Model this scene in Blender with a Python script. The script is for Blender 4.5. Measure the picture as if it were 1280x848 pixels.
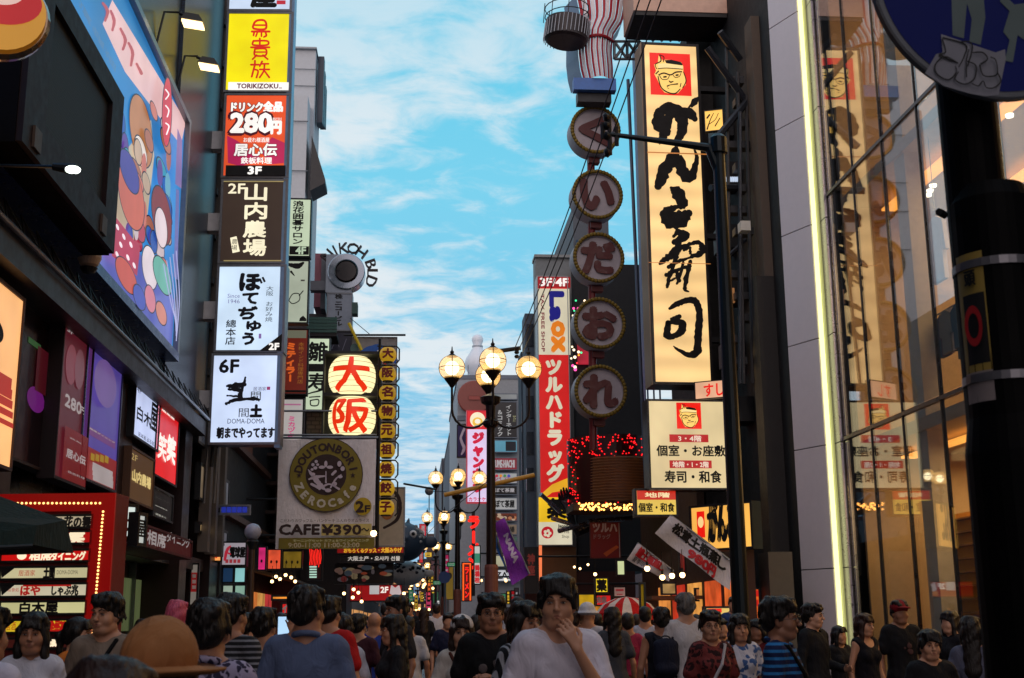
import bpy, math, random
import numpy as np
from mathutils import Vector, Matrix
SC = bpy.context.scene
for o in list(bpy.data.objects): bpy.data.objects.remove(o)
COL = SC.collection
R = math.radians
PI = math.pi
rnd = random.Random(7)

# ------------------------------------------------------------------ camera
FPX, VX, VY = 1540.0, 516.0, 776.0
CAMZ = 1.45
_d = Vector(((VX-640), -(VY-424), -FPX)).normalized()
_a = (FPX*FPX + (-57)*(VX-640)) / (VY-424)
_u = Vector((-57, _a, -FPX)).normalized()
_r = _d.cross(_u).normalized()
_u = _r.cross(_d).normalized()
camd = bpy.data.cameras.new('camera'); cam = bpy.data.objects.new('camera', camd); COL.objects.link(cam)
camd.sensor_width = 36; camd.lens = FPX/1280*36; camd.clip_start = .05; camd.clip_end = 6000
cam.matrix_world = Matrix.Translation((0, 0, CAMZ)) @ Matrix((_r, _d, _u)).to_4x4()
camd.dof.use_dof = True; camd.dof.focus_distance = 26; camd.dof.aperture_fstop = 9
SC.camera = cam
CAM = Vector((0, 0, CAMZ))
def ray(px, py):
    c = Vector((px-640, 424-py, -FPX)); return Vector((_r.dot(c), _d.dot(c), _u.dot(c)))
def PY(px, py, D):
    w = ray(px, py); return CAM + w*(D/w.y)
def PX(px, py, X):
    w = ray(px, py); return CAM + w*(X/w.x)

# ------------------------------------------------------------------ world, sun, exposure
SUN_EL, SUN_AZ = 9.0, 196.0
W = bpy.data.worlds.new("World"); SC.world = W; W.use_nodes = True
nt = W.node_tree; N = nt.nodes; L = nt.links; N.clear()
def nn(t, **k):
    n = N.new(t)
    for a, b in k.items(): setattr(n, a, b)
    return n
out = nn('ShaderNodeOutputWorld'); bg = nn('ShaderNodeBackground'); bg.inputs[1].default_value = .1
sky = nn('ShaderNodeTexSky', sky_type='NISHITA', sun_disc=False, sun_elevation=R(SUN_EL), sun_rotation=R(SUN_AZ))
sky.air_density = 1.0; sky.dust_density = .6; sky.ozone_density = 3
tc = nn('ShaderNodeTexCoord'); sp = nn('ShaderNodeSeparateXYZ'); L.new(tc.outputs['Generated'], sp.inputs[0])
ramp = nn('ShaderNodeValToRGB'); L.new(sp.outputs[2], ramp.inputs[0])
def lin(*c):
    return tuple(((x/255/12.92) if x/255 <= .04045 else ((x/255+.055)/1.055)**2.4) for x in c)
e = ramp.color_ramp.elements
e[0].position = 0.0; e[0].color = (*lin(112, 178, 226), 1)
e[1].position = 1.0; e[1].color = (*lin(66, 180, 232), 1)
for p, c in ((.10, (126, 192, 230)), (.22, (134, 206, 238)), (.34, (124, 212, 241)), (.46, (104, 207, 238)), (.7, (88, 188, 230))):
    q = ramp.color_ramp.elements.new(p); q.color = (*lin(*c), 1)
mixs = nn('ShaderNodeMix', data_type='RGBA'); mixs.inputs[0].default_value = .97
L.new(sky.outputs[0], mixs.inputs[6])
mul = nn('ShaderNodeMix', data_type='RGBA', blend_type='MULTIPLY'); mul.inputs[0].default_value = 1
L.new(ramp.outputs[0], mul.inputs[6]); mul.inputs[7].default_value = (10, 10, 10, 1)
L.new(mul.outputs[2], mixs.inputs[7])
# altocumulus: noise on a flat cloud layer
mz = nn('ShaderNodeMath', operation='ADD'); L.new(sp.outputs[2], mz.inputs[0]); mz.inputs[1].default_value = .10
mzz = nn('ShaderNodeMath', operation='MAXIMUM'); L.new(mz.outputs[0], mzz.inputs[0]); mzz.inputs[1].default_value = .05
dx = nn('ShaderNodeMath', operation='DIVIDE'); L.new(sp.outputs[0], dx.inputs[0]); L.new(mzz.outputs[0], dx.inputs[1])
dy = nn('ShaderNodeMath', operation='DIVIDE'); L.new(sp.outputs[1], dy.inputs[0]); L.new(mzz.outputs[0], dy.inputs[1])
cb = nn('ShaderNodeCombineXYZ'); L.new(dx.outputs[0], cb.inputs[0]); L.new(dy.outputs[0], cb.inputs[1])
def noise(scale, det, rough, off, sx=1, sy=1):
    m = nn('ShaderNodeMapping'); m.inputs[1].default_value = off; m.inputs[3].default_value = (sx, sy, 1)
    m.inputs[2].default_value = (0, 0, R(18))
    L.new(cb.outputs[0], m.inputs[0]); t = nn('ShaderNodeTexNoise'); t.inputs['Scale'].default_value = scale
    t.inputs['Detail'].default_value = det; t.inputs['Roughness'].default_value = rough; t.inputs['Distortion'].default_value = .4
    L.new(m.outputs[0], t.inputs[0]); return t.outputs[0]
big = noise(.7, 4, .55, (3.7, 2.3, 0), 1, 1.3)
fine = noise(8.5, 7, .6, (1.2, 8.3, 0), 1, 1.2)
def rng(v, a, b, c=0, d=1):
    m = nn('ShaderNodeMapRange', interpolation_type='SMOOTHSTEP')
    L.new(v, m.inputs[0]); m.inputs[1].default_value = a; m.inputs[2].default_value = b; m.inputs[3].default_value = c; m.inputs[4].default_value = d
    return m.outputs[0]
def mth(op, a, b):
    m = nn('ShaderNodeMath', operation=op)
    for i, v in enumerate((a, b)):
        if isinstance(v, (int, float)): m.inputs[i].default_value = v
        else: L.new(v, m.inputs[i])
    return m.outputs[0]
cl = mth('ADD', mth('MULTIPLY', rng(big, .30, .62), .40), mth('MULTIPLY', fine, 1.1))
mask = mth('MULTIPLY', rng(cl, .54, .99), rng(sp.outputs[2], .34, .50, 1, .62))
low = rng(sp.outputs[2], .06, .20)          # thinner towards the horizon
mask = mth('MULTIPLY', mask, mth('ADD', mth('MULTIPLY', low, .25), .72))
mc = nn('ShaderNodeMix', data_type='RGBA'); L.new(mask, mc.inputs[0]); L.new(mixs.outputs[2], mc.inputs[6])
mc.inputs[7].default_value = tuple(10*v for v in lin(226, 236, 242))+(1,)
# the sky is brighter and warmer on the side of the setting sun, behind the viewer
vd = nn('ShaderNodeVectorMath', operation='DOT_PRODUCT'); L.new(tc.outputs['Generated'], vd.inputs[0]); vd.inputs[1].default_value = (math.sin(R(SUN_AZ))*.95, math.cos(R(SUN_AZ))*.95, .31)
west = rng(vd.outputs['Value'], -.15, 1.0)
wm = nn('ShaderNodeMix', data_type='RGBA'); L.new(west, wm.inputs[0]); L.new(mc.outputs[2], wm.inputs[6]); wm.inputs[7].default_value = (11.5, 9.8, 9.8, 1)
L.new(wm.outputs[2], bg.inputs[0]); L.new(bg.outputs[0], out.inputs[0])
sd = bpy.data.lights.new('sun', 'SUN'); sd.energy = .5; sd.angle = R(16); sd.color = (1, .80, .70)
so = bpy.data.objects.new('sun', sd); COL.objects.link(so); so.location = (0, 0, 60)
so.rotation_euler = Vector((math.sin(R(SUN_AZ))*math.cos(R(SUN_EL)), math.cos(R(SUN_AZ))*math.cos(R(SUN_EL)), math.sin(R(SUN_EL)))).to_track_quat('Z', 'Y').to_euler()
SC.view_settings.view_transform = 'Standard'; SC.view_settings.look = 'None'
SC.view_settings.exposure = 0; SC.view_settings.gamma = 1
SC.render.engine = 'CYCLES'
SC.cycles.max_bounces = 5; SC.cycles.diffuse_bounces = 3; SC.cycles.glossy_bounces = 3; SC.cycles.transparent_max_bounces = 10
SC.cycles.use_denoising = True; SC.cycles.sample_clamp_indirect = 4

# ------------------------------------------------------------------ materials
MATS = {}
def _new(key):
    m = bpy.data.materials.new(key); m.use_nodes = True; t = m.node_tree; b = t.nodes['Principled BSDF']
    MATS[key] = m; return m, t, b
def mat(c, rough=.6, metal=0, var=.18, scale=6, bump=.0, key=None, spec=.5):
    """painted or raw surface: colour c (0-255 sRGB) with uneven tone, dirt and slight relief"""
    key = key or 'surface_%d_%d_%d_%g_%g_%g_%g_%g' % (*c, rough, metal, var, scale, bump)
    if key in MATS: return MATS[key]
    m, t, b = _new(key); l = t.links
    tcn = t.nodes.new('ShaderNodeTexCoord'); no = t.nodes.new('ShaderNodeTexNoise')
    no.inputs['Scale'].default_value = scale; no.inputs['Detail'].default_value = 6; no.inputs['Roughness'].default_value = .62
    l.new(tcn.outputs['Object'], no.inputs[0])
    mx = t.nodes.new('ShaderNodeMix'); mx.data_type = 'RGBA'; l.new(no.outputs[0], mx.inputs[0])
    cl_ = lin(*c)
    mx.inputs[6].default_value = tuple(v*(1-var*1.4) for v in cl_)+(1,); mx.inputs[7].default_value = tuple(min(1, v*(1+var*1.4)) for v in cl_)+(1,)
    l.new(mx.outputs[2], b.inputs['Base Color'])
    mr = t.nodes.new('ShaderNodeMapRange'); l.new(no.outputs[0], mr.inputs[0]); mr.inputs[3].default_value = max(.04, rough-.15); mr.inputs[4].default_value = min(1, rough+.15)
    l.new(mr.outputs[0], b.inputs['Roughness']); b.inputs['Metallic'].default_value = metal
    b.inputs['Specular IOR Level'].default_value = spec
    if bump:
        bp = t.nodes.new('ShaderNodeBump'); bp.inputs['Strength'].default_value = .5; bp.inputs['Distance'].default_value = bump
        l.new(no.outputs[0], bp.inputs['Height']); l.new(bp.outputs[0], b.inputs['Normal'])
    return m
def glow(c, s=1.0, var=.12, scale=1.3, tubes=0, samp=True, key=None):
    """backlit panel or lamp: gives off colour c (0-255 sRGB as it shows) times s, a bit uneven"""
    key = key or 'lit_%d_%d_%d_%g_%g_%g_%g_%d' % (*c, s, var, scale, tubes, samp)
    if key in MATS: return MATS[key]
    m, t, b = _new(key); l = t.links
    cl_ = lin(*c); b.inputs['Base Color'].default_value = tuple(v*.25 for v in cl_)+(1,); b.inputs['Roughness'].default_value = .35
    b.inputs['Emission Color'].default_value = (*cl_, 1)
    tcn = t.nodes.new('ShaderNodeTexCoord'); no = t.nodes.new('ShaderNodeTexNoise'); no.inputs['Scale'].default_value = scale
    no.inputs['Detail'].default_value = 2; l.new(tcn.outputs['Object'], no.inputs[0])
    mr = t.nodes.new('ShaderNodeMapRange'); l.new(no.outputs[0], mr.inputs[0]); mr.inputs[1].default_value = .3; mr.inputs[2].default_value = .7
    mr.inputs[3].default_value = s*(1-var); mr.inputs[4].default_value = s*(1+var)
    o_ = mr.outputs[0]
    if tubes:
        wv = t.nodes.new('ShaderNodeTexWave'); wv.bands_direction = 'Z'; wv.inputs['Scale'].default_value = tubes; wv.inputs['Distortion'].default_value = .6
        l.new(tcn.outputs['Object'], wv.inputs[0]); m2 = t.nodes.new('ShaderNodeMapRange'); l.new(wv.outputs[1], m2.inputs[0]); m2.inputs[3].default_value = .86; m2.inputs[4].default_value = 1.08
        mm = t.nodes.new('ShaderNodeMath'); mm.operation = 'MULTIPLY'; l.new(o_, mm.inputs[0]); l.new(m2.outputs[0], mm.inputs[1]); o_ = mm.outputs[0]
    l.new(o_, b.inputs['Emission Strength'])
    if not samp: m.cycles.emission_sampling = 'NONE'
    return m
def brick_mat(c1, c2, mortar, sc, key, rough=.6, bw=.5, rh=.25, axes='YZ', bump=.01):
    if key in MATS: return MATS[key]
    m, t, b = _new(key); l = t.links
    tcn = t.nodes.new('ShaderNodeTexCoord'); s = t.nodes.new('ShaderNodeSeparateXYZ'); l.new(tcn.outputs['Object'], s.inputs[0])
    cbn = t.nodes.new('ShaderNodeCombineXYZ'); l.new(s.outputs['XYZ'.index(axes[0])], cbn.inputs[0]); l.new(s.outputs['XYZ'.index(axes[1])], cbn.inputs[1])
    br = t.nodes.new('ShaderNodeTexBrick'); l.new(cbn.outputs[0], br.inputs[0]); br.inputs['Scale'].default_value = sc
    br.inputs['Color1'].default_value = (*lin(*c1), 1); br.inputs['Color2'].default_value = (*lin(*c2), 1); br.inputs['Mortar'].default_value = (*lin(*mortar), 1)
    br.inputs['Mortar Size'].default_value = .03; br.inputs['Brick Width'].default_value = bw; br.inputs['Row Height'].default_value = rh
    no = t.nodes.new('ShaderNodeTexNoise'); no.inputs['Scale'].default_value = 1.7; no.inputs['Detail'].default_value = 5; l.new(tcn.outputs['Object'], no.inputs[0])
    mx = t.nodes.new('ShaderNodeMix'); mx.data_type = 'RGBA'; mx.blend_type = 'MULTIPLY'; mx.inputs[0].default_value = .6
    l.new(br.outputs[0], mx.inputs[6]); l.new(no.outputs[1], mx.inputs[7]); l.new(mx.outputs[2], b.inputs['Base Color'])
    b.inputs['Roughness'].default_value = rough
    bp = t.nodes.new('ShaderNodeBump'); bp.inputs['Distance'].default_value = bump; bp.invert = True; l.new(br.outputs[1], bp.inputs['Height']); l.new(bp.outputs[0], b.inputs['Normal'])
    return m
def cloth(c, pat=None, c2=(230, 230, 230), sc=1.0, key=None):
    """woven cloth with folds in the bump; pat: hstripe, vstripe, plaid, floral, print"""
    key = 'cloth_%d_%d_%d_%s_%d_%d_%d_%g' % (*c, pat, *c2, sc)
    if key in MATS: return MATS[key]
    m, t, b = _new(key); l = t.links
    tcn = t.nodes.new('ShaderNodeTexCoord'); O = tcn.outputs['Object']
    no = t.nodes.new('ShaderNodeTexNoise'); no.inputs['Scale'].default_value = 9; no.inputs['Detail'].default_value = 4; l.new(O, no.inputs[0])
    mx = t.nodes.new('ShaderNodeMix'); mx.data_type = 'RGBA'
    A, B = lin(*c), lin(*c2)
    if pat in (None,):
        l.new(no.outputs[0], mx.inputs[0]); mx.inputs[6].default_value = tuple(v*.82 for v in A)+(1,); mx.inputs[7].default_value = tuple(min(1, v*1.15) for v in A)+(1,)
    else:
        if pat in ('hstripe', 'vstripe'):
            w = t.nodes.new('ShaderNodeTexWave'); w.bands_direction = 'Z' if pat == 'hstripe' else 'X'; w.inputs['Scale'].default_value = 6*sc; w.inputs['Distortion'].default_value = .3
            l.new(O, w.inputs[0]); src = w.outputs[1]; lo, hi = .62, .72
        elif pat == 'plaid':
            w = t.nodes.new('ShaderNodeTexChecker'); w.inputs['Scale'].default_value = 30*sc; l.new(O, w.inputs[0]); src = w.outputs[1]; lo, hi = .2, .8
        else:
            w = t.nodes.new('ShaderNodeTexVoronoi'); w.inputs['Scale'].default_value = 26*sc
            n2 = t.nodes.new('ShaderNodeTexNoise'); n2.inputs['Scale'].default_value = 14*sc; l.new(O, n2.inputs[0])
            ad = t.nodes.new('ShaderNodeVectorMath'); ad.operation = 'MULTIPLY_ADD'; l.new(n2.outputs[1], ad.inputs[0]); ad.inputs[1].default_value = (.12/sc,)*3; l.new(O, ad.inputs[2])
            l.new(ad.outputs[0], w.inputs[0]); src = w.outputs[0]; lo, hi = (.42, .5) if pat == 'floral' else (.16, .2)
        mr = t.nodes.new('ShaderNodeMapRange'); l.new(src, mr.inputs[0]); mr.inputs[1].default_value = lo; mr.inputs[2].default_value = hi; l.new(mr.outputs[0], mx.inputs[0])
        mx.inputs[6].default_value = (*A, 1); mx.inputs[7].default_value = (*B, 1)
    l.new(mx.outputs[2], b.inputs['Base Color']); b.inputs['Roughness'].default_value = .85; b.inputs['Specular IOR Level'].default_value = .25
    w2 = t.nodes.new('ShaderNodeTexNoise'); w2.inputs['Scale'].default_value = 11; w2.inputs['Detail'].default_value = 3; w2.inputs['Distortion'].default_value = 1.2
    mp = t.nodes.new('ShaderNodeMapping'); mp.inputs[3].default_value = (1, 1, .45); l.new(O, mp.inputs[0]); l.new(mp.outputs[0], w2.inputs[0])
    bp = t.nodes.new('ShaderNodeBump'); bp.inputs['Distance'].default_value = .035; bp.inputs['Strength'].default_value = .6; l.new(w2.outputs[0], bp.inputs['Height']); l.new(bp.outputs[0], b.inputs['Normal'])
    return m
def hairmat(c):
    key = 'hair_%d_%d_%d' % c
    if key in MATS: return MATS[key]
    m, t, b = _new(key); l = t.links; tcn = t.nodes.new('ShaderNodeTexCoord')
    mp = t.nodes.new('ShaderNodeMapping'); mp.inputs[3].default_value = (1, 1, .12); l.new(tcn.outputs['Object'], mp.inputs[0])
    no = t.nodes.new('ShaderNodeTexNoise'); no.inputs['Scale'].default_value = 120; no.inputs['Detail'].default_value = 3; l.new(mp.outputs[0], no.inputs[0])
    mx = t.nodes.new('ShaderNodeMix'); mx.data_type = 'RGBA'; l.new(no.outputs[0], mx.inputs[0]); A = lin(*c)
    mx.inputs[6].default_value = tuple(v*.4 for v in A)+(1,); mx.inputs[7].default_value = tuple(v*1.9 for v in A)+(1,); l.new(mx.outputs[2], b.inputs['Base Color'])
    b.inputs['Roughness'].default_value = .42; b.inputs['Specular IOR Level'].default_value = .35
    bp = t.nodes.new('ShaderNodeBump'); bp.inputs['Distance'].default_value = .006; l.new(no.outputs[0], bp.inputs['Height']); l.new(bp.outputs[0], b.inputs['Normal'])
    return m
def lampglass():
    if 'lamp_glass' in MATS: return MATS['lamp_glass']
    m, t, b = _new('lamp_glass'); l = t.links; o_ = [n for n in t.nodes if n.type == 'OUTPUT_MATERIAL'][0]
    b.inputs['Base Color'].default_value = (.7, .5, .25, 1); b.inputs['Roughness'].default_value = .2
    b.inputs['Emission Color'].default_value = (*lin(255, 196, 104), 1); b.inputs['Emission Strength'].default_value = 1.0
    tr = t.nodes.new('ShaderNodeBsdfTransparent'); mx = t.nodes.new('ShaderNodeMixShader'); mx.inputs[0].default_value = .42
    l.new(tr.outputs[0], mx.inputs[1]); l.new(b.outputs[0], mx.inputs[2]); l.new(mx.outputs[0], o_.inputs[0]); return m
def glassmat(key, tint=(235, 240, 242), ior=1.7, rough=.0):
    if key in MATS: return MATS[key]
    m, t, b = _new(key); l = t.links; t.nodes.remove(b); o_ = [n for n in t.nodes if n.type == 'OUTPUT_MATERIAL'][0]
    tr = t.nodes.new('ShaderNodeBsdfTransparent'); tr.inputs[0].default_value = (*lin(*tint), 1)
    gl = t.nodes.new('ShaderNodeBsdfGlossy'); gl.inputs['Roughness'].default_value = rough; gl.inputs[0].default_value = (.95, .97, 1, 1)
    fr = t.nodes.new('ShaderNodeLayerWeight'); fr.inputs[0].default_value = .5; pw = t.nodes.new('ShaderNodeMath'); pw.operation = 'POWER'; l.new(fr.outputs['Facing'], pw.inputs[0]); pw.inputs[1].default_value = ior
    mm = t.nodes.new('ShaderNodeMath'); mm.operation = 'MULTIPLY_ADD'; l.new(pw.outputs[0], mm.inputs[0]); mm.inputs[1].default_value = .92; mm.inputs[2].default_value = .04
    mx = t.nodes.new('ShaderNodeMixShader'); l.new(mm.outputs[0], mx.inputs[0]); l.new(tr.outputs[0], mx.inputs[1]); l.new(gl.outputs[0], mx.inputs[2]); l.new(mx.outputs[0], o_.inputs[0])
    return m
BLK = mat((14, 14, 16), .5); DKM = mat((30, 32, 36), .45, .3); STEEL = mat((120, 124, 130), .35, .8, .2, 9)
INK = mat((10, 10, 12), .7, var=.05); WHT = mat((225, 225, 225), .5, var=.06); GREY = mat((110, 116, 122), .7, bump=.01)

# ------------------------------------------------------------------ objects and meshes
def tag(o, label=None, cat=None, group=None, kind=None):
    if label: o['label'] = label
    if cat: o['category'] = cat
    if group: o['group'] = group
    if kind: o['kind'] = kind
    return o
def empty(name, label, cat, loc, group=None):
    o = bpy.data.objects.new(name, None); COL.objects.link(o); o.location = loc; o.empty_display_size = .2
    return tag(o, label, cat, group)
def wloc(o):
    v = Vector(o.location)
    while o.parent: o = o.parent; v = v + Vector(o.location)
    return v
class MB:
    def __init__(s): s.v = []; s.f = []; s.sm = False
    def quad(s, a, b, c, d):
        n = len(s.v); s.v += [Vector(a), Vector(b), Vector(c), Vector(d)]; s.f.append((n, n+1, n+2, n+3)); return s
    def hexa(s, p):   # 8 points: bottom ring 0-3, top ring 4-7
        n = len(s.v); s.v += [Vector(q) for q in p]
        for f in ((3, 2, 1, 0), (4, 5, 6, 7), (0, 1, 5, 4), (1, 2, 6, 5), (2, 3, 7, 6), (3, 0, 4, 7)): s.f.append(tuple(n+i for i in f))
        return s
    def box(s, x0, x1, y0, y1, z0, z1):
        return s.hexa([(x0, y0, z0), (x1, y0, z0), (x1, y1, z0), (x0, y1, z0), (x0, y0, z1), (x1, y0, z1), (x1, y1, z1), (x0, y1, z1)])
    def pbox(s, pl, a0, a1, b0, b1, c0, c1):
        P = pl.p; return s.hexa([P(a0, b0, c1), P(a1, b0, c1), P(a1, b0, c0), P(a0, b0, c0), P(a0, b1, c1), P(a1, b1, c1), P(a1, b1, c0), P(a0, b1, c0)])
    def tube(s, pts, r, seg=8, cap=True):
        pts = [Vector(p) for p in pts]; m = len(pts)
        rs = r if isinstance(r, (list, tuple)) else [r]*m
        n0 = len(s.v); ref = None
        for i, p in enumerate(pts):
            t = (pts[min(i+1, m-1)]-pts[max(i-1, 0)])
            if t.length < 1e-9: t = Vector((0, 0, 1))
            t.normalize()
            if ref is None: ref = Vector((0, 0, 1)) if abs(t.z) < .9 else Vector((1, 0, 0))
            x = ref-t*ref.dot(t)
            if x.length < 1e-5: x = t.orthogonal()
            x.normalize(); ref = x; y = t.cross(x)
            for k in range(seg):
                a = 2*PI*k/seg; s.v.append(p+(x*math.cos(a)+y*math.sin(a))*rs[i])
        for i in range(m-1):
            for k in range(seg):
                a = n0+i*seg+k; b = n0+i*seg+(k+1) % seg; s.f.append((a, b, b+seg, a+seg))
        if cap: s.f.append(tuple(n0+k for k in range(seg))[::-1]); s.f.append(tuple(n0+(m-1)*seg+k for k in range(seg)))
        return s
    def lathe(s, c, prof, seg=20, ax=Vector((0, 0, 1))):   # prof: (r, h) along ax
        ax = Vector(ax).normalized(); x = ax.orthogonal().normalized(); y = ax.cross(x); c = Vector(c); n0 = len(s.v)
        for r_, h in prof:
            for k in range(seg):
                a = 2*PI*k/seg; s.v.append(c+ax*h+(x*math.cos(a)+y*math.sin(a))*r_)
        for i in range(len(prof)-1):
            for k in range(seg):
                a = n0+i*seg+k; b = n0+i*seg+(k+1) % seg; s.f.append((a, b, b+seg, a+seg))
        if prof[0][0] > 1e-6: s.f.append(tuple(n0+k for k in range(seg))[::-1])
        if prof[-1][0] > 1e-6: s.f.append(tuple(n0+(len(prof)-1)*seg+k for k in range(seg)))
        return s
    def ball(s, c, r, seg=16, rings=10, sc=(1, 1, 1)):
        c = Vector(c); n0 = len(s.v)
        for i in range(rings+1):
            t = PI*i/rings
            for k in range(seg):
                a = 2*PI*k/seg; s.v.append(c+Vector((math.sin(t)*math.cos(a)*sc[0], math.sin(t)*math.sin(a)*sc[1], -math.cos(t)*sc[2]))*r)
        for i in range(rings):
            for k in range(seg):
                a = n0+i*seg+k; b = n0+i*seg+(k+1) % seg; s.f.append((a, b, b+seg, a+seg))
        s.sm = True; return s
    def poly(s, pts, off):   # filled outline extruded by vector off
        pts = [Vector(p) for p in pts]; off = Vector(off); n = len(s.v); m = len(pts)
        s.v += pts+[p+off for p in pts]; s.f.append(tuple(range(n, n+m))[::-1]); s.f.append(tuple(range(n+m, n+2*m)))
        for i in range(m): j = (i+1) % m; s.f.append((n+i, n+j, n+m+j, n+m+i))
        return s
    def build(s, name, m, parent=None, smooth=None, local=False, origin=None):
        me = bpy.data.meshes.new(name)
        if parent is not None: org = Vector((0, 0, 0)) if local else wloc(parent)
        elif origin is not None: org = Vector(origin)
        elif local: org = Vector((0, 0, 0))
        else:
            xs = [v.x for v in s.v]; ys = [v.y for v in s.v]; zs = [v.z for v in s.v]
            org = Vector(((min(xs)+max(xs))/2, (min(ys)+max(ys))/2, min(zs)))
        me.from_pydata([tuple(v-org) for v in s.v], [], s.f); me.materials.append(m)
        if s.sm if smooth is None else smooth: me.shade_smooth()
        o = bpy.data.objects.new(name, me); COL.objects.link(o)
        if parent is not None: o.parent = parent
        else: o.location = org
        return o
def box(name, m, x0, x1, y0, y1, z0, z1, parent=None): return MB().box(x0, x1, y0, y1, z0, z1).build(name, m, parent)
def struct(name, mb, m): return tag(mb.build(name, m), kind='structure')
def copy_tree(o, parent=None):
    c = o.copy(); COL.objects.link(c); c.parent = parent
    for ch in o.children: copy_tree(ch, c)
    return c
class Pl:
    def __init__(s, o, rt, up=(0, 0, 1)):
        s.o = Vector(o); s.rt = Vector(rt).normalized(); s.up = Vector(up).normalized(); s.n = s.rt.cross(s.up).normalized()
    def p(s, a, b, c=0): return s.o+s.rt*a+s.up*b+s.n*c
    def uv(s, px, py):
        w = ray(px, py); t = (s.o-CAM).dot(s.n)/w.dot(s.n); q = CAM+w*t-s.o; return q.dot(s.rt), q.dot(s.up)
def FY(D, ang=0):  # faces the camera side of the street; ang turns it about z
    a = R(ang); return Pl((0, D, 0), (math.cos(a), math.sin(a), 0))
def PV(px, D, ang):  # vertical plane through the point seen at px at distance D, turned by ang
    q = PY(px, 600, D); a = R(ang); return Pl((q.x, q.y, 0), (math.cos(a), math.sin(a), 0))
LX = lambda X: Pl((X, 0, 0), (0, 1, 0))
RX = lambda X: Pl((X, 0, 0), (0, -1, 0))

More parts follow.
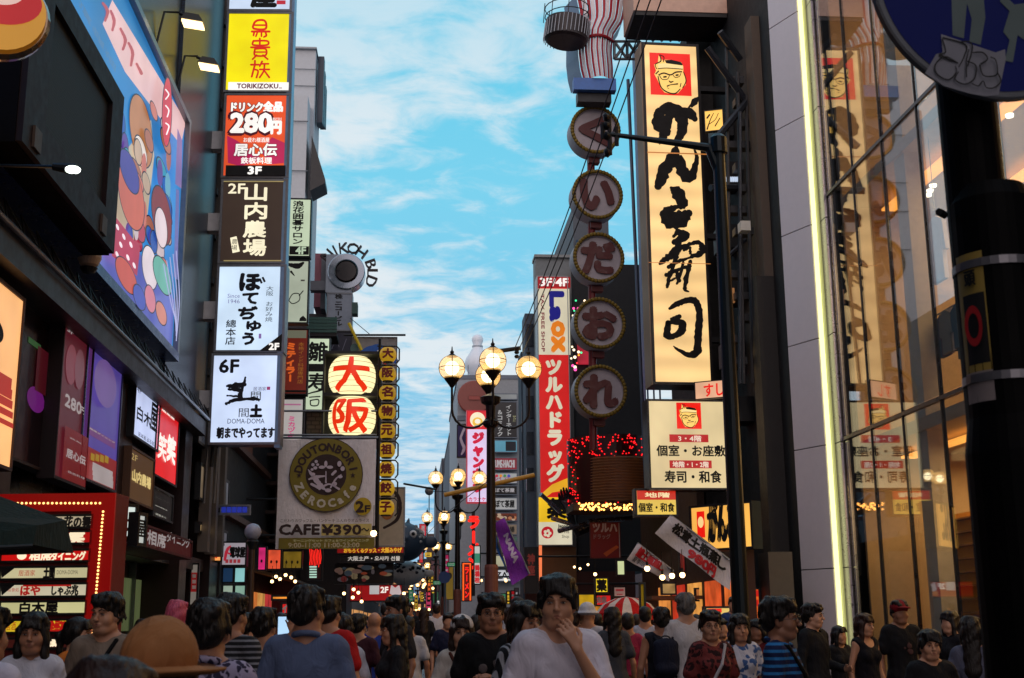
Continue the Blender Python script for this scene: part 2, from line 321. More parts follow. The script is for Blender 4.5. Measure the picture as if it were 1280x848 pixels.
# ------------------------------------------------------------------ lettering and flat print
_G = {}
def glyphs(s, res=2):
    if s in _G: return _G[s]
    c = bpy.data.curves.new('t', 'FONT'); c.body = s; c.resolution_u = res
    o = bpy.data.objects.new('t', c); m = bpy.data.meshes.new_from_object(o)
    v = [tuple(x.co)[:2] for x in m.vertices]; f = [tuple(p.vertices) for p in m.polygons]
    bpy.data.objects.remove(o); bpy.data.meshes.remove(m); bpy.data.curves.remove(c)
    _G[s] = (v, f); return _G[s]
RING = {0: [(0, 0)], 1: [(-.7, -.7), (.7, .7), (-.7, .7), (.7, -.7)], 2: [(0, 0), (-1, 0), (1, 0), (0, 1), (0, -1), (.7, .7), (-.7, -.7), (.7, -.7), (-.7, .7)]}
class Print:
    """flat print on a plane; every item is a mesh of its own lying 4 mm above the last"""
    def __init__(s, pl, parent, c0): s.pl = pl; s.par = parent; s.c = c0; s.step = .004; s.names = {}
    def _up(s): s.c += s.step; return s.c
    def text(s, t, x0, y0, x1, y1, m, bold=.0, vert=False, arc=None, slant=0):
        a0, b1 = s.pl.uv(x0, y0); a1, b0 = s.pl.uv(x1, y1); s.local(t, a0, b0, a1, b1, m, bold, vert, slant)
    def local(s, t, a0, b0, a1, b1, m, bold=0, vert=False, slant=0, name='lettering'):
        c = s._up(); mb = MB()
        lay = RING[0 if not bold else (1 if bold < .03 else 2)]
        def put(v, f, fn, d):
            for i, (ox, oy) in enumerate(lay):
                n = len(mb.v); mb.v += [s.pl.p(*[q+w for q, w in zip(fn(x, y), (ox*d, oy*d))], c+.0004*i) for x, y in v]; mb.f += [tuple(n+k for k in ff) for ff in f]
        if vert:
            n = len(t); ch = (b1-b0)/n; w = a1-a0
            for i, k in enumerate(t):
                if k == ' ': continue
                v, f = glyphs(k); top = b1-i*ch
                if not v: continue
                cx = (min(p[0] for p in v)+max(p[0] for p in v))/2; cy = (min(p[1] for p in v)+max(p[1] for p in v))/2
                if k in 'ー〜()（）-': fn = lambda x, y, top=top, cx=cx, cy=cy: (a0+w/2-(y-cy)*w*.95, top-ch/2-(x-cx)*ch*.95)
                elif k.isascii(): fn = lambda x, y, top=top, cx=cx, cy=cy: (a0+w/2+(x-cx)*w*1.1, top-ch/2+(y-cy)*ch*1.1)
                else: fn = lambda x, y, top=top: (a0+w/2+(x-.5)*w*1.0, top-ch*.88+y*ch*.98)
                put(v, f, fn, bold*min(ch, w))
        else:
            v, f = glyphs(t); X0 = min(p[0] for p in v); X1 = max(p[0] for p in v); Y0 = min(p[1] for p in v); Y1 = max(p[1] for p in v)
            sx = (a1-a0)/max(1e-6, X1-X0); sy = (b1-b0)/max(1e-6, Y1-Y0)
            put(v, f, lambda x, y: (a0+(x-X0)*sx+slant*(y-Y0)*sy, b0+(y-Y0)*sy), bold*(b1-b0))
        return mb.build(name, m, s.par)
    def rect(s, x0, y0, x1, y1, m, name='colour_band'):
        a0, b1 = s.pl.uv(x0, y0); a1, b0 = s.pl.uv(x1, y1); return s.rectl(a0, b0, a1, b1, m, name)
    def rectl(s, a0, b0, a1, b1, m, name='colour_band'):
        c = s._up(); P = s.pl.p; return MB().quad(P(a0, b0, c), P(a1, b0, c), P(a1, b1, c), P(a0, b1, c)).build(name, m, s.par)
    def ell(s, cx, cy, rx, ry, m, name='emblem', inner=0, seg=32):
        a, b = s.pl.uv(cx, cy); a2, _ = s.pl.uv(cx+rx, cy); _, b2 = s.pl.uv(cx, cy-ry); return s.elll(a, b, abs(a2-a), abs(b2-b), m, name, inner, seg)
    def elll(s, a, b, ra, rb, m, name='emblem', inner=0, seg=32):
        c = s._up(); mb = MB(); P = s.pl.p
        if inner:
            for i in range(seg):
                t0, t1 = 2*PI*i/seg, 2*PI*(i+1)/seg
                mb.quad(P(a+ra*math.cos(t0), b+rb*math.sin(t0), c), P(a+ra*math.cos(t1), b+rb*math.sin(t1), c), P(a+ra*inner*math.cos(t1), b+rb*inner*math.sin(t1), c), P(a+ra*inner*math.cos(t0), b+rb*inner*math.sin(t0), c))
        else:
            mb.v = [P(a+ra*math.cos(2*PI*i/seg), b+rb*math.sin(2*PI*i/seg), c) for i in range(seg)]; mb.f = [tuple(range(seg))]
        return mb.build(name, m, s.par)
    def pol(s, pts, m, name='printed_shape'):
        c = s._up(); mb = MB(); mb.v = [s.pl.p(*s.pl.uv(*q), c) for q in pts]; mb.f = [tuple(range(len(pts)))]; return mb.build(name, m, s.par)
    def stroke(s, pts, m, name='brush_stroke', dry=.12, z=0, sub=6):
        """one brush stroke through (px, py, width px) with a rough edge"""
        c = s._up() if not z else s.c+z; P_ = []
        n = len(pts)
        def cr(i, t):
            p0, p1, p2, p3 = pts[max(0, i-1)], pts[i], pts[min(n-1, i+1)], pts[min(n-1, i+2)]
            return [.5*((2*b)+(-a+c_)*t+(2*a-5*b+4*c_-d)*t*t+(-a+3*b-3*c_+d)*t**3) for a, b, c_, d in zip(p0, p1, p2, p3)]
        for i in range(n-1):
            for k in range(sub): P_.append(cr(i, k/sub))
        P_.append(list(pts[-1])); mb = MB(); Lf, Rt = [], []
        for i, (x, y, w) in enumerate(P_):
            x0, y0, _ = P_[max(0, i-1)]; x1, y1, _ = P_[min(len(P_)-1, i+1)]; dx_, dy_ = x1-x0, y1-y0; l_ = math.hypot(dx_, dy_) or 1
            w = max(.3, w)/2; j1 = 1+rnd.uniform(-dry, dry); j2 = 1+rnd.uniform(-dry, dry)
            Lf.append((x-dy_/l_*w*j1, y+dx_/l_*w*j1)); Rt.append((x+dy_/l_*w*j2, y-dx_/l_*w*j2))
        V = [s.pl.p(*s.pl.uv(*q), c) for q in Lf]+[s.pl.p(*s.pl.uv(*q), c+.0003) for q in Rt]; k = len(Lf)
        mb.v = V; mb.f = [(i, i+1, k+i+1, k+i) for i in range(k-1)]
        # round ends
        for e_, (x, y, w) in ((0, P_[0]), (1, P_[-1])):
            n0 = len(mb.v); w = max(.3, w)/2
            mb.v += [s.pl.p(*s.pl.uv(x+w*math.cos(2*PI*q/10), y+w*math.sin(2*PI*q/10)), c+.0006) for q in range(10)]; mb.f.append(tuple(range(n0, n0+10)))
        return mb
    def strokes(s, lst, m, name='brush_character', dry=.12):
        s._up(); mb = MB()
        for i, pts in enumerate(lst):
            q = s.stroke(pts, m, dry=dry, z=.0012*(i+1)); n = len(mb.v); mb.v += q.v; mb.f += [tuple(n+k for k in f) for f in q.f]
        s.c += .0012*len(lst); return mb.build(name, m, s.par)
def sign(name, label, cat, pl, rect, face, frame=None, depth=.25, fw=.04, parent=None, group=None, panel='face_panel', root=None, lab=None):
    """a box sign: casing with a raised rim, the face sunk in it; returns the Print for its face"""
    a0, b1 = pl.uv(rect[0], rect[1]); a1, b0 = pl.uv(rect[2], rect[3]); return signl(name, label, cat, pl, (a0, b0, a1, b1), face, frame, depth, fw, parent, group, panel)
def signl(name, label, cat, pl, r, face, frame=None, depth=.25, fw=.04, parent=None, group=None, panel='face_panel'):
    a0, b0, a1, b1 = r; frame = frame or DKM
    if parent is None:
        root = empty(name, label, cat, pl.p((a0+a1)/2, b0, -depth/2), group)
    else: root = parent
    mb = MB().pbox(pl, a0, a1, b0, b1, -depth, 0)
    for q in ((a0, a1, b0, b0+fw), (a0, a1, b1-fw, b1), (a0, a0+fw, b0+fw, b1-fw), (a1-fw, a1, b0+fw, b1-fw)): mb.pbox(pl, *q, .001, .03)
    k = mb.build('casing', frame, root)
    P = pl.p; c = .006
    f = MB().quad(P(a0+fw, b0+fw, c), P(a1-fw, b0+fw, c), P(a1-fw, b1-fw, c), P(a0+fw, b1-fw, c)).build(panel, face, k if parent is not None else root)
    pr = Print(pl, f if parent is None else k, c); pr.root = root; pr.casing = k; pr.r = r
    return pr
# ------------------------------------------------------------------ smooth bodies: blended solids turned into one continuous mesh
def _ax(lo, hi, h, fine=None, hf=None):
    if fine is None: return np.arange(lo, hi+h, h)
    a, b = fine; out_ = list(np.arange(lo, max(lo, a), h)) if lo < a else []
    out_ += list(np.arange(max(lo, a), min(hi, b), hf)); x = out_[-1] if out_ else lo
    while x < hi: x += h; out_.append(x)
    return np.array(out_)
def rotm(yaw=0, pitch=0, roll=0):
    return np.array((Matrix.Rotation(yaw, 3, 'Z') @ Matrix.Rotation(pitch, 3, 'X') @ Matrix.Rotation(roll, 3, 'Y')))
class SDF:
    def __init__(s): s.pr = []
    def cap(s, a, b, ra, rb=None, k=.02, fr=None, sy=1, op='+'): s.pr.append(('c', np.array(a, float), np.array(b, float), ra, ra if rb is None else rb, k, fr, sy, op)); return s
    def ell(s, c, r, k=.02, fr=None, op='+'): s.pr.append(('e', np.array(c, float), np.array(r, float), 0, 0, k, fr, 1, op)); return s
    def cut(s, c, n): s.pr.append(('h', np.array(c, float), np.array(n, float)/np.linalg.norm(n), 0, 0, 0, None, 1, '^')); return s
    def _toworld(s, p, fr): return p if fr is None else fr[0]+fr[1] @ p
    def bounds(s):
        lo = np.full(3, 9e9); hi = -lo
        for q in s.pr:
            if q[8] != '+': continue
            if q[0] == 'c':
                for p, r in ((q[1], q[3]), (q[2], q[4])):
                    w = s._toworld(p, q[6]); r = np.array([r, r*max(1, q[7]), r]); lo = np.minimum(lo, w-r); hi = np.maximum(hi, w+r)
            else:
                w = s._toworld(q[1], q[6]); r = q[2] if q[6] is None else np.full(3, q[2].max()); lo = np.minimum(lo, w-r); hi = np.maximum(hi, w+r)
        return lo, hi
    def mesh(s, h, fine=None, hf=None, disp=None, pad=None):
        lo, hi = s.bounds(); pad = pad or 2.5*h; lo = lo-pad; hi = hi+pad
        ax = [_ax(lo[i], hi[i], h, fine[i] if fine else None, hf) for i in range(3)]
        F = np.full([len(a) for a in ax], .3, np.float32)
        for ty, a, b, ra, rb, k, fr, sy, op in s.pr:
            if ty == 'h':
                d = ((ax[0]-a[0])*b[0])[:, None, None]+((ax[1]-a[1])*b[1])[None, :, None]+((ax[2]-a[2])*b[2])[None, None, :]
                F = np.maximum(F, d.astype(np.float32)); continue
            if ty == 'c': pts = [s._toworld(a, fr), s._toworld(b, fr)]; rr = max(ra, rb)*max(1, sy)
            else: pts = [s._toworld(a, fr)]; rr = b.max()
            m = rr+k+3*h; l_ = np.min(pts, 0)-m; u_ = np.max(pts, 0)+m
            sl = [slice(max(0, np.searchsorted(ax[i], l_[i])-1), np.searchsorted(ax[i], u_[i])+1) for i in range(3)]
            if any(q.stop-q.start < 2 for q in sl): continue
            g = np.stack(np.meshgrid(*[ax[i][sl[i]] for i in range(3)], indexing='ij'), -1).astype(np.float32)
            if fr is not None: g = (g-fr[0].astype(np.float32)) @ fr[1].astype(np.float32)
            if ty == 'c':
                A, B = a.copy(), b.copy()
                if sy != 1: g = g*np.array([1, 1/sy, 1], np.float32); A = A*[1, 1/sy, 1]; B = B*[1, 1/sy, 1]
                ba = (B-A).astype(np.float32); pa = g-A.astype(np.float32); t = np.clip((pa @ ba)/max(1e-9, float(ba @ ba)), 0, 1)
                d = np.linalg.norm(pa-t[..., None]*ba, axis=-1)-(ra+(rb-ra)*t)
                if sy < 1: d = d*(.5+.5*sy)
            else:
                p = (g-a.astype(np.float32))/b.astype(np.float32); k0 = np.linalg.norm(p, axis=-1); k1 = np.linalg.norm(p/b.astype(np.float32), axis=-1)+1e-6; d = k0*(k0-1)/k1
            S = F[tuple(sl)]
            if op == '+':
                hh = np.clip(.5+.5*(S-d)/k, 0, 1); F[tuple(sl)] = S*(1-hh)+d*hh-k*hh*(1-hh)
            else:
                d = -d; hh = np.clip(.5-.5*(S-d)/k, 0, 1); F[tuple(sl)] = S*(1-hh)+d*hh+k*hh*(1-hh)
        if disp is not None:
            X, Y, Z = ax[0][:, None, None], ax[1][None, :, None], ax[2][None, None, :]; F = F+disp(X, Y, Z)
        return nets(F, ax)
def nets(F, ax):
    nx, ny, nz = F.shape; I = F < 0
    c = np.zeros((nx-1, ny-1, nz-1), np.int8)
    for i in (0, 1):
        for j in (0, 1):
            for k in (0, 1): c += I[i:nx-1+i, j:ny-1+j, k:nz-1+k]
    act = (c > 0) & (c < 8); idx = np.full(act.shape, -1, np.int64); A = np.argwhere(act); idx[act] = np.arange(len(A))
    acc = np.zeros((len(A), 3)); cnt = np.zeros(len(A))
    for d in range(3):
        for u in (0, 1):
            for v in (0, 1):
                o0 = [0, 0, 0]; o0[(d+1) % 3] = u; o0[(d+2) % 3] = v; o1 = list(o0); o1[d] = 1
                p = A+o0; q = A+o1; f0 = F[p[:, 0], p[:, 1], p[:, 2]]; f1 = F[q[:, 0], q[:, 1], q[:, 2]]; m = (f0 < 0) != (f1 < 0)
                t = np.where(m, f0/np.where(np.abs(f0-f1) < 1e-12, 1, f0-f1), 0)
                P = np.stack([ax[i][p[:, i]] for i in range(3)], 1); Q = np.stack([ax[i][q[:, i]] for i in range(3)], 1)
                acc += np.where(m[:, None], P+(Q-P)*t[:, None], 0); cnt += m
    V = acc/np.maximum(cnt, 1)[:, None]; Fs = []
    for d in range(3):
        e1, e2 = (d+1) % 3, (d+2) % 3
        a = [slice(None)]*3; b = [slice(None)]*3; a[d] = slice(0, -1); b[d] = slice(1, None)
        s0, s1 = I[tuple(a)], I[tuple(b)]; E_ = np.argwhere(s0 != s1)
        E_ = E_[(E_[:, e1] > 0) & (E_[:, e2] > 0) & (E_[:, e1] < F.shape[e1]-1) & (E_[:, e2] < F.shape[e2]-1)]
        q = []
        for u, v in ((-1, -1), (0, -1), (0, 0), (-1, 0)):
            w = E_.copy(); w[:, e1] += u; w[:, e2] += v; q.append(idx[w[:, 0], w[:, 1], w[:, 2]])
        q = np.stack(q, 1); fl = s0[E_[:, 0], E_[:, 1], E_[:, 2]]
        q[~fl] = q[~fl][:, ::-1]; Fs.append(q)
    return V, np.concatenate(Fs)
def npobj(name, VF, m, parent=None):
    V, F = VF; me = bpy.data.meshes.new(name); me.vertices.add(len(V)); me.vertices.foreach_set('co', V.astype(np.float32).ravel())
    me.loops.add(F.size); me.loops.foreach_set('vertex_index', F.astype(np.int32).ravel()); me.polygons.add(len(F))
    me.polygons.foreach_set('loop_start', np.arange(0, F.size, 4, dtype=np.int32)); me.update(calc_edges=True); me.validate()
    me.shade_smooth(); me.materials.append(m); o = bpy.data.objects.new(name, me); COL.objects.link(o); o.parent = parent
    return o

# ------------------------------------------------------------------ people
def vec(*a): return np.array(a, float)
def unit(v): return v/np.linalg.norm(v)
def hand(S, w, d, n, side, curl=.35, pinch=None):
    """palm, four unequal bent fingers and a thumb from the side of the palm; w wrist, d finger direction, n palm normal"""
    d = unit(d); n = unit(n-d*np.dot(n, d)); t = np.cross(d, n)*side
    for q in (-1, 0, 1): S.cap(w+t*.008*q, w+d*.082+t*.021*q, .013, .013, k=.012)
    for i, (ln, off) in enumerate(((.92, 1.0), (1.05, .34), (1.0, -.33), (.8, -1.0))):
        cu = curl*(1+.18*i); b = w+d*.085+t*.0285*off
        d1 = unit(d*math.cos(cu)+n*math.sin(cu)+t*.06*off); p1 = b+d1*.042*ln
        d2 = unit(d*math.cos(2.1*cu)+n*math.sin(2.1*cu)); p2 = p1+d2*.027*ln
        d3 = unit(d*math.cos(2.8*cu)+n*math.sin(2.8*cu)); p3 = p2+d3*.02*ln
        S.cap(b, p1, .0095, .0088, k=.004); S.cap(p1, p2, .0088, .008, k=.003); S.cap(p2, p3, .008, .0068, k=.003)
    b = w+d*.028+t*.026; m = b+unit(d*.75+t*.6+n*.35)*.04; e_ = m+unit(d*.95+t*.1+n*.35)*.03
    S.cap(w+d*.01+t*.01, b, .015, .014, k=.01); S.cap(b, m, .0135, .0105, k=.006); S.cap(m, e_, .0105, .0085, k=.003)
SKIN = [(186, 134, 104), (166, 114, 86), (194, 144, 116), (144, 98, 74)]
def skinmat(i):
    c = SKIN[i % 4]; return mat(c, .55, 0, .07, 25, .0008, key='skin_%d' % (i % 4))
ARMS = {   # left/right elbow and wrist offsets from the hanging pose: (elbow, wrist, finger dir, palm normal)
    'hang': ((.235, .03, 1.13), (.245, -.05, .90), (0, -.15, -1), (-1, 0, 0)),
    'fwd': ((.23, .02, 1.13), (.17, -.23, 1.08), (-.3, -1, .1), (-.8, 0, -.3)),
    'chest': ((.235, -.03, 1.14), (.06, -.24, 1.20), (-.8, -.5, .3), (-.4, 0, -.6)),
    'up': ((.25, -.20, 1.28), (.10, -.34, 1.52), (-.2, -.2, 1), (0, .9, .1)),
    'face': ((.20, -.13, 1.15), (.055, -.185, 1.395), (-.42, .16, .9), (-.1, 1, -.1)),
    'back': ((.24, .10, 1.15), (.25, .10, .93), (0, .1, -1), (-1, 0, 0)),
}
def person(name_label, px, ytop, D, facing=0, look=0, pitch=0, h=None, fem=False, skin=0, hair='short', hc=(22, 17, 15), top='tee', topc=(30, 30, 34), pat=None, c2=(220, 220, 220), psc=1,
           legs='trousers', legc=(32, 34, 44), armL='hang', armR='hang', stride=0, res=.013, face=None, extra=None, group='pedestrians in the shopping street', loc=None, fat=1.0, curl=.35, beard=False, glasses=False, necklow=0):
    """facing 0 looks at the camera side (-Y), 180 walks away; look turns the head; px is the head centre in the photo"""
    q = PY(px, ytop, D); hh = h or min(1.84, max(1.36, q.z)); s = hh/1.755
    root = empty('person', name_label, 'person', (q.x, q.y, 0) if loc is None else loc, group); root.rotation_euler.z = R(facing)
    root.scale = (s, s, s)
    W_ = (.9 if fem else 1.0)*fat; sw = .166*W_*(.96 if fem else 1)
    if face is None: face = abs(((facing+look+180) % 360)-180) < 115 and D < 12
    hf = .0062 if (face and D < 9) else (.009 if D < 14 else res)
    HR = rotm(R(look), R(pitch)); hc_ = vec(0, -.012, 1.60)
    fr = (hc_, HR)
    B = SDF()
    B.ell((0, 0, .955), (.155*W_*(1.05 if fem else 1), .112*fat, .12), k=.03); B.ell((0, 0, 1.10), (.128*W_, .095*fat, .14), k=.05)
    B.ell((0, .0, 1.28), (.155*W_, .108*fat, .165), k=.05); B.cap((-sw+.03, .005, 1.405), (sw-.03, .005, 1.405), .052, k=.05)
    if fem:
        for sx in (-1, 1): B.ell((sx*.065, -.075, 1.285), (.055, .05, .055), k=.03)
    B.cap((0, .02, 1.42), (0, .005, 1.54), .056 if not fem else .047, .052 if not fem else .044, k=.035)
    for sx in (-1, 1): B.cap((sx*.035, .02, 1.49), (sx*(sw-.03), .012, 1.425), .032, .042, k=.035)
    # head in its own frame
    B.ell((0, .018, .035), (.074, .092, .085), k=.02, fr=fr); B.ell((0, -.018, -.02), (.061, .064, .082), k=.02, fr=fr)
    B.ell((0, -.045, -.085), (.034 if not fem else .028, .032, .026), k=.03, fr=fr)
    for sx in (-1, 1): B.ell((sx*.04, -.045, -.03), (.026, .028, .028), k=.025, fr=fr); B.cap((sx*.052, .01, -.065), (sx*.03, -.045, -.09), .02, .018, k=.025, fr=fr)
    B.cap((0, .03, -.08), (0, .02, -.02), .05, k=.03, fr=fr)
    if face:
        for sx in (-1, 1): B.ell((sx*.031, -.094, .008), (.018, .016, .011), k=.012, fr=fr, op='-')
        B.cap((0, -.083, .008), (0, -.104, -.024), .0075, .0115, k=.012, fr=fr)
        for sx in (-1, 1): B.ell((sx*.011, -.095, -.028), (.008, .009, .007), k=.006, fr=fr); B.cap((sx*.012, -.082, .026), (sx*.042, -.072, .026), .008, .006, k=.012, fr=fr)
        B.cap((-.017, -.08, -.053), (.017, -.08, -.053), .007, .007, k=.008, fr=fr); B.cap((-.013, -.078, -.062), (.013, -.078, -.062), .008, .008, k=.008, fr=fr)
    for sx in (-1, 1): B.ell((sx*.074, .012, -.01), (.011, .02, .031), k=.01, fr=fr)
    arms = {}
    for sx, a in ((-1, armR), (1, armL)):
        el, wr, fd, pn = ARMS[a] if isinstance(a, str) else a
        sh = vec(sx*sw, .005, 1.40); el = vec(sx*(el[0]-.172*(1-W_)), el[1], el[2]); wr = vec(sx*wr[0], wr[1], wr[2]); fd = vec(sx*fd[0], fd[1], fd[2]); pn = vec(sx*pn[0], pn[1], pn[2])
        r_ = .88 if fem else 1.0; arms[sx] = (sh, el, wr)
        B.cap(sh, el, .045*r_*fat, .035*r_, k=.03); B.cap(el, el+(wr-el)*.35, .035*r_, .035*r_, k=.01); B.cap(el+(wr-el)*.35, wr, .034*r_, .023*r_, k=.01)
        if D < 15: hand(B, wr, fd, pn, -sx if False else sx*-1, curl)
        else: B.ell(wr+unit(fd)*.06, (.035, .035, .06), k=.02)
    kn = {}
    for sx in (-1, 1):
        st = stride*sx; hip = vec(sx*.085, 0, .92); knee = vec(sx*.09, -.02-.16*st if st > 0 else -.02-.08*st, .50); ank = vec(sx*.092, .02-.24*st, .09 if st >= 0 else .09-.10*st); toe = ank+vec(sx*.02, -.15, -.055 if st >= 0 else -.09)
        if st < 0: toe[2] = max(.025, toe[2])
        kn[sx] = (hip, knee, ank, toe)
        B.cap(hip, knee, .085*fat, .052, k=.03); B.cap(knee, ank, .052, .036, k=.02); B.ell((knee+ank)/2+vec(0, .02, .06), (.048, .052, .11), k=.03); B.cap(ank, toe, .036, .03, k=.02)
    zc = hc_[2]
    body = npobj('body', B.mesh(res, fine=((-.10, .10), (-.17, .12), (1.44, 1.74)), hf=hf), skinmat(skin), root)
    # clothes
    def folds(X, Y, Z): return .0035*np.sin(X*46+Z*31+1.3*np.sin(Y*37))*np.sin(Z*23+Y*19+1.5*np.sin(X*21))
    C = SDF(); o = .014; th = .88 if top != 'dress' else .98
    C.ell((0, 0, .955), (.155*W_+o+.008, .112*fat+o+.006, .15), k=.03); C.ell((0, 0, 1.10), (.128*W_+o+.014, .095*fat+o+.012, .17), k=.05)
    C.ell((0, 0, 1.28), (.155*W_+o, .108*fat+o, .165+o), k=.05); C.cap((-sw+.03, .005, 1.405), (sw-.03, .005, 1.405), .052+o, k=.05)
    if fem:
        for sx in (-1, 1): C.ell((sx*.065, -.075, 1.285), (.055+o, .05+o, .055+o), k=.03)
    for sx in (-1, 1): C.cap((sx*.05, .02, 1.462), (sx*(sw-.03), .012, 1.43), .030, .042+o, k=.035)
    for sx in (-1, 1):
        sh, el, wr = arms[sx]; r_ = .9 if fem else 1.0
        if top in ('tee', 'polo', 'dress', 'blouse'):
            C.cap(sh, sh+(el-sh)*.62, .043*r_+o, .043*r_+o+.008, k=.025); e_ = sh+(el-sh)*.62
        elif top in ('shirt', 'jacket'):
            C.cap(sh, el, .043*r_+o, .040*r_+o, k=.025); C.cap(el, el+(wr-el)*.9, .038*r_+o, .028+o, k=.015)
    if top == 'jacket': C.ell((0, 0, .93), (.19*W_, .14*fat, .12), k=.04)
    C.cap((-.05, 0, .93), (.05, 0, .93), .13*fat, k=.04); C.cap((-.05, 0, .84), (.05, 0, .84), .135*fat, k=.04)
    C.cut((0, 0, th), (0, 0, -1))
    if top in ('polo', 'shirt', 'jacket'): C.ell((0, -.06, 1.51), (.045, .06, .06), k=.01, op='-')
    elif top != 'tank': C.ell((0, -.045-necklow, 1.505), (.062+necklow*.4, .085, .062+necklow), k=.012, op='-')
    else: C.ell((0, -.05, 1.50), (.09, .10, .13), k=.012, op='-'); C.cap((-.25, 0, 1.44), (-.19, 0, 1.36), .07, k=.01, op='-'); C.cap((.25, 0, 1.44), (.19, 0, 1.36), .07, k=.01, op='-')
    tm = cloth(topc, pat, c2, psc)
    npobj({'tee': 't_shirt', 'polo': 'polo_shirt', 'dress': 'dress', 'blouse': 'blouse', 'shirt': 'shirt', 'jacket': 'jacket', 'tank': 'tank_top'}[top], C.mesh(res, disp=folds), tm, root)
    if top in ('polo', 'shirt', 'jacket'):   # collar
        cw_ = .058 if fem else .067
        pts_ = [((cw_+.004)*math.sin(a), .012-(cw_+.004)*math.cos(a)*(1 if abs(a) > 1.2 else 1.0), 1.472-.022*math.cos(a)) for a in np.linspace(.35, 2*PI-.35, 26)]
        MB().tube([Vector(q) for q in pts_], [.008]+[.017]*24+[.008], 8).build('collar', tm, root, smooth=True, local=True)
    G = SDF(); lm = cloth(legc)
    if legs in ('trousers', 'shorts'):
        G.ell((0, 0, .955), (.155*W_+.01, .112*fat+.012, .12), k=.03); G.cap((-.08, 0, .9), (.08, 0, .9), .1, k=.03)
        for sx in (-1, 1):
            hip, knee, ank, toe = kn[sx]; G.cap(hip, knee, .095*fat, .07 if legs == 'trousers' else .085, k=.02)
            if legs == 'trousers': G.cap(knee, ank+vec(0, 0, .0), .068, .056, k=.02)
        G.cut((0, 0, 1.03), (0, 0, 1)); G.cut((0, 0, .06 if legs == 'trousers' else .56), (0, 0, -1))
        npobj('trousers' if legs == 'trousers' else 'shorts', G.mesh(res*1.1, disp=folds), lm, root)
    else:
        zz = .5 if legs == 'skirt' else .2
        G.cap((0, 0, 1.0), (0, 0, zz), .14, .22, k=.02, sy=.75); G.cut((0, 0, 1.04), (0, 0, 1)); G.cut((0, 0, zz+.04), (0, 0, -1))
        npobj('skirt', G.mesh(res*1.1, disp=folds), lm if top != 'dress' else tm, root)
    if D < 40:
        for sx in (-1, 1):
            hip, knee, ank, toe = kn[sx]; T = SDF().cap(ank+vec(0, .02, -.045), toe+vec(0, -.03, .01), .045, .04, k=.02); T.cut((0, 0, .0), (0, 0, -1)); npobj('shoe', T.mesh(.012), mat((40, 38, 38), .5), root)
    # hair or headwear
    def strands(X, Y, Z): return .0028*np.sin(X*230+2*np.sin(Z*40))*np.sin(Y*210+Z*25)+.003*np.sin(Z*60+X*50)
    if hair != 'bald':
        Hh = SDF()
        Hh.ell((0, .024, .052), (.083, .101, .086), k=.015, fr=fr)
        if hair in ('short', 'cap'):
            Hh.ell((0, .06, .0), (.074, .065, .075), k=.02, fr=fr)
            for sx in (-1, 1): Hh.cap((sx*.07, .01, .03), (sx*.072, .0, .0), .016, .010, k=.012, fr=fr)
            Hh.cap((-.035, -.068, .08), (.045, -.07, .078), .022, .02, k=.02, fr=fr)
        if hair == 'mop':
            Hh.ell((0, .028, .056), (.087, .105, .090), k=.02, fr=fr); Hh.ell((0, .06, .0), (.08, .07, .085), k=.02, fr=fr)
            for x_, z_ in ((-.05, .035), (-.022, .026), (.008, .03), (.036, .036), (.062, .03)): Hh.cap((x_*.8, -.062, .10), (x_+.006, -.088, z_), .02, .009, k=.012, fr=fr)
            for sx in (-1, 1): Hh.cap((sx*.078, -.02, .05), (sx*.078, -.02, -.015), .02, .011, k=.015, fr=fr)
        if hair in ('long', 'bob', 'pony'):
            Hh.ell((0, .05, .0), (.082, .075, .09), k=.02, fr=fr)
            for x_ in (-.045, -.015, .018, .048): Hh.cap((x_*.7, -.06, .095), (x_*1.15, -.086, .04), .02, .011, k=.014, fr=fr)
            zb = {'long': -.30, 'bob': -.11, 'pony': -.04}[hair]
            for sx in (-1, 1): Hh.cap((sx*.07, -.01, .03), (sx*(.092 if hair != 'pony' else .07), .0, zb), .03, .026, k=.03, fr=fr)
            if hair == 'long': Hh.cap((0, .075, 0), (0, .11, -.33), .075, .075, k=.03, fr=fr, sy=.6)
            if hair == 'bob': Hh.cap((0, .055, 0), (0, .06, -.10), .08, .07, k=.03, fr=fr)
            if hair == 'pony': Hh.cap((0, .10, .03), (0, .15, .0), .025, .03, k=.02, fr=fr); Hh.cap((0, .15, .0), (0, .14, -.2), .032, .018, k=.02, fr=fr)
        if D < 13 and hair in ('short', 'mop', 'bob', 'long'):
            rh = random.Random(int(abs(px)*7+D*3))
            for q_ in range(54 if hair == 'mop' else 38):
                a_ = rh.uniform(0, 2*PI); ca, sa = math.cos(a_), math.sin(a_); front = sa < -.25
                zl = (rh.uniform(.025, .07) if front else rh.uniform(-.05, .03)) if hair in ('short', 'mop') else (rh.uniform(.02, .06) if front else rh.uniform(-.12, .0))
                Hh.cap((.045*ca, .03+.05*sa, .125), (.081*ca, .024+.098*sa, (.125+zl)/2+.02), .015, .011, k=.008, fr=fr)
                Hh.cap((.081*ca, .024+.098*sa, (.125+zl)/2+.02), ((.088+rh.uniform(0, .012))*ca+rh.uniform(-.012, .012), .026+(.107+rh.uniform(0, .01))*sa, zl+rh.uniform(-.012, .004)), rh.uniform(.007, .012), .003, k=.006, fr=fr)
        Hh.ell((0, -.088, -.034), (.058, .075, .078), k=.018, fr=fr, op='-')
        hm = hairmat(hc); ho = npobj('hair', Hh.mesh(.0085 if D < 12 else .012, disp=strands), hm, root)
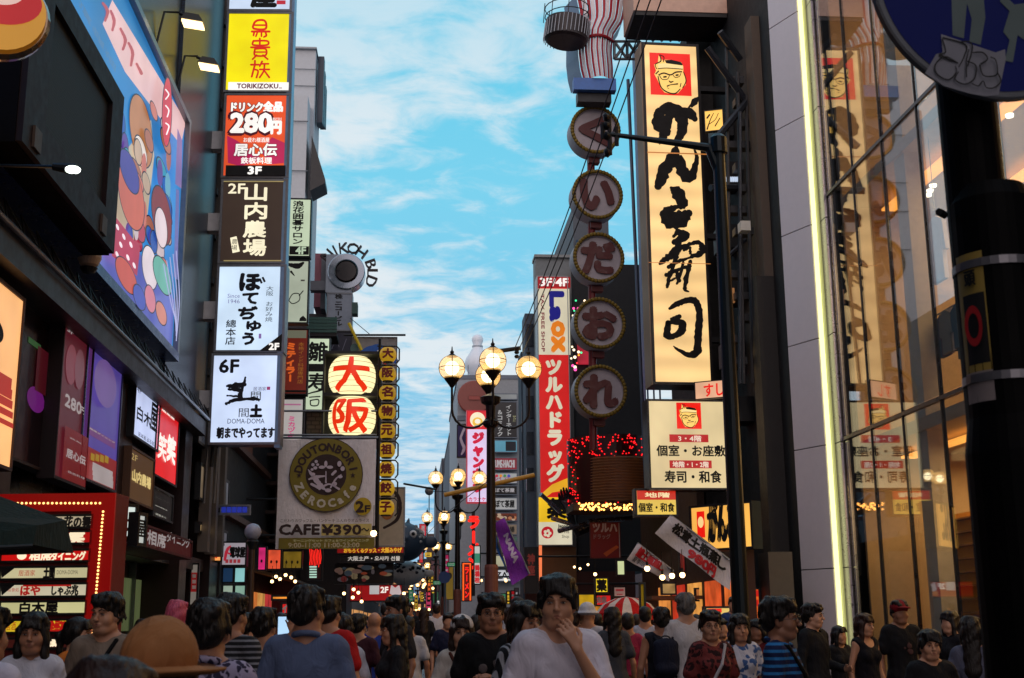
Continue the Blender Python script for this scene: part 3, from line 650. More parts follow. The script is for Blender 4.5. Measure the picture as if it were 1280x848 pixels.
    if face:   # eyes, brows and mouth
        def hp(v): return Vector(fr[0]+fr[1] @ vec(*v))
        for sx in (-1, 1):
            ey = MB().ball(hp((sx*.031, -.0755, .007)), .0118, 12, 8, (1.05, .9, .40)).build('eye', mat((205, 200, 196), .25, var=.03), root, local=True)
            MB().ball(hp((sx*.031, -.0835, .0068)), .0056, 10, 6, (1, .6, .84)).build('iris', mat((22, 14, 11), .2, var=.03), ey, local=True)
            MB().tube([hp((sx*.016, -.0865, .0085)), hp((sx*.031, -.0885, .0118)), hp((sx*.047, -.080, .0085))], [.0014, .0026, .0012], 6).build('eyelid', mat((60, 36, 28), .6), ey, local=True)
            MB().tube([hp((sx*.014, -.0925, .028)), hp((sx*.032, -.0925, .034)), hp((sx*.05, -.079, .028))], [.003, .004, .0018], 6).build('eyebrow', hairmat(hc), root, local=True)
        MB().tube([hp((-.022, -.082, -.056)), hp((-.008, -.088, -.0535)), hp((.008, -.088, -.0535)), hp((.022, -.082, -.056))], [.0008, .003, .003, .0008], 8).build('lips', mat((150, 88, 76), .5, var=.05), root, local=True)
        MB().tube([hp((-.017, -.0815, -.061)), hp((0, -.0865, -.0625)), hp((.017, -.0815, -.061))], [.0008, .0036, .0008], 8).build('lips', mat((150, 88, 76), .5, var=.05), root, local=True)
        if glasses:
            g_ = MB()
            for sx in (-1, 1):
                g_.tube([hp((sx*.033+.024*math.cos(t), -.103, .006+.018*math.sin(t))) for t in np.linspace(0, 2*PI, 15)], .0016, 6)
                g_.tube([hp((sx*.057, -.10, .01)), hp((sx*.08, .0, .005))], .0015, 6)
            g_.tube([hp((-.01, -.105, .01)), hp((.01, -.105, .01))], .0016, 6).build('glasses', mat((20, 20, 22), .3), root, local=True)
    root['_s'] = s
    if extra: extra(root, fr, B, arms)
    return root
YB = PX(223, 300, -4.6).y; ZB0 = PX(216, 441, -4.6).z; ZB1 = PX(230, 152, -4.6).z
# ------------------------------------------------------------------ ground
def ground_mat():
    m, t, b = _new('grey_paving'); l = t.links
    tcn = t.nodes.new('ShaderNodeTexCoord'); no = t.nodes.new('ShaderNodeTexNoise'); no.inputs['Scale'].default_value = .8; no.inputs['Detail'].default_value = 8; l.new(tcn.outputs['Object'], no.inputs[0])
    mx = t.nodes.new('ShaderNodeMix'); mx.data_type = 'RGBA'; l.new(no.outputs[0], mx.inputs[0]); mx.inputs[6].default_value = (*lin(70, 72, 78), 1); mx.inputs[7].default_value = (*lin(112, 114, 122), 1)
    l.new(mx.outputs[2], b.inputs['Base Color']); b.inputs['Roughness'].default_value = .38; return m
GM = ground_mat()
tag(MB().quad((-900, -60, 0), (900, -60, 0), (900, 2500, 0), (-900, 2500, 0)).build('ground', GM), kind='structure')
gr = tag(MB().quad((-4.7, -6, .004), (8.3, -6, .004), (8.3, 75, .004), (-4.7, 75, .004)).build('street', mat((58, 60, 66), .6, bump=.003)), kind='structure')
# paving slabs in the part of the street that can be seen between the people
pave = [mat((92+d, 95+d, 104+d), .45, bump=.004) for d in (-8, 0, 9)]
slab = {}
for m_ in range(3):
    slab[m_] = MB().box(-.395, .395, -.395, .395, .0, .03).build('paving_slab', pave[m_], gr, local=True)
used_s = set(); n_ = 0
for j in range(0, 34):
    for i in range(-4, 4):
        if n_ >= 270: break
        k = rnd.randrange(3)
        o = slab[k] if k not in used_s else slab[k].copy()
        if k in used_s: COL.objects.link(o)
        used_s.add(k); o.parent = gr; o.location = Vector((i*.8+.3+(.4 if j % 2 else 0), 17.5+j*.8, .008+rnd.uniform(-.003, .003)))-Vector(gr.location); n_ += 1

# neighbours of the street behind the camera (they shade the foreground and show in the glass)
t_ = empty('office_building', 'dark building beside and behind the viewer on the left', 'building', (-9, -10, 0)); MB().box(-14, -4.9, -32, 6.4, 0, 19).build('wall', mat((60, 58, 62), .7), t_)
for k in range(8):
    for z in (4, 8, 12, 16): MB().box(-4.9, -4.84, -30+k*4.5, -27+k*4.5, z, z+1.6).build('window', mat((90, 100, 120), .2), t_)
t_ = empty('office_building', 'pale building beside and behind the viewer on the right', 'building', (13, -10, 0)); MB().box(8.6, 18, -32, 6.2, 0, 16).build('wall', mat((120, 116, 116), .7), t_)
for k in range(8):
    for z in (4, 8, 12): MB().box(8.54, 8.6, -30+k*4.5, -27+k*4.5, z, z+1.6).build('window', mat((90, 100, 120), .2), t_)

# ------------------------------------------------------------------ left row: big shop building with billboard
TILE = brick_mat((18, 20, 26), (34, 38, 46), (8, 8, 10), 5, 'dark_glazed_tile', .3, .5, .16)
BLUEW = brick_mat((22, 56, 84), (34, 74, 104), (10, 18, 26), 3.2, 'blue_ribbed_wall', .35, .9, .12)
A = empty('shop_building', 'dark tiled shop building on the left carrying the blue billboard', 'building', (-8, 18, 0))
box('wall', TILE, -13, -4.85, 6.5, 31.6, 5.75, 21, A)
box('wall', mat((26, 18, 17), .6), -13, -5.6, 6.5, 31.6, 0, 5.75, A)
box('cladding', BLUEW, -4.849, -4.78, YB+.3, 28.3, 6.1, 21, A)
for y in (28.5, 29.5, 30.6): box('pilaster', mat((96, 88, 82), .6), -4.85, -4.62, y, y+.32, 3.0, 21, A)
for z in np.arange(7.0, 20, 1.1): box('wall_rib', mat((50, 50, 54), .5), -4.85, -4.74, 28.3, 31.5, z, z+.16, A)
cb_ = MB().box(-5.5, -4.55, 6.5, 27.2, 5.42, 5.72).build('cornice', mat((40, 30, 30), .5, .1), A)
MB().tube([(-4.5, 6.5, 5.78), (-4.5, 27.2, 5.78)], .035).build('pipe', STEEL, cb_)
for y in np.arange(9, 27, .62):
    MB().tube([(-4.5, y, 5.8), (-4.62, y+.2, 6.12), (-4.5, y+.5, 5.84)], .012, 5).build('cable_loop', BLK, cb_)
# shopfront between cornice and ground: piers, dark glass, lit doorway
PIER = mat((34, 14, 14), .4, .1)
for y0, y1, x in ((14.0, 15.6, -4.95), (20.35, 21.75, -4.9), (26.2, 27.0, -4.8), (30.4, 31.6, -4.85)): box('pier', PIER, -5.6, x, y0, y1, 0, 5.42, A)
box('lintel', mat((40, 24, 24), .5), -5.58, -5.0, 21.75, 30.4, 2.62, 2.9, A)
bk = MB().box(-5.59, -5.4, 15.6, 20.35, .0, 5.4).build('shopfront', mat((18, 12, 13), .25), A)
for y in (22.6, 23.3): tag(box('poster_panel', glow((120, 142, 96), .55), -5.58, -5.5, y, y+.55, 1.0, 2.45, A))
for k in range(4): box('poster_panel', glow((116, 128, 84), .35), -5.58, -5.52, 24.2+.5*k, 24.6+.5*k, 1.3, 2.3, A)
for y in (23.0, 25.2, 28.0, 29.6): MB().box(-5.58, -5.45, y, y+.06, 0, 2.6).build('door_frame', STEEL, A)

# storefront panels on the facade (plane x = -4.8)
P48 = LX(-4.8)
S = sign('shop_poster', 'leftmost tall cream backlit shop poster at the left edge of the photo', 'poster', LX(-4.75), (-60, 300, 12, 590), glow((252, 186, 120), 1.0), mat((60, 28, 22)), .2)
for i in range(5): S.rect(-20+i*3, 470+i*14, 14, 474+i*14, glow((180, 40, 24), .8, samp=False))
S.ell(-14, 410, 16, 18, INK, 'printed_shape')
S = sign('shop_poster', 'dark window pane with a purple and red glow right of the cream poster', 'window', LX(-4.98), (26, 350, 66, 596), mat((30, 12, 18), .12), mat((40, 18, 20)), .15)
S.ell(44, 500, 11, 16, glow((120, 30, 130), .5), 'purple_glow'); S.rect(34, 428, 50, 432, glow((60, 120, 60), .3)); S.rect(46, 432, 56, 496, glow((90, 16, 30), .4))
cw = glow((214, 200, 200), .42, samp=False); cr_ = glow((150, 20, 30), .32)
S = sign('shop_poster', 'maroon poster with two drink glasses and the price 280 yen', 'poster', P48, (79, 403, 104, 613), glow((92, 26, 38), .6), mat((30, 12, 14)), .2)
S.text('3F', 84, 408, 91, 420, cw, .04); S.ell(88, 456, 7, 26, glow((150, 70, 84), .45), 'printed_glass'); S.ell(98, 462, 6, 26, glow((140, 80, 92), .45), 'printed_glass')
S.text('280', 80, 492, 99, 519, cw, .06); S.text('円', 99, 508, 103, 519, cw, .04); S.rect(79, 532, 104, 610, cr_); S.text('鉄板', 84, 546, 99, 556, cw); S.text('居心伝', 80, 560, 103, 582, cw, .04); S.text('鉄板料理', 81, 588, 102, 600, cw)
S = sign('shop_poster', 'tall violet and red dining poster next to the 280 yen poster', 'poster', P48, (109, 421, 143, 617), glow((82, 66, 150), .75), mat((60, 66, 90), .3, .6), .16)
S.rect(109, 532, 143, 562, glow((120, 64, 130), .6)); S.rect(109, 558, 143, 616, glow((150, 38, 40), .55)); S.text('相席ダイニング', 110, 534, 142, 555, cw, .03); [S.rect(112+k*5.5, 566+k, 116+k*5.5, 577+k, glow((190, 150, 40), .5), 'printed_mark') for k in range(4)]; [S.rect(112, 588+k*6, 138, 590+k*6, cw, 'printed_mark') for k in range(3)]; S.ell(128, 480, 14, 30, glow((120, 90, 160), .6), 'printed_shape')
S = sign('shop_sign', 'white backlit sign reading 白木屋 above the brown 山内農場 sign', 'sign', P48, (169, 472, 196, 566), glow((200, 212, 250), .85), DKM, .18)
S.text('4F', 171, 482, 176, 494, INK); S.text('白木', 171, 506, 187, 536, INK, .03); S.text('屋', 188, 502, 195, 542, INK, .03); S.text('居食屋 完全個室', 171, 545, 194, 555, INK)
S = sign('shop_sign', 'brown sign with cream brush lettering 山内農場 under the white 白木屋 sign', 'sign', P48, (163, 557, 189, 638), glow((84, 56, 30), .7), mat((90, 60, 40)), .18)
S.text('2F', 164, 566, 171, 578, glow((210, 180, 110), .6)); S.text('山内農場', 165, 586, 187, 612, glow((226, 200, 130), .8), .05)
S = sign('shop_sign', 'bright red sign with white wreath emblem reading 居楽屋 笑笑', 'sign', P48, (196, 499, 219, 610), glow((222, 26, 30), .9), DKM, .18)
S.text('5F', 197, 510, 201, 522, WHT); S.text('居楽屋', 202, 508, 217, 526, glow((250, 236, 226)), .03); S.text('笑', 197.5, 540, 206, 578, glow((252, 240, 230)), .03); S.text('笑', 208.5, 543, 217, 581, glow((252, 240, 230)), .06)
S = sign('shop_sign', 'dark sign with rows of small white text below the red 笑笑 sign', 'sign', P48, (191, 607, 214, 655), mat((36, 34, 34), .5), DKM, .15)
for i, tx in enumerate(('大阪テレビ広場', '居酒屋フロア', '団体様歓迎', '個室あり')): S.text(tx, 193, 611+i*10, 212-i*2, 619+i*10, glow((216, 214, 200), .6))
# box sign 白木屋 turned towards the street
S = sign('shop_sign', 'small white cube sign 4F 白木屋 sticking out beside the red light board', 'sign', PV(162, 15.2, 40), (146, 629, 170, 678), glow((214, 226, 220), .95), DKM, .35)
S.text('4F', 147, 633, 152, 642, INK); S.text('白木', 148, 643, 169, 667, INK, .03); S.rect(148, 670, 168, 674, INK)
S = sign('shop_sign', 'narrow end face of the white cube sign reading 屋', 'sign', PV(175, 15.0, 76), (171, 640, 180, 684), glow((200, 206, 200), .8), DKM, .1)
S.text('屋', 172, 650, 179, 672, INK, .03)
S = sign('awning_sign', 'dark red canopy sign with grey lettering 相席ダイニング above the doorway', 'sign', LX(-4.3), (177, 654, 238, 700), mat((112, 18, 26), .6), mat((80, 14, 18)), .9)
S.text('相席', 184, 662, 206, 686, glow((200, 190, 190), .42), .04); S.text('ダイニング', 208, 664, 236, 686, glow((200, 190, 190), .36), .03)

# blue billboard
bb = empty('billboard', 'huge blue cartoon-coloured billboard on the left building above the cornice', 'billboard', (-4.6, 18, 6.7))
MB().box(-4.85, -4.6, 8.5, YB, ZB0, ZB1).build('panel', glow((48, 136, 208), .74, .3, .35), bb)
MB().box(-4.86, -4.5, 8.5, YB+.15, ZB0-.16, ZB0-.001).build('bottom_rim', mat((30, 60, 120), .3, .4), bb); MB().box(-4.86, -4.5, YB+.001, YB+.16, ZB0, ZB1+.1).build('side_rim', STEEL, bb); MB().box(-4.86, -4.5, 8.5, YB, ZB1+.001, ZB1+.12).build('top_rim', STEEL, bb)
B_ = Print(LX(-4.6), bb, .002); B_.step = .0009
gb = lambda c, s=.62: glow(c, s*1.0, .1, samp=False)
B_.rectl(15, ZB0+.05, YB-.1, ZB0+1.0, gb((120, 130, 220), .6), 'colour_band')
def blob(px, py, rx, ry, c, s=.62, name='printed_shape'):
    if rx > 4: B_.ell(px, py, rx+.8, ry+1.3, gb((40, 30, 60), .5), 'outline')
    B_.ell(px, py, rx, ry, gb(c, s), name)
B_.pol([(140, 0), (232, 152), (226, 182), (156, 90), (128, 30)], gb((236, 190, 190), .85))
B_.strokes([[(128, 4, 3), (134, 14, 4), (131, 26, 3)], [(138, 14, 3), (142, 26, 4), (140, 38, 3)], [(150, 36, 3), (156, 50, 4), (153, 62, 3)], [(160, 54, 3), (165, 66, 4), (163, 82, 3)], [(170, 80, 3), (176, 92, 4)]], gb((190, 70, 80), .8))
# plain coloured forms in place of the cartoon figures
B_.pol([(150, 196), (188, 150), (192, 196), (180, 300), (150, 330), (140, 260)], gb((226, 206, 178)))
blob(176, 165, 15, 42, (214, 140, 84)); blob(175, 190, 8, 17, (250, 236, 226), .8)
rb2 = random.Random(5)
for k in range(46):
    x = rb2.uniform(150, 208); y = rb2.uniform(max(120, 60+(x-140)*1.5), 290+(x-140)*1.6-20)
    blob(x, y, rb2.uniform(3, 7), rb2.uniform(6, 18), rb2.choice(((236, 130, 110), (226, 190, 160), (110, 70, 170), (60, 170, 200), (240, 214, 220), (210, 60, 90), (40, 90, 190), (120, 190, 220), (200, 120, 90))), .6)
blob(158, 245, 17, 40, (232, 110, 84)); blob(155, 215, 13, 22, (92, 70, 170)); blob(196, 270, 13, 34, (150, 40, 50)); blob(195, 285, 8, 24, (236, 214, 220), .8)
B_.pol([(134, 268), (168, 310), (164, 345), (132, 320)], gb((206, 40, 84)))
for x, y in ((139, 284), (147, 296), (156, 306), (143, 306), (152, 322), (160, 332), (138, 318)): blob(x, y, 2.2, 3.2, (250, 230, 236), .9, 'printed_dot')
blob(180, 335, 10, 26, (238, 220, 226), .8); blob(150, 345, 14, 18, (226, 90, 70)); blob(196, 345, 12, 20, (120, 200, 180)); blob(180, 374, 7, 16, (240, 140, 160)); blob(194, 392, 7, 13, (240, 150, 130)); blob(166, 372, 8, 14, (80, 90, 200))
blob(201, 140, 6, 46, (214, 34, 60), .8, 'printed_plaque'); B_.strokes([[(199, 112, 1.6), (203, 118, 1.6), (199, 124, 1.6)], [(199, 132, 1.6), (203, 138, 1.6), (201, 146, 1.6)], [(199, 154, 1.6), (203, 158, 1.6), (200, 168, 1.6)]], gb((250, 240, 240), 1))
B_.pol([(214, 160), (220, 176), (219, 236), (211, 230)], gb((150, 120, 190))); B_.pol([(212, 236), (216, 238), (214, 350), (209, 346)], gb((120, 120, 200)))
for i in range(5): B_.stroke([(196+i*4, 330-i*4, 1.2), (204+i*3, 372, 1.2), (212, 402+i*6, 1.2)], gb((190, 190, 240), .7)).build('printed_line', gb((190, 190, 240), .7), bb)
B_.text('道頓堀', 86, 6, 134, 82, gb((86, 128, 176), .8), .04)

# LED screen box
sc_ = empty('led_screen', 'large switched-off video screen in a dark frame fixed over the billboard', 'screen', (-4.4, 16, 6.6))
XS = -4.15; yl, yr = PX(55, 85, XS).y, PX(130, 193, XS).y; zt, zb = PX(138, 134, XS).z, PX(120, 252, XS).z; yo0, yo1 = yl-.75, PX(143, 220, XS).y; zo0, zo1 = PX(125, 306, XS).z, zt+.35
MB().box(-4.75, XS, yo0, yo1, zo0, zo1).build('housing', mat((13, 7, 7), .8, 0, spec=.1), sc_)
pr = Print(LX(XS), sc_, .0)
for a, b, c_, d in ((yo0+.02, yo1-.02, zo0+.02, zb), (yo0+.02, yo1-.02, zt, zo1-.02), (yo0+.02, yl, zb, zt), (yr, yo1-.02, zb, zt)): MB().pbox(LX(XS), a, b, c_, d, .0005, .07).build('frame_bar', mat((34, 17, 17), .6, 0, spec=.2), sc_)
pr.rectl(yl, zb, yr, zt, brick_mat((9, 9, 11), (11, 11, 13), (4, 4, 5), 10, 'led_modules', .7, .4, .4), 'screen')
for y, z in ((yl-.3, zb-.28), (yr-.1, zb-.28)): MB().pbox(LX(XS+.07), y-.12, y+.12, z-.12, z+.12, 0, .03).build('vent_grille', mat((70, 50, 36)), sc_)

# round lit emblem, top left corner, near the camera
ov = empty('emblem_sign', 'glossy oval lit emblem in red and amber at the top left corner', 'sign', PY(10, 20, 7.0))
pf = FY(7.0, 18); ca, cbb = pf.uv(2, 14)
MB().lathe(pf.p(ca, cbb, -.12), [(.0, -.1), (.16, -.08), (.24, 0), (.25, .05), (.235, .09)], 36, pf.n).build('rim', mat((150, 130, 110), .12, .8), ov)
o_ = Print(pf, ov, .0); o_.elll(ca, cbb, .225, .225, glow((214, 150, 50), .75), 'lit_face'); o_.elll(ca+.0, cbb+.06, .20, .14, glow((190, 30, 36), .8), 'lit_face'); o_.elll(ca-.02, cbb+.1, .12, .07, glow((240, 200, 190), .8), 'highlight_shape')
MB().tube([pf.p(ca, cbb, -.2), pf.p(ca-.8, cbb+.6, -.3)], .04).build('bracket', DKM, ov)

# floodlights on arms, spot lamp and dome camera
def flood(px, py, D, X0, label, rise=.55):
    q = PY(px, py, D); r_ = empty('floodlight', label, 'lamp', q, 'floodlights over the billboard')
    MB().tube([(X0, q.y, q.z-rise), (X0+.12, q.y, q.z+.16), (q.x-.22, q.y, q.z+.16)], .022).build('arm', DKM, r_)
    MB().tube([(q.x-.25, q.y, q.z+.14), (q.x-.12, q.y, q.z+.09)], .03).build('joint', DKM, r_)
    MB().hexa([(q.x-.2, q.y-.16, q.z-.03), (q.x+.22, q.y-.16, q.z-.09), (q.x+.22, q.y+.16, q.z-.09), (q.x-.2, q.y+.16, q.z-.03), (q.x-.12, q.y-.1, q.z+.12), (q.x+.12, q.y-.1, q.z+.08), (q.x+.12, q.y+.1, q.z+.08), (q.x-.12, q.y+.1, q.z+.12)]).build('shade', mat((60, 58, 54), .4, .4), r_)
    MB().hexa([(q.x-.18, q.y-.14, q.z-.075), (q.x+.2, q.y-.14, q.z-.13), (q.x+.2, q.y+.14, q.z-.13), (q.x-.18, q.y+.14, q.z-.075), (q.x-.18, q.y-.14, q.z-.035), (q.x+.2, q.y-.14, q.z-.095), (q.x+.2, q.y+.14, q.z-.095), (q.x-.18, q.y+.14, q.z-.035)]).build('lit_lens', glow((255, 214, 150), 3.5), r_)
flood(241, 26, 21.5, -4.85, 'upper of the two lit floodlights on arms by the sign column')
flood(261, 80, 23.6, -4.85, 'lower of the two lit floodlights on arms by the sign column')
q = PY(92, 212, 9.5); r_ = empty('spotlight', 'bright white spotlight on a long thin arm in front of the video screen', 'lamp', q)
MB().tube([PX(0, 207, -4.1), q+Vector((-.12, 0, .02))], .014).build('arm', DKM, r_); MB().tube([q+Vector((-.16, 0, .02)), q+Vector((.02, 0, .0))], [.03, .05], 10).build('shade', DKM, r_); MB().ball(q+Vector((.0, -.02, -.01)), .052, 12, 8, (1.2, .9, .62)).build('lit_lens', glow((238, 250, 236), 4), r_)
q = PX(112, 320, -4.45); r_ = empty('dome_camera', 'white dome security camera under the billboard', 'camera', q)
MB().lathe(q+Vector((0, 0, -.16)), [(.03, -.02), (.12, .03), (.16, .12), (.16, .2), (.14, .26), (.0, .27)], 20).build('dome', mat((196, 170, 150), .4), r_)
MB().lathe(q+Vector((0, 0, -.2)), [(.0, -.06), (.08, -.04), (.12, .03), (.0, .04)], 16).build('lens_cover', BLK, r_); MB().tube([q+Vector((-.4, 0, .2)), q+Vector((0, 0, .18))], .03).build('bracket', DKM, r_)

# red light board (directory) with bulbs
rb = empty('light_board', 'tall red directory board edged with small bulbs at lower left', 'sign', PY(75, 848, 14))
F14 = FY(14, -6)
a0, b1 = F14.uv(4, 618); a1, _ = F14.uv(145, 618)
RED = glow((150, 10, 8), .55)
MB().pbox(F14, a0-.05, a1, .0, b1, -.45, -.02).build('housing', mat((110, 12, 10), .5), rb)
for q_ in ((a0-.05, a1, b1-.20, b1), (a1-.26, a1, .3, b1-.20), (a0-.05, a0+.0, .3, b1-.20)): MB().pbox(F14, *q_[:2], *q_[2:], -.02, .02).build('rim', RED, rb)
bulbm = glow((255, 190, 110), 3.0, 0, samp=False); bm_ = MB().ball((0, 0, 0), .013, 8, 6).build('bulb', bulbm, rb, local=True); first = True
def bulb(p, proto, par):
    o = proto.copy(); COL.objects.link(o); o.parent = par; o.location = Vector(p)-wloc(par)
pts = [F14.p(*F14.uv(x, 629.5), .03) for x in np.arange(18, 129, 5.4)]+[F14.p(*F14.uv(130-(y-640)*.085, y), .03) for y in np.arange(640, 800, 4.6)]
bm_.location = pts[0]-wloc(rb)
for p in pts[1:]: bulb(p, bm_, rb)
rows = [(644, 661, (196, 180, 150), .75, [('宴', 40, 646, 54, 660, 0, .04), ('全席個室 全180席', 52, 647, 78, 652, 0, 0), ('居酒屋', 58, 653, 78, 659, 0, .03), ('花の舞', 82, 646, 114, 660, 0, .05)]),
        (664, 681, (176, 16, 16), .9, [('居楽屋', 22, 667, 58, 677, 1, .03), ('笑笑', 66, 665, 105, 680, 1, .08)]),
        (687, 703, (200, 18, 16), .9, [('相席', 38, 689, 64, 701, 1, .05), ('ダイニング', 65, 690, 107, 701, 1, .05)]),
        (708, 725, (214, 204, 158), .78, [('居酒家', 24, 713, 44, 720, 2, 0), ('土間', 56, 709, 68, 723, 0, .06), ('DOMA-DOMA', 72, 713, 98, 718, 3, 0)]),
        (729, 747, (220, 208, 178), .78, [('和食処', 10, 735, 24, 740, 2, 0), ('はや', 27, 733, 50, 744, 2, .06), ('しゃぶ兆', 66, 732, 98, 744, 0, .05)]),
        (751, 769, (214, 208, 150), .78, [('白木屋', 26, 753, 72, 767, 0, .05)]),
        (774, 792, (222, 190, 40), .85, [('全品280円', 62, 775, 92, 790, 2, .08), ('居酒', 8, 778, 20, 788, 2, 0)]),
        (797, 812, (60, 20, 16), .8, [('280円', 62, 798, 78, 809, 1, .06)])]
inks = [INK, glow((255, 236, 200), 1.0, samp=False), glow((190, 24, 20), .7, samp=False), glow((120, 110, 90), .5, samp=False)]
for i, (y0, y1, c_, s_, items) in enumerate(rows):
    S = sign('directory_panel', None, None, Pl(F14.p(0, 0, -.01), F14.rt), (1-i*.3, y0, 117-i*1.6, y1), glow(c_, s_), BLK, .01, .025, parent=rb)
    for t_, x0, ya, x1, yb, k, bd in items: S.text(t_, x0, ya, x1, yb, inks[k], bd)
    if i in (3, 4, 6): S.pol([(2, y0+2), (20, y0+2), (3, y1-2)], INK)
    if i == 4: S.rect(30, 731, 90, 733, inks[2])
    if i == 2: S.ell(28, 695, 6, 5, inks[1], 'emblem')
aw = empty('awning', 'dark green fabric awning corner at the left edge in front of the light board', 'awning', PY(10, 690, 9))
P9 = PY(0, 640, 9); P9b = PY(47, 657, 9.3); P9c = PY(46, 682, 9.3); P9d = PY(0, 684, 8.7)
MB().hexa([P9d+Vector((-.6, 0, -.02)), P9c+Vector((0, -.1, 0)), P9c+Vector((0, 1.0, 0)), P9d+Vector((-.6, 1.2, 0)), P9+Vector((-.6, 0, .0)), P9b, P9b+Vector((-.02, .8, .1)), P9+Vector((-.6, 1.2, .3))]).build('canopy', cloth((20, 34, 30)), aw)
MB().tube([P9d+Vector((-.6, 0, -.03)), P9c+Vector((0, -.11, -.01))], .015).build('front_rail', DKM, aw)
MB().tube([P9d+Vector((-.6, .6, 0)), P9d+Vector((-.6, .6, -2.4))], .02).build('post', DKM, aw)

# ------------------------------------------------------------------ sign column (lit box signs one above the other)
F27 = FY(27, -3)
col_ = empty('sign_column', 'tall column of six lit box signs topped by the yellow 鳥貴族 panel', 'sign', PY(305, 560, 27))
a_r, _ = F27.uv(366, 100)
def cpanel(rect, face, name, frame=STEEL, d=.42):
    return sign(name, None, None, F27, rect, face, frame, d, .055, parent=col_)
S = cpanel((287, -60, 365, 15), glow((206, 222, 246), .9), 'sign_box'); S.text('屋', 316, -22, 344, 9, INK, .06); S.rect(346, 1, 357, 6, glow((200, 40, 60), .8))
red = glow((214, 36, 20), .95); wh = glow((250, 246, 240), 1.0)
S = cpanel((284, 15, 364, 116), glow((246, 228, 8), .95, tubes=.0), 'sign_box')
# archaic-style characters drawn as strokes
rs = red
S.strokes([[(318, 29, 2.7), (322, 26, 2.7), (330, 26, 2.7), (333, 31, 2.7), (331, 37, 2.7), (317, 36, 2.7), (318, 29, 2.7)], [(318, 32, 2.2), (332, 32, 2.2)], [(315, 40, 2.7), (337, 40, 2.7)], [(318, 40, 2.7), (317, 45, 2.2)], [(322, 41, 2.2), (320, 46, 2.2)], [(327, 41, 2.2), (327, 46, 2.2)], [(332, 41, 2.2), (333, 45, 2.7), (330, 47, 2.2)]], rs, 'brush_character', .03)
S.strokes([[(317, 52, 2.4), (334, 52, 2.4), (334, 57, 2.4), (317, 57, 2.4), (317, 52, 2.4)], [(325, 49, 2.4), (325, 60, 2.4)], [(314, 60, 2.4), (337, 60, 2.4)], [(319, 62, 2.4), (332, 62, 2.4), (332, 70, 2.4), (319, 70, 2.4), (319, 62, 2.4)], [(319, 66, 1.9), (332, 66, 1.9)], [(321, 70, 2.4), (316, 75, 2.2)], [(329, 70, 2.4), (335, 75, 2.2)]], rs, 'brush_character', .03)
S.strokes([[(319, 77, 2.4), (319, 82, 2.4)], [(314, 82, 2.4), (324, 82, 2.4)], [(319, 82, 2.4), (315, 97, 2.4)], [(319, 88, 2.2), (323, 90, 2.2), (321, 98, 2.4)], [(328, 78, 2.4), (325, 84, 2.2)], [(327, 81, 2.2), (336, 81, 2.2)], [(325, 88, 2.2), (337, 88, 2.2)], [(331, 82, 2.4), (330, 90, 2.2), (325, 98, 2.4)], [(331, 90, 2.2), (337, 98, 2.4)]], rs, 'brush_character', .03)
S.rect(286, 104, 361, 114, wh); S.text('TORIKIZOKU', 297, 106, 348, 112, glow((120, 24, 60), .5), .05); S.rect(349, 111, 353, 112, glow((120, 24, 60), .5))
S = cpanel((281, 117, 361, 223), glow((232, 84, 40), .92), 'sign_box')
S.pol([(284, 170), (296, 176), (330, 200), (300, 208), (285, 204)], glow((190, 30, 90), .8)); S.pol([(340, 172), (358, 180), (357, 204), (338, 206), (326, 190)], glow((196, 40, 90), .8))
dk = glow((100, 10, 40), .4)
S.text('ドリンク', 290, 129, 328, 140, dk, .14); S.text('ドリンク', 290, 129, 328, 140, wh, .07); S.text('全品', 330, 128, 353, 140, wh, .07)
S.text('280', 288, 142, 340, 168, dk, .12); S.text('280', 290, 143, 339, 166, wh, .07); S.text('円', 340, 153, 351, 168, wh, .08); S.text('税別', 341, 148, 352, 152, wh)
S.text('お疲れ様酒屋', 305, 173, 337, 179, wh, .02); S.text('居心伝', 294, 181, 346, 196, dk, .08); S.text('居心伝', 294, 181, 346, 196, wh, .04); S.text('鉄板料理', 302, 198, 340, 206, wh, .03)
S.rect(283, 208, 357, 221, INK); S.text('3F', 311, 210, 327, 219, wh, .07)
S = cpanel((277, 224, 357, 330), glow((58, 44, 36), .8), 'sign_box'); cr2 = glow((250, 240, 206), 1.0)
S.text('2F', 286, 230, 306, 242, cr2, .03)
for i, k in enumerate('山内農場'): S.text(k, 307 if i < 2 else 305, 231+i*23, 333 if i < 2 else 332, 251+i*23, cr2, .035)
S.pol([(288, 298), (296, 296), (300, 315), (291, 317)], cr2); S.text('農場', 290, 299, 297, 314, INK, 0, True)
for q_ in ((280, 227, 355, 228.4), (280, 326, 352, 327.4)): S.rect(*q_, glow((200, 180, 120), .5))
bl = mat((14, 18, 34), .7)
S = cpanel((272, 331, 355, 441), glow((206, 228, 250), 1.0), 'sign_box')
for k, x, y, w, h_ in (('ほ', 301, 343, 23, 20), ('て', 304, 367, 18, 13), ('ぢ', 299, 384, 22, 15), ('ゅ', 309, 402, 17, 12), ('う', 304, 417, 13, 14)): S.text(k, x, y, x+w, y+h_, bl, .075)
S.text('゛', 324, 347, 332, 355, bl, .05)
S.text('大阪 お好み焼', 333, 358, 341, 403, bl, .0, True); S.text('Since', 285, 368, 300, 373, glow((140, 140, 190), .7)); S.text('1946', 286, 375, 300, 380, glow((140, 140, 190), .7)); S.text('總本店', 283, 400, 295, 432, bl, .02, True)
S.rect(324, 418, 327, 424, glow((150, 120, 190), .6)); S.pol([(353, 418), (352, 439), (325, 439)], INK); S.text('2F', 337, 430, 349, 438, wh, .06)
S = cpanel((265, 442, 350, 556), glow((206, 222, 252), 1.0), 'sign_box')
S.text('6F', 275, 450, 298, 466, bl, .05)
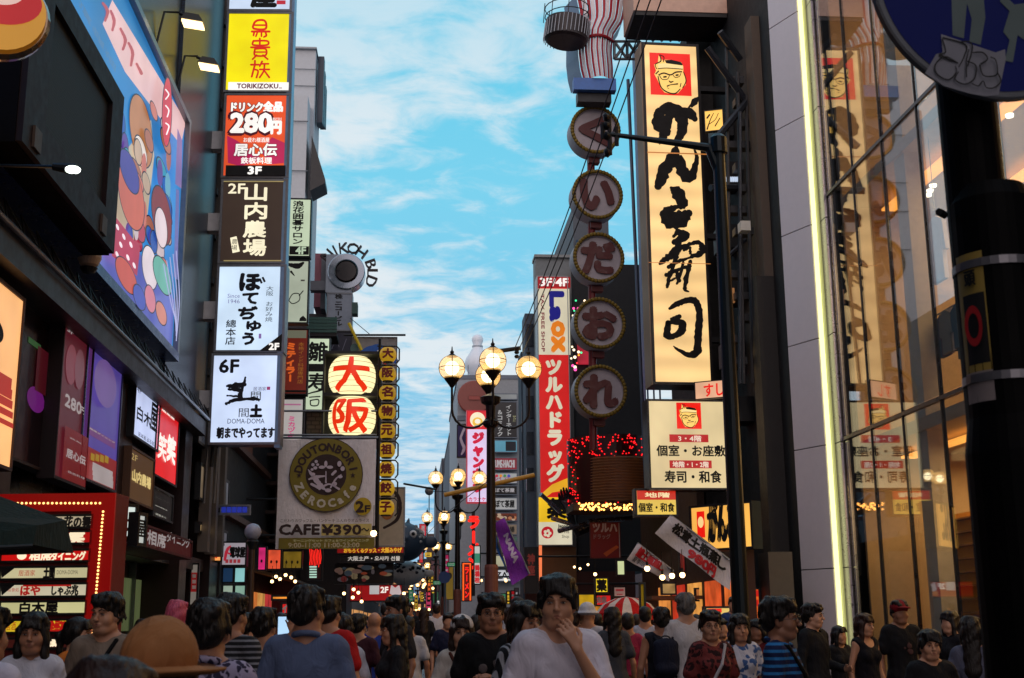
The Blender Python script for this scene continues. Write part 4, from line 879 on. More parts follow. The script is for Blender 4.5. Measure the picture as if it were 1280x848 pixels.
S.strokes([[(284, 483, 3), (294, 483, 7), (306, 481, 5)], [(286, 487, 3), (300, 488, 5)], [(307, 472, 2), (303, 486, 5), (300, 498, 6)], [(283, 505, 4), (296, 500, 4), (320, 499, 4.5), (324, 502, 1)], [(284, 495, 2), (300, 496, 3)]], bl, dry=.4)
S.text('間', 314, 490, 326, 501, bl); S.text('間', 299, 511, 311, 522, bl); S.text('土', 314, 507, 327, 521, bl, .09); S.text('居酒家', 317, 484, 333, 489, glow((90, 90, 130), .6)); S.rect(334, 484, 338, 488, glow((170, 60, 120), .7))
S.text('DOMA-DOMA', 285, 524, 331, 530, mat((60, 70, 100))); S.text('朝までやってます', 272, 535, 343, 548, bl, .05)
# post of the column and brackets back to the wall
aa, bt = F27.uv(366, -60); a_, b_b = F27.uv(349, 560)
MB().pbox(F27, aa-.03, aa+.09, b_b, bt, -.3, .02).build('post', mat((120, 150, 180), .35, .6), col_)
for y in (170, 273, 384, 496):
    a0, b1 = F27.uv(281-(y-170)*.03, y-10); _, b0 = F27.uv(281, y+12)
    MB().pbox(F27, -5.2, a0-.0, b0, b1, -.5, -.2).build('bracket', mat((196, 196, 198), .5, .1), col_)
MB().tube([F27.p(-4.5, 4.8, -.4), F27.p(-4.15, 15.5, -.4)], .04).build('cable_duct', DKM, col_)
for dx_ in (0, .22):
    MB().tube([F27.p(-4.62+dx_, 4.0, -.35), F27.p(-4.30+dx_, 15.8, -.35)], .03).build('support_rail', STEEL, col_)
# ------------------------------------------------------------------ left row beyond the sign column
CONC = mat((176, 182, 188), .8, var=.1, bump=.006); CONC2 = mat((96, 100, 106), .8, bump=.006); DBLD = mat((28, 26, 30), .7, bump=.01)
def P2(D, ang=0): return FY(D, ang)
def pbx(name, m, px0, y0, px1, y1, D0, D1, parent, zmin=None):
    """a block whose camera-side face fills px0..px1, y0..y1 at distance D0 and runs back to D1"""
    pl = FY(D0); a0, b1 = pl.uv(px0, y0); a1, _ = pl.uv(px1, y0); _, b0 = pl.uv(px1, y1); b0 = b0 if zmin is None else zmin
    return MB().box(a0, a1, D0, D1, b0, b1).build(name, m, parent)
gb_ = empty('concrete_building', 'tall grey concrete building with a stepped top behind the sign column', 'building', PY(380, 700, 57))
pbx('tower', CONC, 330, 60, 395, 800, 58, 61.2, gb_, 0); pbx('annex', CONC, 330, 118, 385, 800, 56.5, 58, gb_, 0)
pl = FY(56.4)
for y in (151, 213, 250, 300):
    a0, b1 = pl.uv(355, y); a1, b0 = pl.uv(385.2, y+1.6); MB().pbox(pl, a0, a1, b0, b1, .0, .04).build('joint', mat((80, 88, 96)), gb_)
for y in (86, 107):
    pl2 = FY(57.95); a0, b1 = pl2.uv(360, y); a1, b0 = pl2.uv(395.2, y+1.4); MB().pbox(pl2, a0, a1, b0, b1, 0, .04).build('joint', mat((80, 88, 96)), gb_)
pbx('parapet', mat((150, 158, 164), .7), 362, 58, 396, 61, 57.8, 61.4, gb_)
q = PY(395.5, 110, 58)
for k in range(3): MB().box(q.x, q.x+.3, 58.6+k*.9, 59.2+k*.9, q.z-1.6+k*.3, q.z+2-k*.4).build('air_duct', mat((20, 40, 60), .4), gb_)
q = PY(389, 200, 56.5); MB().hexa([(q.x, 56.4, q.z-1.6), (q.x+.7, 56.4, q.z-1.2), (q.x+.7, 58, q.z-1.2), (q.x, 58, q.z-1.6), (q.x, 56.4, q.z+1.2), (q.x+.7, 56.4, q.z-1.0), (q.x+.7, 58, q.z-1.0), (q.x, 58, q.z+1.2)]).build('stair_panel', DKM, gb_)

# building B with shops at street level (x = -4.8, y 32..46)
Bb = empty('shop_building', 'dark narrow building with lit shop windows under the sign column', 'building', (-8, 38, 0))
box('wall', DBLD, -12, -4.8, 31.65, 46, 0, 10.2, Bb)
box('wall', mat((60, 56, 58), .8, bump=.01), -12, -5.3, 46, 56, 0, 15, Bb)
box('side_wall', brick_mat((58, 50, 50), (72, 62, 60), (40, 36, 36), 2.2, 'side_tiles', axes='YZ'), -5.3, -4.9, 46, 52, 0, 9.4, Bb)
P_ = LX(-4.79)
def fwin(rect, face, name='window', frame=DKM, fw=.06):
    return sign(name, None, None, P_, rect, face, frame, .1, fw, parent=Bb)
WG = glow((216, 190, 140), .75, .5, 1.2); WG2 = glow((120, 120, 130), .28, .5, 2)
box('rust_band', mat((120, 66, 44), .5), -4.8, -4.7, 31.7, 36.2, 6.1, 6.5, Bb)
fwin((250, 578, 268, 636), glow((150, 130, 104), .5, .6, 1.6)); fwin((270, 590, 284, 646), WG2); fwin((249, 652, 262, 672), glow((236, 200, 140), .9, .4)); fwin((264, 655, 272, 678), glow((170, 166, 160), .5, .5)); fwin((274, 660, 283, 684), WG2)
fwin((248, 520, 262, 566), mat((150, 156, 170), .3)); fwin((266, 530, 282, 580), mat((110, 100, 104), .3))
for z in (4.05, 5.95): box('floor_band', mat((96, 60, 46), .5), -4.8, -4.62, 31.7, 40.5, z, z+.16, Bb)
S = sign('shop_sign', 'orange and white lit corner sign with red script, left of the white 電球 sign', 'sign', PV(258, 31, 25), (255, 671, 277, 703), glow((246, 160, 84), .95, .25), DKM, .4)
S.strokes([[(262, 682, 3), (267, 680, 3), (264, 694, 3)], [(269, 682, 2.4), (274, 686, 3), (270, 697, 2.4)]], glow((210, 40, 20), .9))
S = sign('shop_sign', 'white sign with red swirl reading 電球屋 above green lit windows', 'sign', FY(32), (277, 677, 308, 708), glow((190, 180, 190), .55), DKM, .3)
S.text('電球屋', 288, 684, 306, 697, INK, .05); S.strokes([[(281, 700, 3), (284, 688, 4), (288, 683, 2)], [(282, 690, 2), (288, 693, 2)]], glow((190, 40, 60), .7)); [S.rect(282+k*5, 699.5, 285.5+k*5, 704, glow((170, 50, 60), .6), 'printed_mark') for k in range(4)]
wn = empty('shop_window', 'four green and blue lit window posters under the white 電球屋 sign', 'window', PY(292, 740, 32.3), None)
for i, (x0, y0, x1, y1, c, s_, t) in enumerate(((278, 709, 292, 729, (26, 60, 96), .6, ''), (293, 709, 307, 729, (150, 214, 214), .75, ''), (278, 731, 292, 744, (170, 190, 170), .6, ''), (293, 731, 307, 750, (150, 190, 170), .6, ''))):
    S = sign('pane', None, None, FY(32.1), (x0, y0, x1, y1), glow(c, s_, .2), DKM, .05, .03, parent=wn)
S = sign('direction_sign', 'grey-blue street sign with a row of blue squares hanging over the left shops', 'sign', FY(30), (267, 631, 313, 644), mat((120, 130, 150), .5), STEEL, .08)
for i in range(5): S.rect(277+i*6.6, 634, 282.4+i*6.6, 641, glow((40, 60, 190), .5), 'blue_square')
S.rect(269, 635, 275, 641, INK)
MB().tube([PY(245, 634, 30.1), PY(268, 636, 30.1)], .03).build('bracket', STEEL, S.root)
S = sign('shop_banner', 'narrow white and red vertical shop sign beside the dark doorway', 'sign', FY(29), (238, 704, 247, 758), glow((160, 150, 140), .4), DKM, .1)
S.rect(239.5, 716, 246, 740, glow((150, 30, 30), .5)); [S.rect(240.5, 718+k*7, 245, 722.5+k*7, WHT, 'printed_mark') for k in range(3)]
gl_ = empty('globe_lamp', 'unlit grey globe street lamp on a dark pole by the left shops', 'street lamp', PY(316, 848, 22))
q = PY(316, 665, 22); q.z = q.z; MB().ball(q, .145, 24, 16).build('globe', mat((150, 156, 176), .3, var=.05), gl_)
MB().lathe((q.x, q.y, q.z-.19), [(.08, .06), (.11, .02), (.07, -.06), (.05, -.12)], 16).build('collar', BLK, gl_); MB().tube([(q.x, q.y, 0), (q.x, q.y, q.z-.28)], [.075, .05], 12).build('pole', mat((70, 54, 46), .4, .5), gl_)

# vertical signs stuck out from the left row
def vsign(label, rect, D, face, items, frame=DKM, d=.3, fw=.04, cat='sign', name='vertical_sign', ang=0):
    S = sign(name, label, cat, FY(D, ang), rect, face, frame, d, fw)
    for it in items:
        k = it[0]
        if k == 't': S.text(it[1], *it[2:6], it[6], it[7] if len(it) > 7 else .02, it[8] if len(it) > 8 else False)
        elif k == 'r': S.rect(*it[1:6])
        elif k == 'e': S.ell(*it[1:6])
        elif k == 'p': S.pol(it[1], it[2])
        elif k == 's': S.strokes(it[1], it[2])
    # arm back to the wall on the side the street row stands
    a0, b0, a1, b1 = S.r; side = -1 if (a0+a1)/2 < 0 else 1; X0 = a0 if side < 0 else a1; X1 = -5.2 if side < 0 else 7.8
    if (X0-X1)*side < 0 and 28 < D < 60:
        mb = MB()
        for z in (b0+(b1-b0)*.2, b0+(b1-b0)*.8):
            mb = MB().tube([S.pl.p(X0, z, -d/2), S.pl.p(X1, z, -d/2)], .035, 6); mb.build('bracket', DKM, S.root)
    return S
gk = glow((206, 222, 190), .8)
vsign('white-green vertical sign in black characters reading 浪花囲碁サロン 4F', (360, 248, 388, 322), 34, gk, [('t', '浪花囲碁サロン', 366, 251, 379, 306, INK, .04, True), ('r', 362, 308, 386, 319, INK), ('t', '4F', 370, 309, 382, 318, glow((200, 220, 190), .7), .05)])
vsign('pale vertical sign with an ink bird sketch below the 浪花囲碁 sign', (357, 325, 385, 405), 34, glow((196, 206, 184), .62), [('s', [[(361, 331, 4), (372, 333, 7), (379, 329, 3)], [(364, 340, 3), (368, 345, 1)]], INK), ('s', [[(361, 376, 1.2), (366, 368, 1.2), (374, 368, 1.2), (374, 376, 1.2), (366, 380, 1.2), (361, 376, 1.2)], [(374, 370, 1.2), (379, 364, 1.2)]], INK), ('r', 376, 350, 381, 352, mat((120, 120, 110))), ('p', [(375, 398), (379, 395), (383, 399), (383, 402), (374, 402)], INK)])
vsign('dark orange vertical sign reading ミティラー between the sign column and the 雛寿司 sign', (352, 411, 384, 494), 35, glow((116, 36, 22), .55), [('r', 354, 413, 383, 423, glow((130, 130, 110), .5)), ('t', 'ミティラー', 358, 428, 369, 478, glow((210, 90, 30), .9), .07, True), ('t', '本格インド料理専門店', 373, 428, 379, 480, glow((170, 110, 40), .6), .0, True), ('r', 354, 488, 382, 491, INK)])
vsign('small pale sign with pink lettering ミカヅキ', (351, 498, 379, 552), 35, glow((206, 200, 196), .6), [('t', 'ミカヅキ', 360, 520, 369, 548, glow((210, 60, 130), .8), .04, True), ('r', 354, 505, 376, 507, glow((200, 120, 160), .6))])
S = vsign('white-green lit sign with brush characters 雛寿司', (383, 422, 411, 514), 37, gk, [('r', 383, 455, 411, 465, INK)])
S.text('雛', 386, 428, 409, 452, INK, .03); S.text('寿', 385, 467, 409, 488, INK, .03); S.strokes([[(384, 493, 1.5), (395, 490, 2), (407, 489, 2.5), (406, 510, 2.5), (403, 514, 1.5)], [(387, 497, 1.5), (400, 496, 1.5)], [(388, 501, 1.5), (398, 500, 1.5), (397, 507, 1.5), (389, 507, 1.5), (388, 501, 1.5)]], INK)
# ring sign
nk = empty('ring_sign', 'round steel sign ringed by standing letters NIKOH BLD over a grey board', 'sign', PY(420, 420, 40))
F40 = FY(40)
pbx('board', mat((136, 146, 158), .35, .6), 408, 318, 440, 366, 40.0, 40.7, nk); pbx('support_post', mat((140, 84, 100), .6), 394, 317, 402, 384, 41, 42, nk); pbx('support_post', mat((90, 92, 98), .6), 402, 317, 408, 386, 40.8, 42, nk); pbx('arm', mat((96, 100, 108), .5, .4), 388, 351, 410, 363, 40.2, 40.6, nk)
a, b = F40.uv(433, 340); r1 = .62
MB().lathe(F40.p(a, b, -.55), [(r1*.98, 0), (r1, .02), (r1, .62), (r1*.96, .64), (.40, .65), (.0, .65)], 40, F40.n).build('disc', mat((150, 160, 172), .22, .85), nk)
MB().lathe(F40.p(a, b, .09), [(.38, 0), (.40, .05), (.36, .09), (.33, .03), (0, .03)], 32, F40.n).build('lens', mat((22, 12, 14), .15), nk)
for i, k in enumerate('NIKOH BLD'):
    if k == ' ': continue
    th = R(138-(i if i < 5 else i-.3)*20.5); rad = r1+.10; v, f = glyphs(k); cx = (min(p[0] for p in v)+max(p[0] for p in v))/2; mb = MB()
    c_, s_ = math.cos(th-PI/2), math.sin(th-PI/2)
    for zz in (0, -.16):
        n0 = len(mb.v)
        for x, y in v: X, Y = (x-cx)*.56, y*.52-.03; mb.v.append(F40.p(a+rad*math.cos(th)+X*c_-Y*s_, b+rad*math.sin(th)+X*s_+Y*c_, zz-.03))
        mb.f += [tuple(n0+q for q in ff) for ff in f]
    nv = len(v); cnt = {}
    for ff in f:
        for u_, w_ in zip(ff, ff[1:]+ff[:1]): cnt[frozenset((u_, w_))] = cnt.get(frozenset((u_, w_)), 0)+1
    for e_, c2_ in cnt.items():
        if c2_ == 1: u_, w_ = tuple(e_); mb.f.append((u_, w_, w_+nv, u_+nv))
    mb.build('letter', mat((34, 22, 26), .4), nk)
S = sign('building_sign', 'grey vertical sign reading 株ニコービル under the ring sign', 'sign', F40, (409, 366, 440, 414), mat((130, 140, 154), .4, .3), STEEL, .6)
S.text('株', 419, 368, 428, 374, INK, .05); S.text('ニコービル', 418, 376, 428, 408, INK, .05, True)
S = sign('building_sign', 'dark blue board with faint grey script under the grey ニコービル sign', 'sign', FY(39.8), (411, 414, 440, 448), mat((22, 24, 48), .4), DKM, .5)
S.strokes([[(415, 436, .8), (420, 426, .8), (424, 434, .8)], [(428, 438, .8), (433, 424, .8)]], mat((110, 110, 130)))
bl_ = empty('balcony', 'small green ribbed metal balcony left of the ring sign', 'balcony', PY(402, 416, 41))
pl = FY(38.2); a0, b1 = pl.uv(384, 396); a1, b0 = pl.uv(421, 416)
for k in range(5): MB().pbox(pl, a0, a1, b0+k*(b1-b0)/5, b0+(k+.86)*(b1-b0)/5, 0-.03, .02+.015*(k % 2)).build('slat', mat((44, 84, 78), .5), bl_)
MB().pbox(pl, a0-2.2, a1, b0-.12, b0, -1.2, .0).build('floor', DBLD, bl_)
# buildings behind those signs
nb = empty('shop_building', 'dark building carrying the ring sign and lanterns', 'building', (-6, 44, 0))
pbx('wall', mat((70, 66, 70), .8, bump=.01), 352, 392, 409, 800, 41.5, 47, nb, 0); pbx('wall', DBLD, 384, 417, 440, 800, 41.2, 45, nb, 0)
pbx('tiled_wall', brick_mat((124, 104, 92), (140, 118, 104), (90, 76, 70), 2.0, 'beige_tiles', axes='XZ'), 384, 500, 409, 548, 37.3, 41, nb)
pbx('window', mat((30, 34, 44), .2), 412, 560, 436, 640, 41.1, 41.2, nb)
for k in range(4): pbx('balcony_slab', mat((60, 44, 42)), 330, 566+k*36, 384, 570+k*36, 40.6, 41.5, nb)
pbx('brown_wall', brick_mat((70, 56, 48), (84, 66, 56), (50, 42, 38), 2.5, 'brown_wall_tiles', axes='XZ'), 312, 600, 345, 800, 43, 43.4, nb, 0)
# painted board with a blue fish over the lantern box
fb = empty('fish_board', 'grey board with a painted blue fish and yellow pole above the big lantern', 'sign', PY(470, 560, 38.5))
F38 = FY(38.4); S = sign('board', None, None, F38, (440, 421, 495, 560), mat((150, 146, 146), .7), mat((120, 116, 118)), .25, .03, parent=fb)
blue = mat((30, 96, 190), .5)
S.strokes([[(448, 447, 8), (462, 441, 16), (478, 441, 16), (489, 445, 10), (495, 452, 6)], [(452, 446, 4), (470, 434, 7), (486, 438, 3)]], blue, 'printed_fish', 0); S.strokes([[(452, 448, 4), (466, 446, 7), (480, 448, 6)]], WHT, 'printed_fish', 0); S.ell(474, 440, 3, 2.4, WHT, 'printed_eye'); S.ell(474, 440, 1.4, 1.4, INK, 'printed_eye'); S.strokes([[(462, 452, 2), (476, 451, 5), (482, 455, 2)]], glow((190, 30, 30), .5), 'printed_fish'); S.ell(443, 436, 5, 6, mat((80, 110, 110)), 'printed_shape')
MB().tube([PY(436, 404, 38.2), PY(452, 438, 38.2)], .05).build('yellow_pole', mat((220, 190, 30), .4), fb)
MB().tube([PY(430, 419, 38.2), PY(507, 419, 38.2)], .035).build('top_rail', DKM, fb); MB().tube([PY(438, 398, 38.3), PY(462, 418, 38.3)], .012, 5).build('stay_wire', BLK, fb)
MB().box(*[v for v in (PY(440, 378, 39).x, PY(447, 378, 39).x)], 39, 39.5, PY(440, 392, 39).z, PY(440, 378, 39).z).build('lamp_box', mat((60, 90, 84)), fb)
import bmesh
def diced(ch, n=22):
    """a glyph cut into narrow strips so that it can follow a curved surface"""
    v, f = glyphs(ch); bm = bmesh.new(); vs_ = [bm.verts.new((x, y, 0)) for x, y in v]
    for q in f:
        try: bm.faces.new([vs_[k] for k in q])
        except ValueError: pass
    X0, X1 = min(p[0] for p in v), max(p[0] for p in v); Y0, Y1 = min(p[1] for p in v), max(p[1] for p in v)
    for k in range(1, n): bmesh.ops.bisect_plane(bm, geom=bm.verts[:]+bm.edges[:]+bm.faces[:], plane_co=(X0+(X1-X0)*k/n, 0, 0), plane_no=(1, 0, 0))
    for k in range(1, 8): bmesh.ops.bisect_plane(bm, geom=bm.verts[:]+bm.edges[:]+bm.faces[:], plane_co=(0, Y0+(Y1-Y0)*k/8, 0), plane_no=(0, 1, 0))
    bm.verts.index_update(); r_ = ([(a.co.x, a.co.y) for a in bm.verts], [tuple(a.index for a in q.verts) for q in bm.faces]); bm.free(); return r_
# big lit lanterns 大 / 阪
lb = empty('lantern_box', 'black frame holding the two big round lit lanterns 大阪', 'lantern', PY(440, 550, 35))
F35 = FY(35)
pl = F35; mb = MB()
a0, b1 = pl.uv(405, 441); a1, b0 = pl.uv(476, 549); MB().pbox(pl, a0, a1, b0, b1, -.55, -.42).build('back_plate', mat((16, 14, 16)), lb)
for q_ in ((a0, a0+.05, b0, b1), (a1-.05, a1, b0, b1), (a0+.05, a1-.05, b1-.08, b1), (a0+.05, a1-.05, b0, b0+.06), (a0+.05, a1-.05, (b0+b1)/2-.05, (b0+b1)/2+.04)): MB().pbox(pl, *q_, -.42, .25).build('frame_bar', BLK, lb)
MB().tube([PY(350, 514, 34.7), PY(497, 514, 34.7)], .03).build('rod', STEEL, lb); MB().tube([PY(350, 544, 34.7), PY(497, 544, 34.7)], .03).build('rod', STEEL, lb)
LAN = glow((255, 240, 180), 1.15, .1, 2)
for ch, cy in (('大', 471), ('阪', 522)):
    a, b = pl.uv(440, cy); ra = .675; rb_ = .555
    prof = [(ra*.62, -rb_)]+[(ra*min(1, (1-abs(z)**2.6*.36)), z*rb_) for z in np.linspace(-.96, .96, 15)]+[(ra*.62, rb_)]
    o_ = MB().lathe(pl.p(a, b, -.05), prof, 40).build('lantern_body', LAN, lb, smooth=True)
    for z in np.linspace(-.9, .9, 8):
        r_ = ra*(1-abs(z)**2.6*.36)+.006; MB().tube([pl.p(a, b, -.05)+Vector((r_*math.cos(t), r_*math.sin(t), z*rb_)) for t in np.linspace(-PI, 0, 20)], .006, 5).build('rib', mat((150, 100, 50)), o_)
    # character wrapped round the lantern front
    v, f = diced(ch); X0 = min(p[0] for p in v); X1 = max(p[0] for p in v); Y0 = min(p[1] for p in v); Y1 = max(p[1] for p in v); mb = MB()
    for i, (ox, oy) in enumerate(RING[2]):
        n0 = len(mb.v)
        for x, y in v:
            u_ = ((x-X0)/(X1-X0)-.5)*2+ox*.06; w_ = ((y-Y0)/(Y1-Y0)-.5)*2+oy*.06; z = w_*.86*rb_; r_ = ra*(1-abs(w_*.86)**2.6*.36)+.012+.0008*i; th = u_*.84
            mb.v.append(pl.p(a, b, -.05)+Vector((r_*math.sin(th), -r_*math.cos(th), z)))
        mb.f += [tuple(n0+k for k in ff) for ff in f]
    mb.build('character', glow((238, 52, 18), .95), o_)
# strip of small yellow lanterns in brackets
ls_ = empty('lantern_strip', 'vertical strip of small yellow lanterns reading 大阪名物元祖焼餃子', 'lantern', PY(485, 665, 33.6))
F33 = FY(33.5); YL = glow((196, 150, 30), .62, .25, 3)
MB().tube([F33.p(*F33.uv(475, 424)), F33.p(*F33.uv(470, 662))], .04).build('post', BLK, ls_)
for i, ch in enumerate('大阪名物元祖焼餃子'):
    y = 444+i*24.1-.25*i; a, b = F33.uv(485-.35*i, y)
    o_ = MB().lathe(F33.p(a, b, 0), [(.13, -.2)]+[(.235*(1-abs(z)**2.4*.4), z*.2) for z in np.linspace(-.9, .9, 9)]+[(.13, .2)], 20).build('small_lantern', YL, ls_, smooth=True)
    Print(F33, o_, .235).local(ch, a-.14, b-.13, a+.14, b+.13, mat((130, 24, 14)), .06, name='character')
    for s_ in (-1, 1): MB().lathe(F33.p(a, b, 0)+Vector((0, 0, .2*s_)), [(.14, -.02), (.14, .02)], 14).build('lantern_cap', BLK, o_)
    MB().tube([F33.p(a-.30, b+.25, 0), F33.p(a+.24, b+.25, 0), F33.p(a+.31, b+.17, 0), F33.p(a+.31, b-.14, 0), F33.p(a+.24, b-.23, 0)], .022, 6).build('bracket_bar', BLK, ls_)
# cafe banner
bn = empty('cafe_banner', 'white cloth banner of the cafe with olive round emblem and price 390 yen', 'banner', PY(407, 690, 30))
F30 = FY(30, -2); NX, NZ = 34, 34
a0, b1 = F30.uv(349, 549); a1, b0 = F30.uv(468, 686)
def wav(u, v): return .035*math.sin(u*9+v*4)*math.sin(v*5+1)+.02*math.sin(u*23)*(1-v)
vs, fs = [], []
for j in range(NZ+1):
    for i in range(NX+1): u, v = i/NX, j/NZ; vs.append(F30.p(a0+(a1-a0)*u, b1+(b0-b1)*v-.02*(1-v)*abs(math.sin(u*4*PI)), wav(u, v)))
for j in range(NZ):
    for i in range(NX): k = j*(NX+1)+i; fs.append((k, k+NX+1, k+NX+2, k+1))
mb = MB(); mb.v = vs; mb.f = fs; mb.build('cloth', cloth((228, 226, 230)), bn, smooth=True)
BP = Print(F30, bn, .07)
OL = mat((128, 116, 36), .7); BR = mat((52, 34, 32), .7)
S_ = BP; S_.rect(349, 673, 468, 686, OL); S_.ell(408, 594, 46, 46, BR); S_.ell(408, 594, 45, 45, OL); S_.ell(408, 594, 25.5, 25.5, BR)
def arctext(t, cx, cy, rad, th0, th1, hgt, m, bold, flip=False):
    a, b = F30.uv(cx, cy); k_ = (F30.uv(cx+10, cy)[0]-a)/10; c = BP._up(); n = len(t)
    for i, ch in enumerate(t):
        if ch == ' ': continue
        th = R(th0+(th1-th0)*i/(n-1)); v, f = glyphs(ch); cx_ = (min(p[0] for p in v)+max(p[0] for p in v))/2; mb = MB(); sc_2 = hgt*k_/.72
        rot = th-PI/2 if not flip else th+PI/2
        for q_, (ox, oy) in enumerate(RING[2 if bold else 0]):
            n0 = len(mb.v)
            for x, y in v:
                X, Y = (x-cx_)*sc_2+ox*bold*k_, (y-.36)*sc_2+oy*bold*k_
                mb.v.append(F30.p(a+rad*k_*math.cos(th)+X*math.cos(rot)-Y*math.sin(rot), b+rad*k_*math.sin(th)+X*math.sin(rot)+Y*math.cos(rot), c+.0005*q_))
            mb.f += [tuple(n0+q for q in ff) for ff in f]
        mb.build('lettering', m, bn)
arctext('DOUTONBORI', 408, 594, 35, 168, 12, 10, BR, .6); arctext('ZERO', 408, 594, 36, 205, 262, 10, mat((200, 196, 180)), .7, True); arctext('Cafe', 408, 594, 36, 283, 333, 10, mat((200, 196, 180)), .7, True)
S_.text('★', 371, 591, 378, 598, BR); S_.text('★', 438, 591, 445, 598, BR)
wp = mat((196, 186, 200), .7)
S_.strokes([[(386, 588, 1), (392, 596, 5), (400, 606, 6), (406, 612, 3)], [(387, 600, 2), (396, 597, 4), (406, 596, 2)], [(390, 606, 3), (398, 610, 4)], [(408, 604, 2), (408, 590, 1)], [(400, 612, 3), (412, 606, 2), (424, 612, 3)], [(414, 610, 2), (420, 600, 2), (427, 594, 1)], [(416, 594, 3), (420, 590, 3)]], wp, 'printed_plant', .2)
for x, y, rx, ry in ((403, 585, 4, 2), (413, 585, 4, 2), (408, 581, 2, 4), (396, 578, 2, 2), (392, 582, 2, 2), (395, 586, 2.4, 2), (391, 588, 1.8, 1.6), (398, 582, 1.8, 1.6), (425, 581, 2.6, 3.6), (429, 587, 2.6, 3), (426, 597, 3, 2), (411, 614, 4, 2.4), (392, 594, 3, 2), (420, 606, 2, 2.4)): S_.ell(x, y, rx, ry, wp, 'printed_flower')
S_.ell(454, 634, 11, 11, mat((186, 160, 30), .7)); S_.text('2', 446, 628, 455, 641, BR, .07); S_.text('F', 457, 633, 463, 641, BR, .05)
S_.text('こだわりのワッフル・パンケーキ ふんわりオムライス', 352, 650, 462, 653.5, BR); S_.rect(403, 656, 465, 670, mat((206, 190, 110)))
S_.text('CAFE', 351, 657, 400, 669, BR, .07); S_.text('¥390', 404, 657, 452, 669, BR, .06); S_.text('〜', 453, 661, 462, 665, BR, .06)
S_.text('モーニングセット カフェ＆ワインダイニング', 368, 675, 462, 678, glow((190, 180, 130), .45)); S_.text('9:00-11:00 11:00-23:00', 362, 679.5, 450, 685, mat((196, 186, 150)), .03)
MB().tube([F30.p(a0-1.5, b1+.03, 0), F30.p(a1+.05, b1+.03, 0)], .03).build('top_rod', STEEL, bn); MB().tube([F30.p(a1+.06, b1+.5, -.05), F30.p(a1+.06, b0, -.05)], .04).build('side_post', BLK, bn)
# bare bulb at the banner corner
def bulb_lamp(px, py, D, r_, label, c=(255, 206, 140), s_=6, group='bare bulbs over the stalls'):
    q = PY(px, py, D); t = empty('bulb_lamp', label, 'lamp', q, group)
    MB().ball(q, r_, 12, 8).build('bulb', glow(c, s_, 0), t); MB().tube([q+Vector((0, 0, r_*.7)), q+Vector((0, 0, r_*2.4))], r_*.5, 8).build('socket', DKM, t); MB().tube([q+Vector((0, 0, r_*2)), q+Vector((0, 0, r_*9))], .006, 4).build('cord', BLK, t)
bulb_lamp(467, 667, 28, .07, 'bright bare bulb at the lower right corner of the cafe banner', s_=8, group=None)
# food poster with ring, red and black banners under it, puffer lanterns
S = vsign('beige poster with a big dark brush ring behind the small yellow lanterns', (466, 609, 506, 684), 36, mat((196, 184, 162), .7), [], STEEL, .1)
S.strokes([[(478, 612, 2), (494, 616, 4), (500, 632, 5), (496, 650, 4), (480, 660, 3)]], BR, 'brush_ring'); S.ell(484, 640, 8, 10, mat((190, 120, 60)), 'printed_shape')
S = sign('shop_sign', 'red sign board with yellow lettering おいもの under the ring poster', 'sign', FY(36.2), (420, 683, 506, 693), glow((150, 16, 14), .55), DKM, .5)
S.text('おもろくるグッズ・大阪みやげ', 430, 685, 502, 691, glow((230, 170, 40), .8), .05)
S = sign('shop_sign', 'black sign board reading 大阪土产 below the red board', 'sign', FY(36), (424, 694, 504, 703), mat((14, 10, 12), .4), DKM, .5)
S.text('大阪土产・오사카 선물', 435, 695.5, 500, 701, glow((216, 206, 196), .7), .03)
S = sign('food_board', 'dark board crowded with food pictures under the black 大阪土产 board', 'sign', FY(37), (418, 704, 492, 730), mat((30, 18, 18), .5), DKM, .2)
for i in range(26):
    x, y = rnd.uniform(423, 486), rnd.uniform(708, 726); c = rnd.choice(((120, 90, 80), (150, 60, 30), (90, 80, 84), (140, 120, 90), (60, 70, 80), (110, 30, 30))); S.ell(x, y, rnd.uniform(2, 7), rnd.uniform(1.5, 4), glow(c, .35, samp=False), 'printed_food')
S = sign('shop_sign', 'red sign with a white card and 2F at the end of the left row', 'sign', FY(44), (415, 731, 503, 752), glow((170, 16, 20), .6), DKM, .2)
S.rect(462, 732, 474, 743, glow((200, 196, 196), .7)); S.text('2F', 476, 734, 485, 741, glow((240, 230, 220)), .06)
S.pol([(489, 731), (494, 735), (499, 731), (502, 742), (495, 747), (487, 742)], glow((210, 190, 190), .7)); S.rect(486, 744, 500, 750, glow((210, 120, 60), .7))
def fish(label, px, py, D, rx, rz, top):
    q = PY(px, py, D); t = empty('puffer_lantern', label, 'lantern', q)
    S_ = SDF().ell((0, 0, 0), (rx, rx*.9, rz), k=.05); S_.cap((rx*.7, 0, 0), (rx*1.35, 0, .0), rz*.25, rz*.32, k=.15, sy=.5); S_.ell((0, -rx*.7, rz*.15), (.1, .22, .12), k=.1)
    S_.cap((0, 0, rz*.8), (.1, .1, rz*1.25), .12, .05, k=.1); b_ = npobj('fish_body', S_.mesh(.06), mat((188, 186, 184) if not top else (44, 64, 84), .5), t)
    for k in range(26):
        th, ph = rnd.uniform(-2.6, -.3), rnd.uniform(-.1, 1.2); p_ = Vector((rx*math.cos(th)*math.cos(ph), rx*.9*math.sin(th)*math.cos(ph), rz*math.sin(ph)))
        MB().ball(p_*1.0, .09, 8, 6, (1, .35, .7)).build('spot', mat((24, 30, 44)) if not top else mat((150, 156, 160)), b_, local=True)
    MB().ball(Vector((rx*.35, -rx*.78, rz*.38)), .16, 12, 8, (1, .5, 1)).build('eye', WHT, t, local=True); MB().ball(Vector((rx*.36, -rx*.86, rz*.38)), .08, 10, 6, (1, .5, 1)).build('pupil', INK, t, local=True)
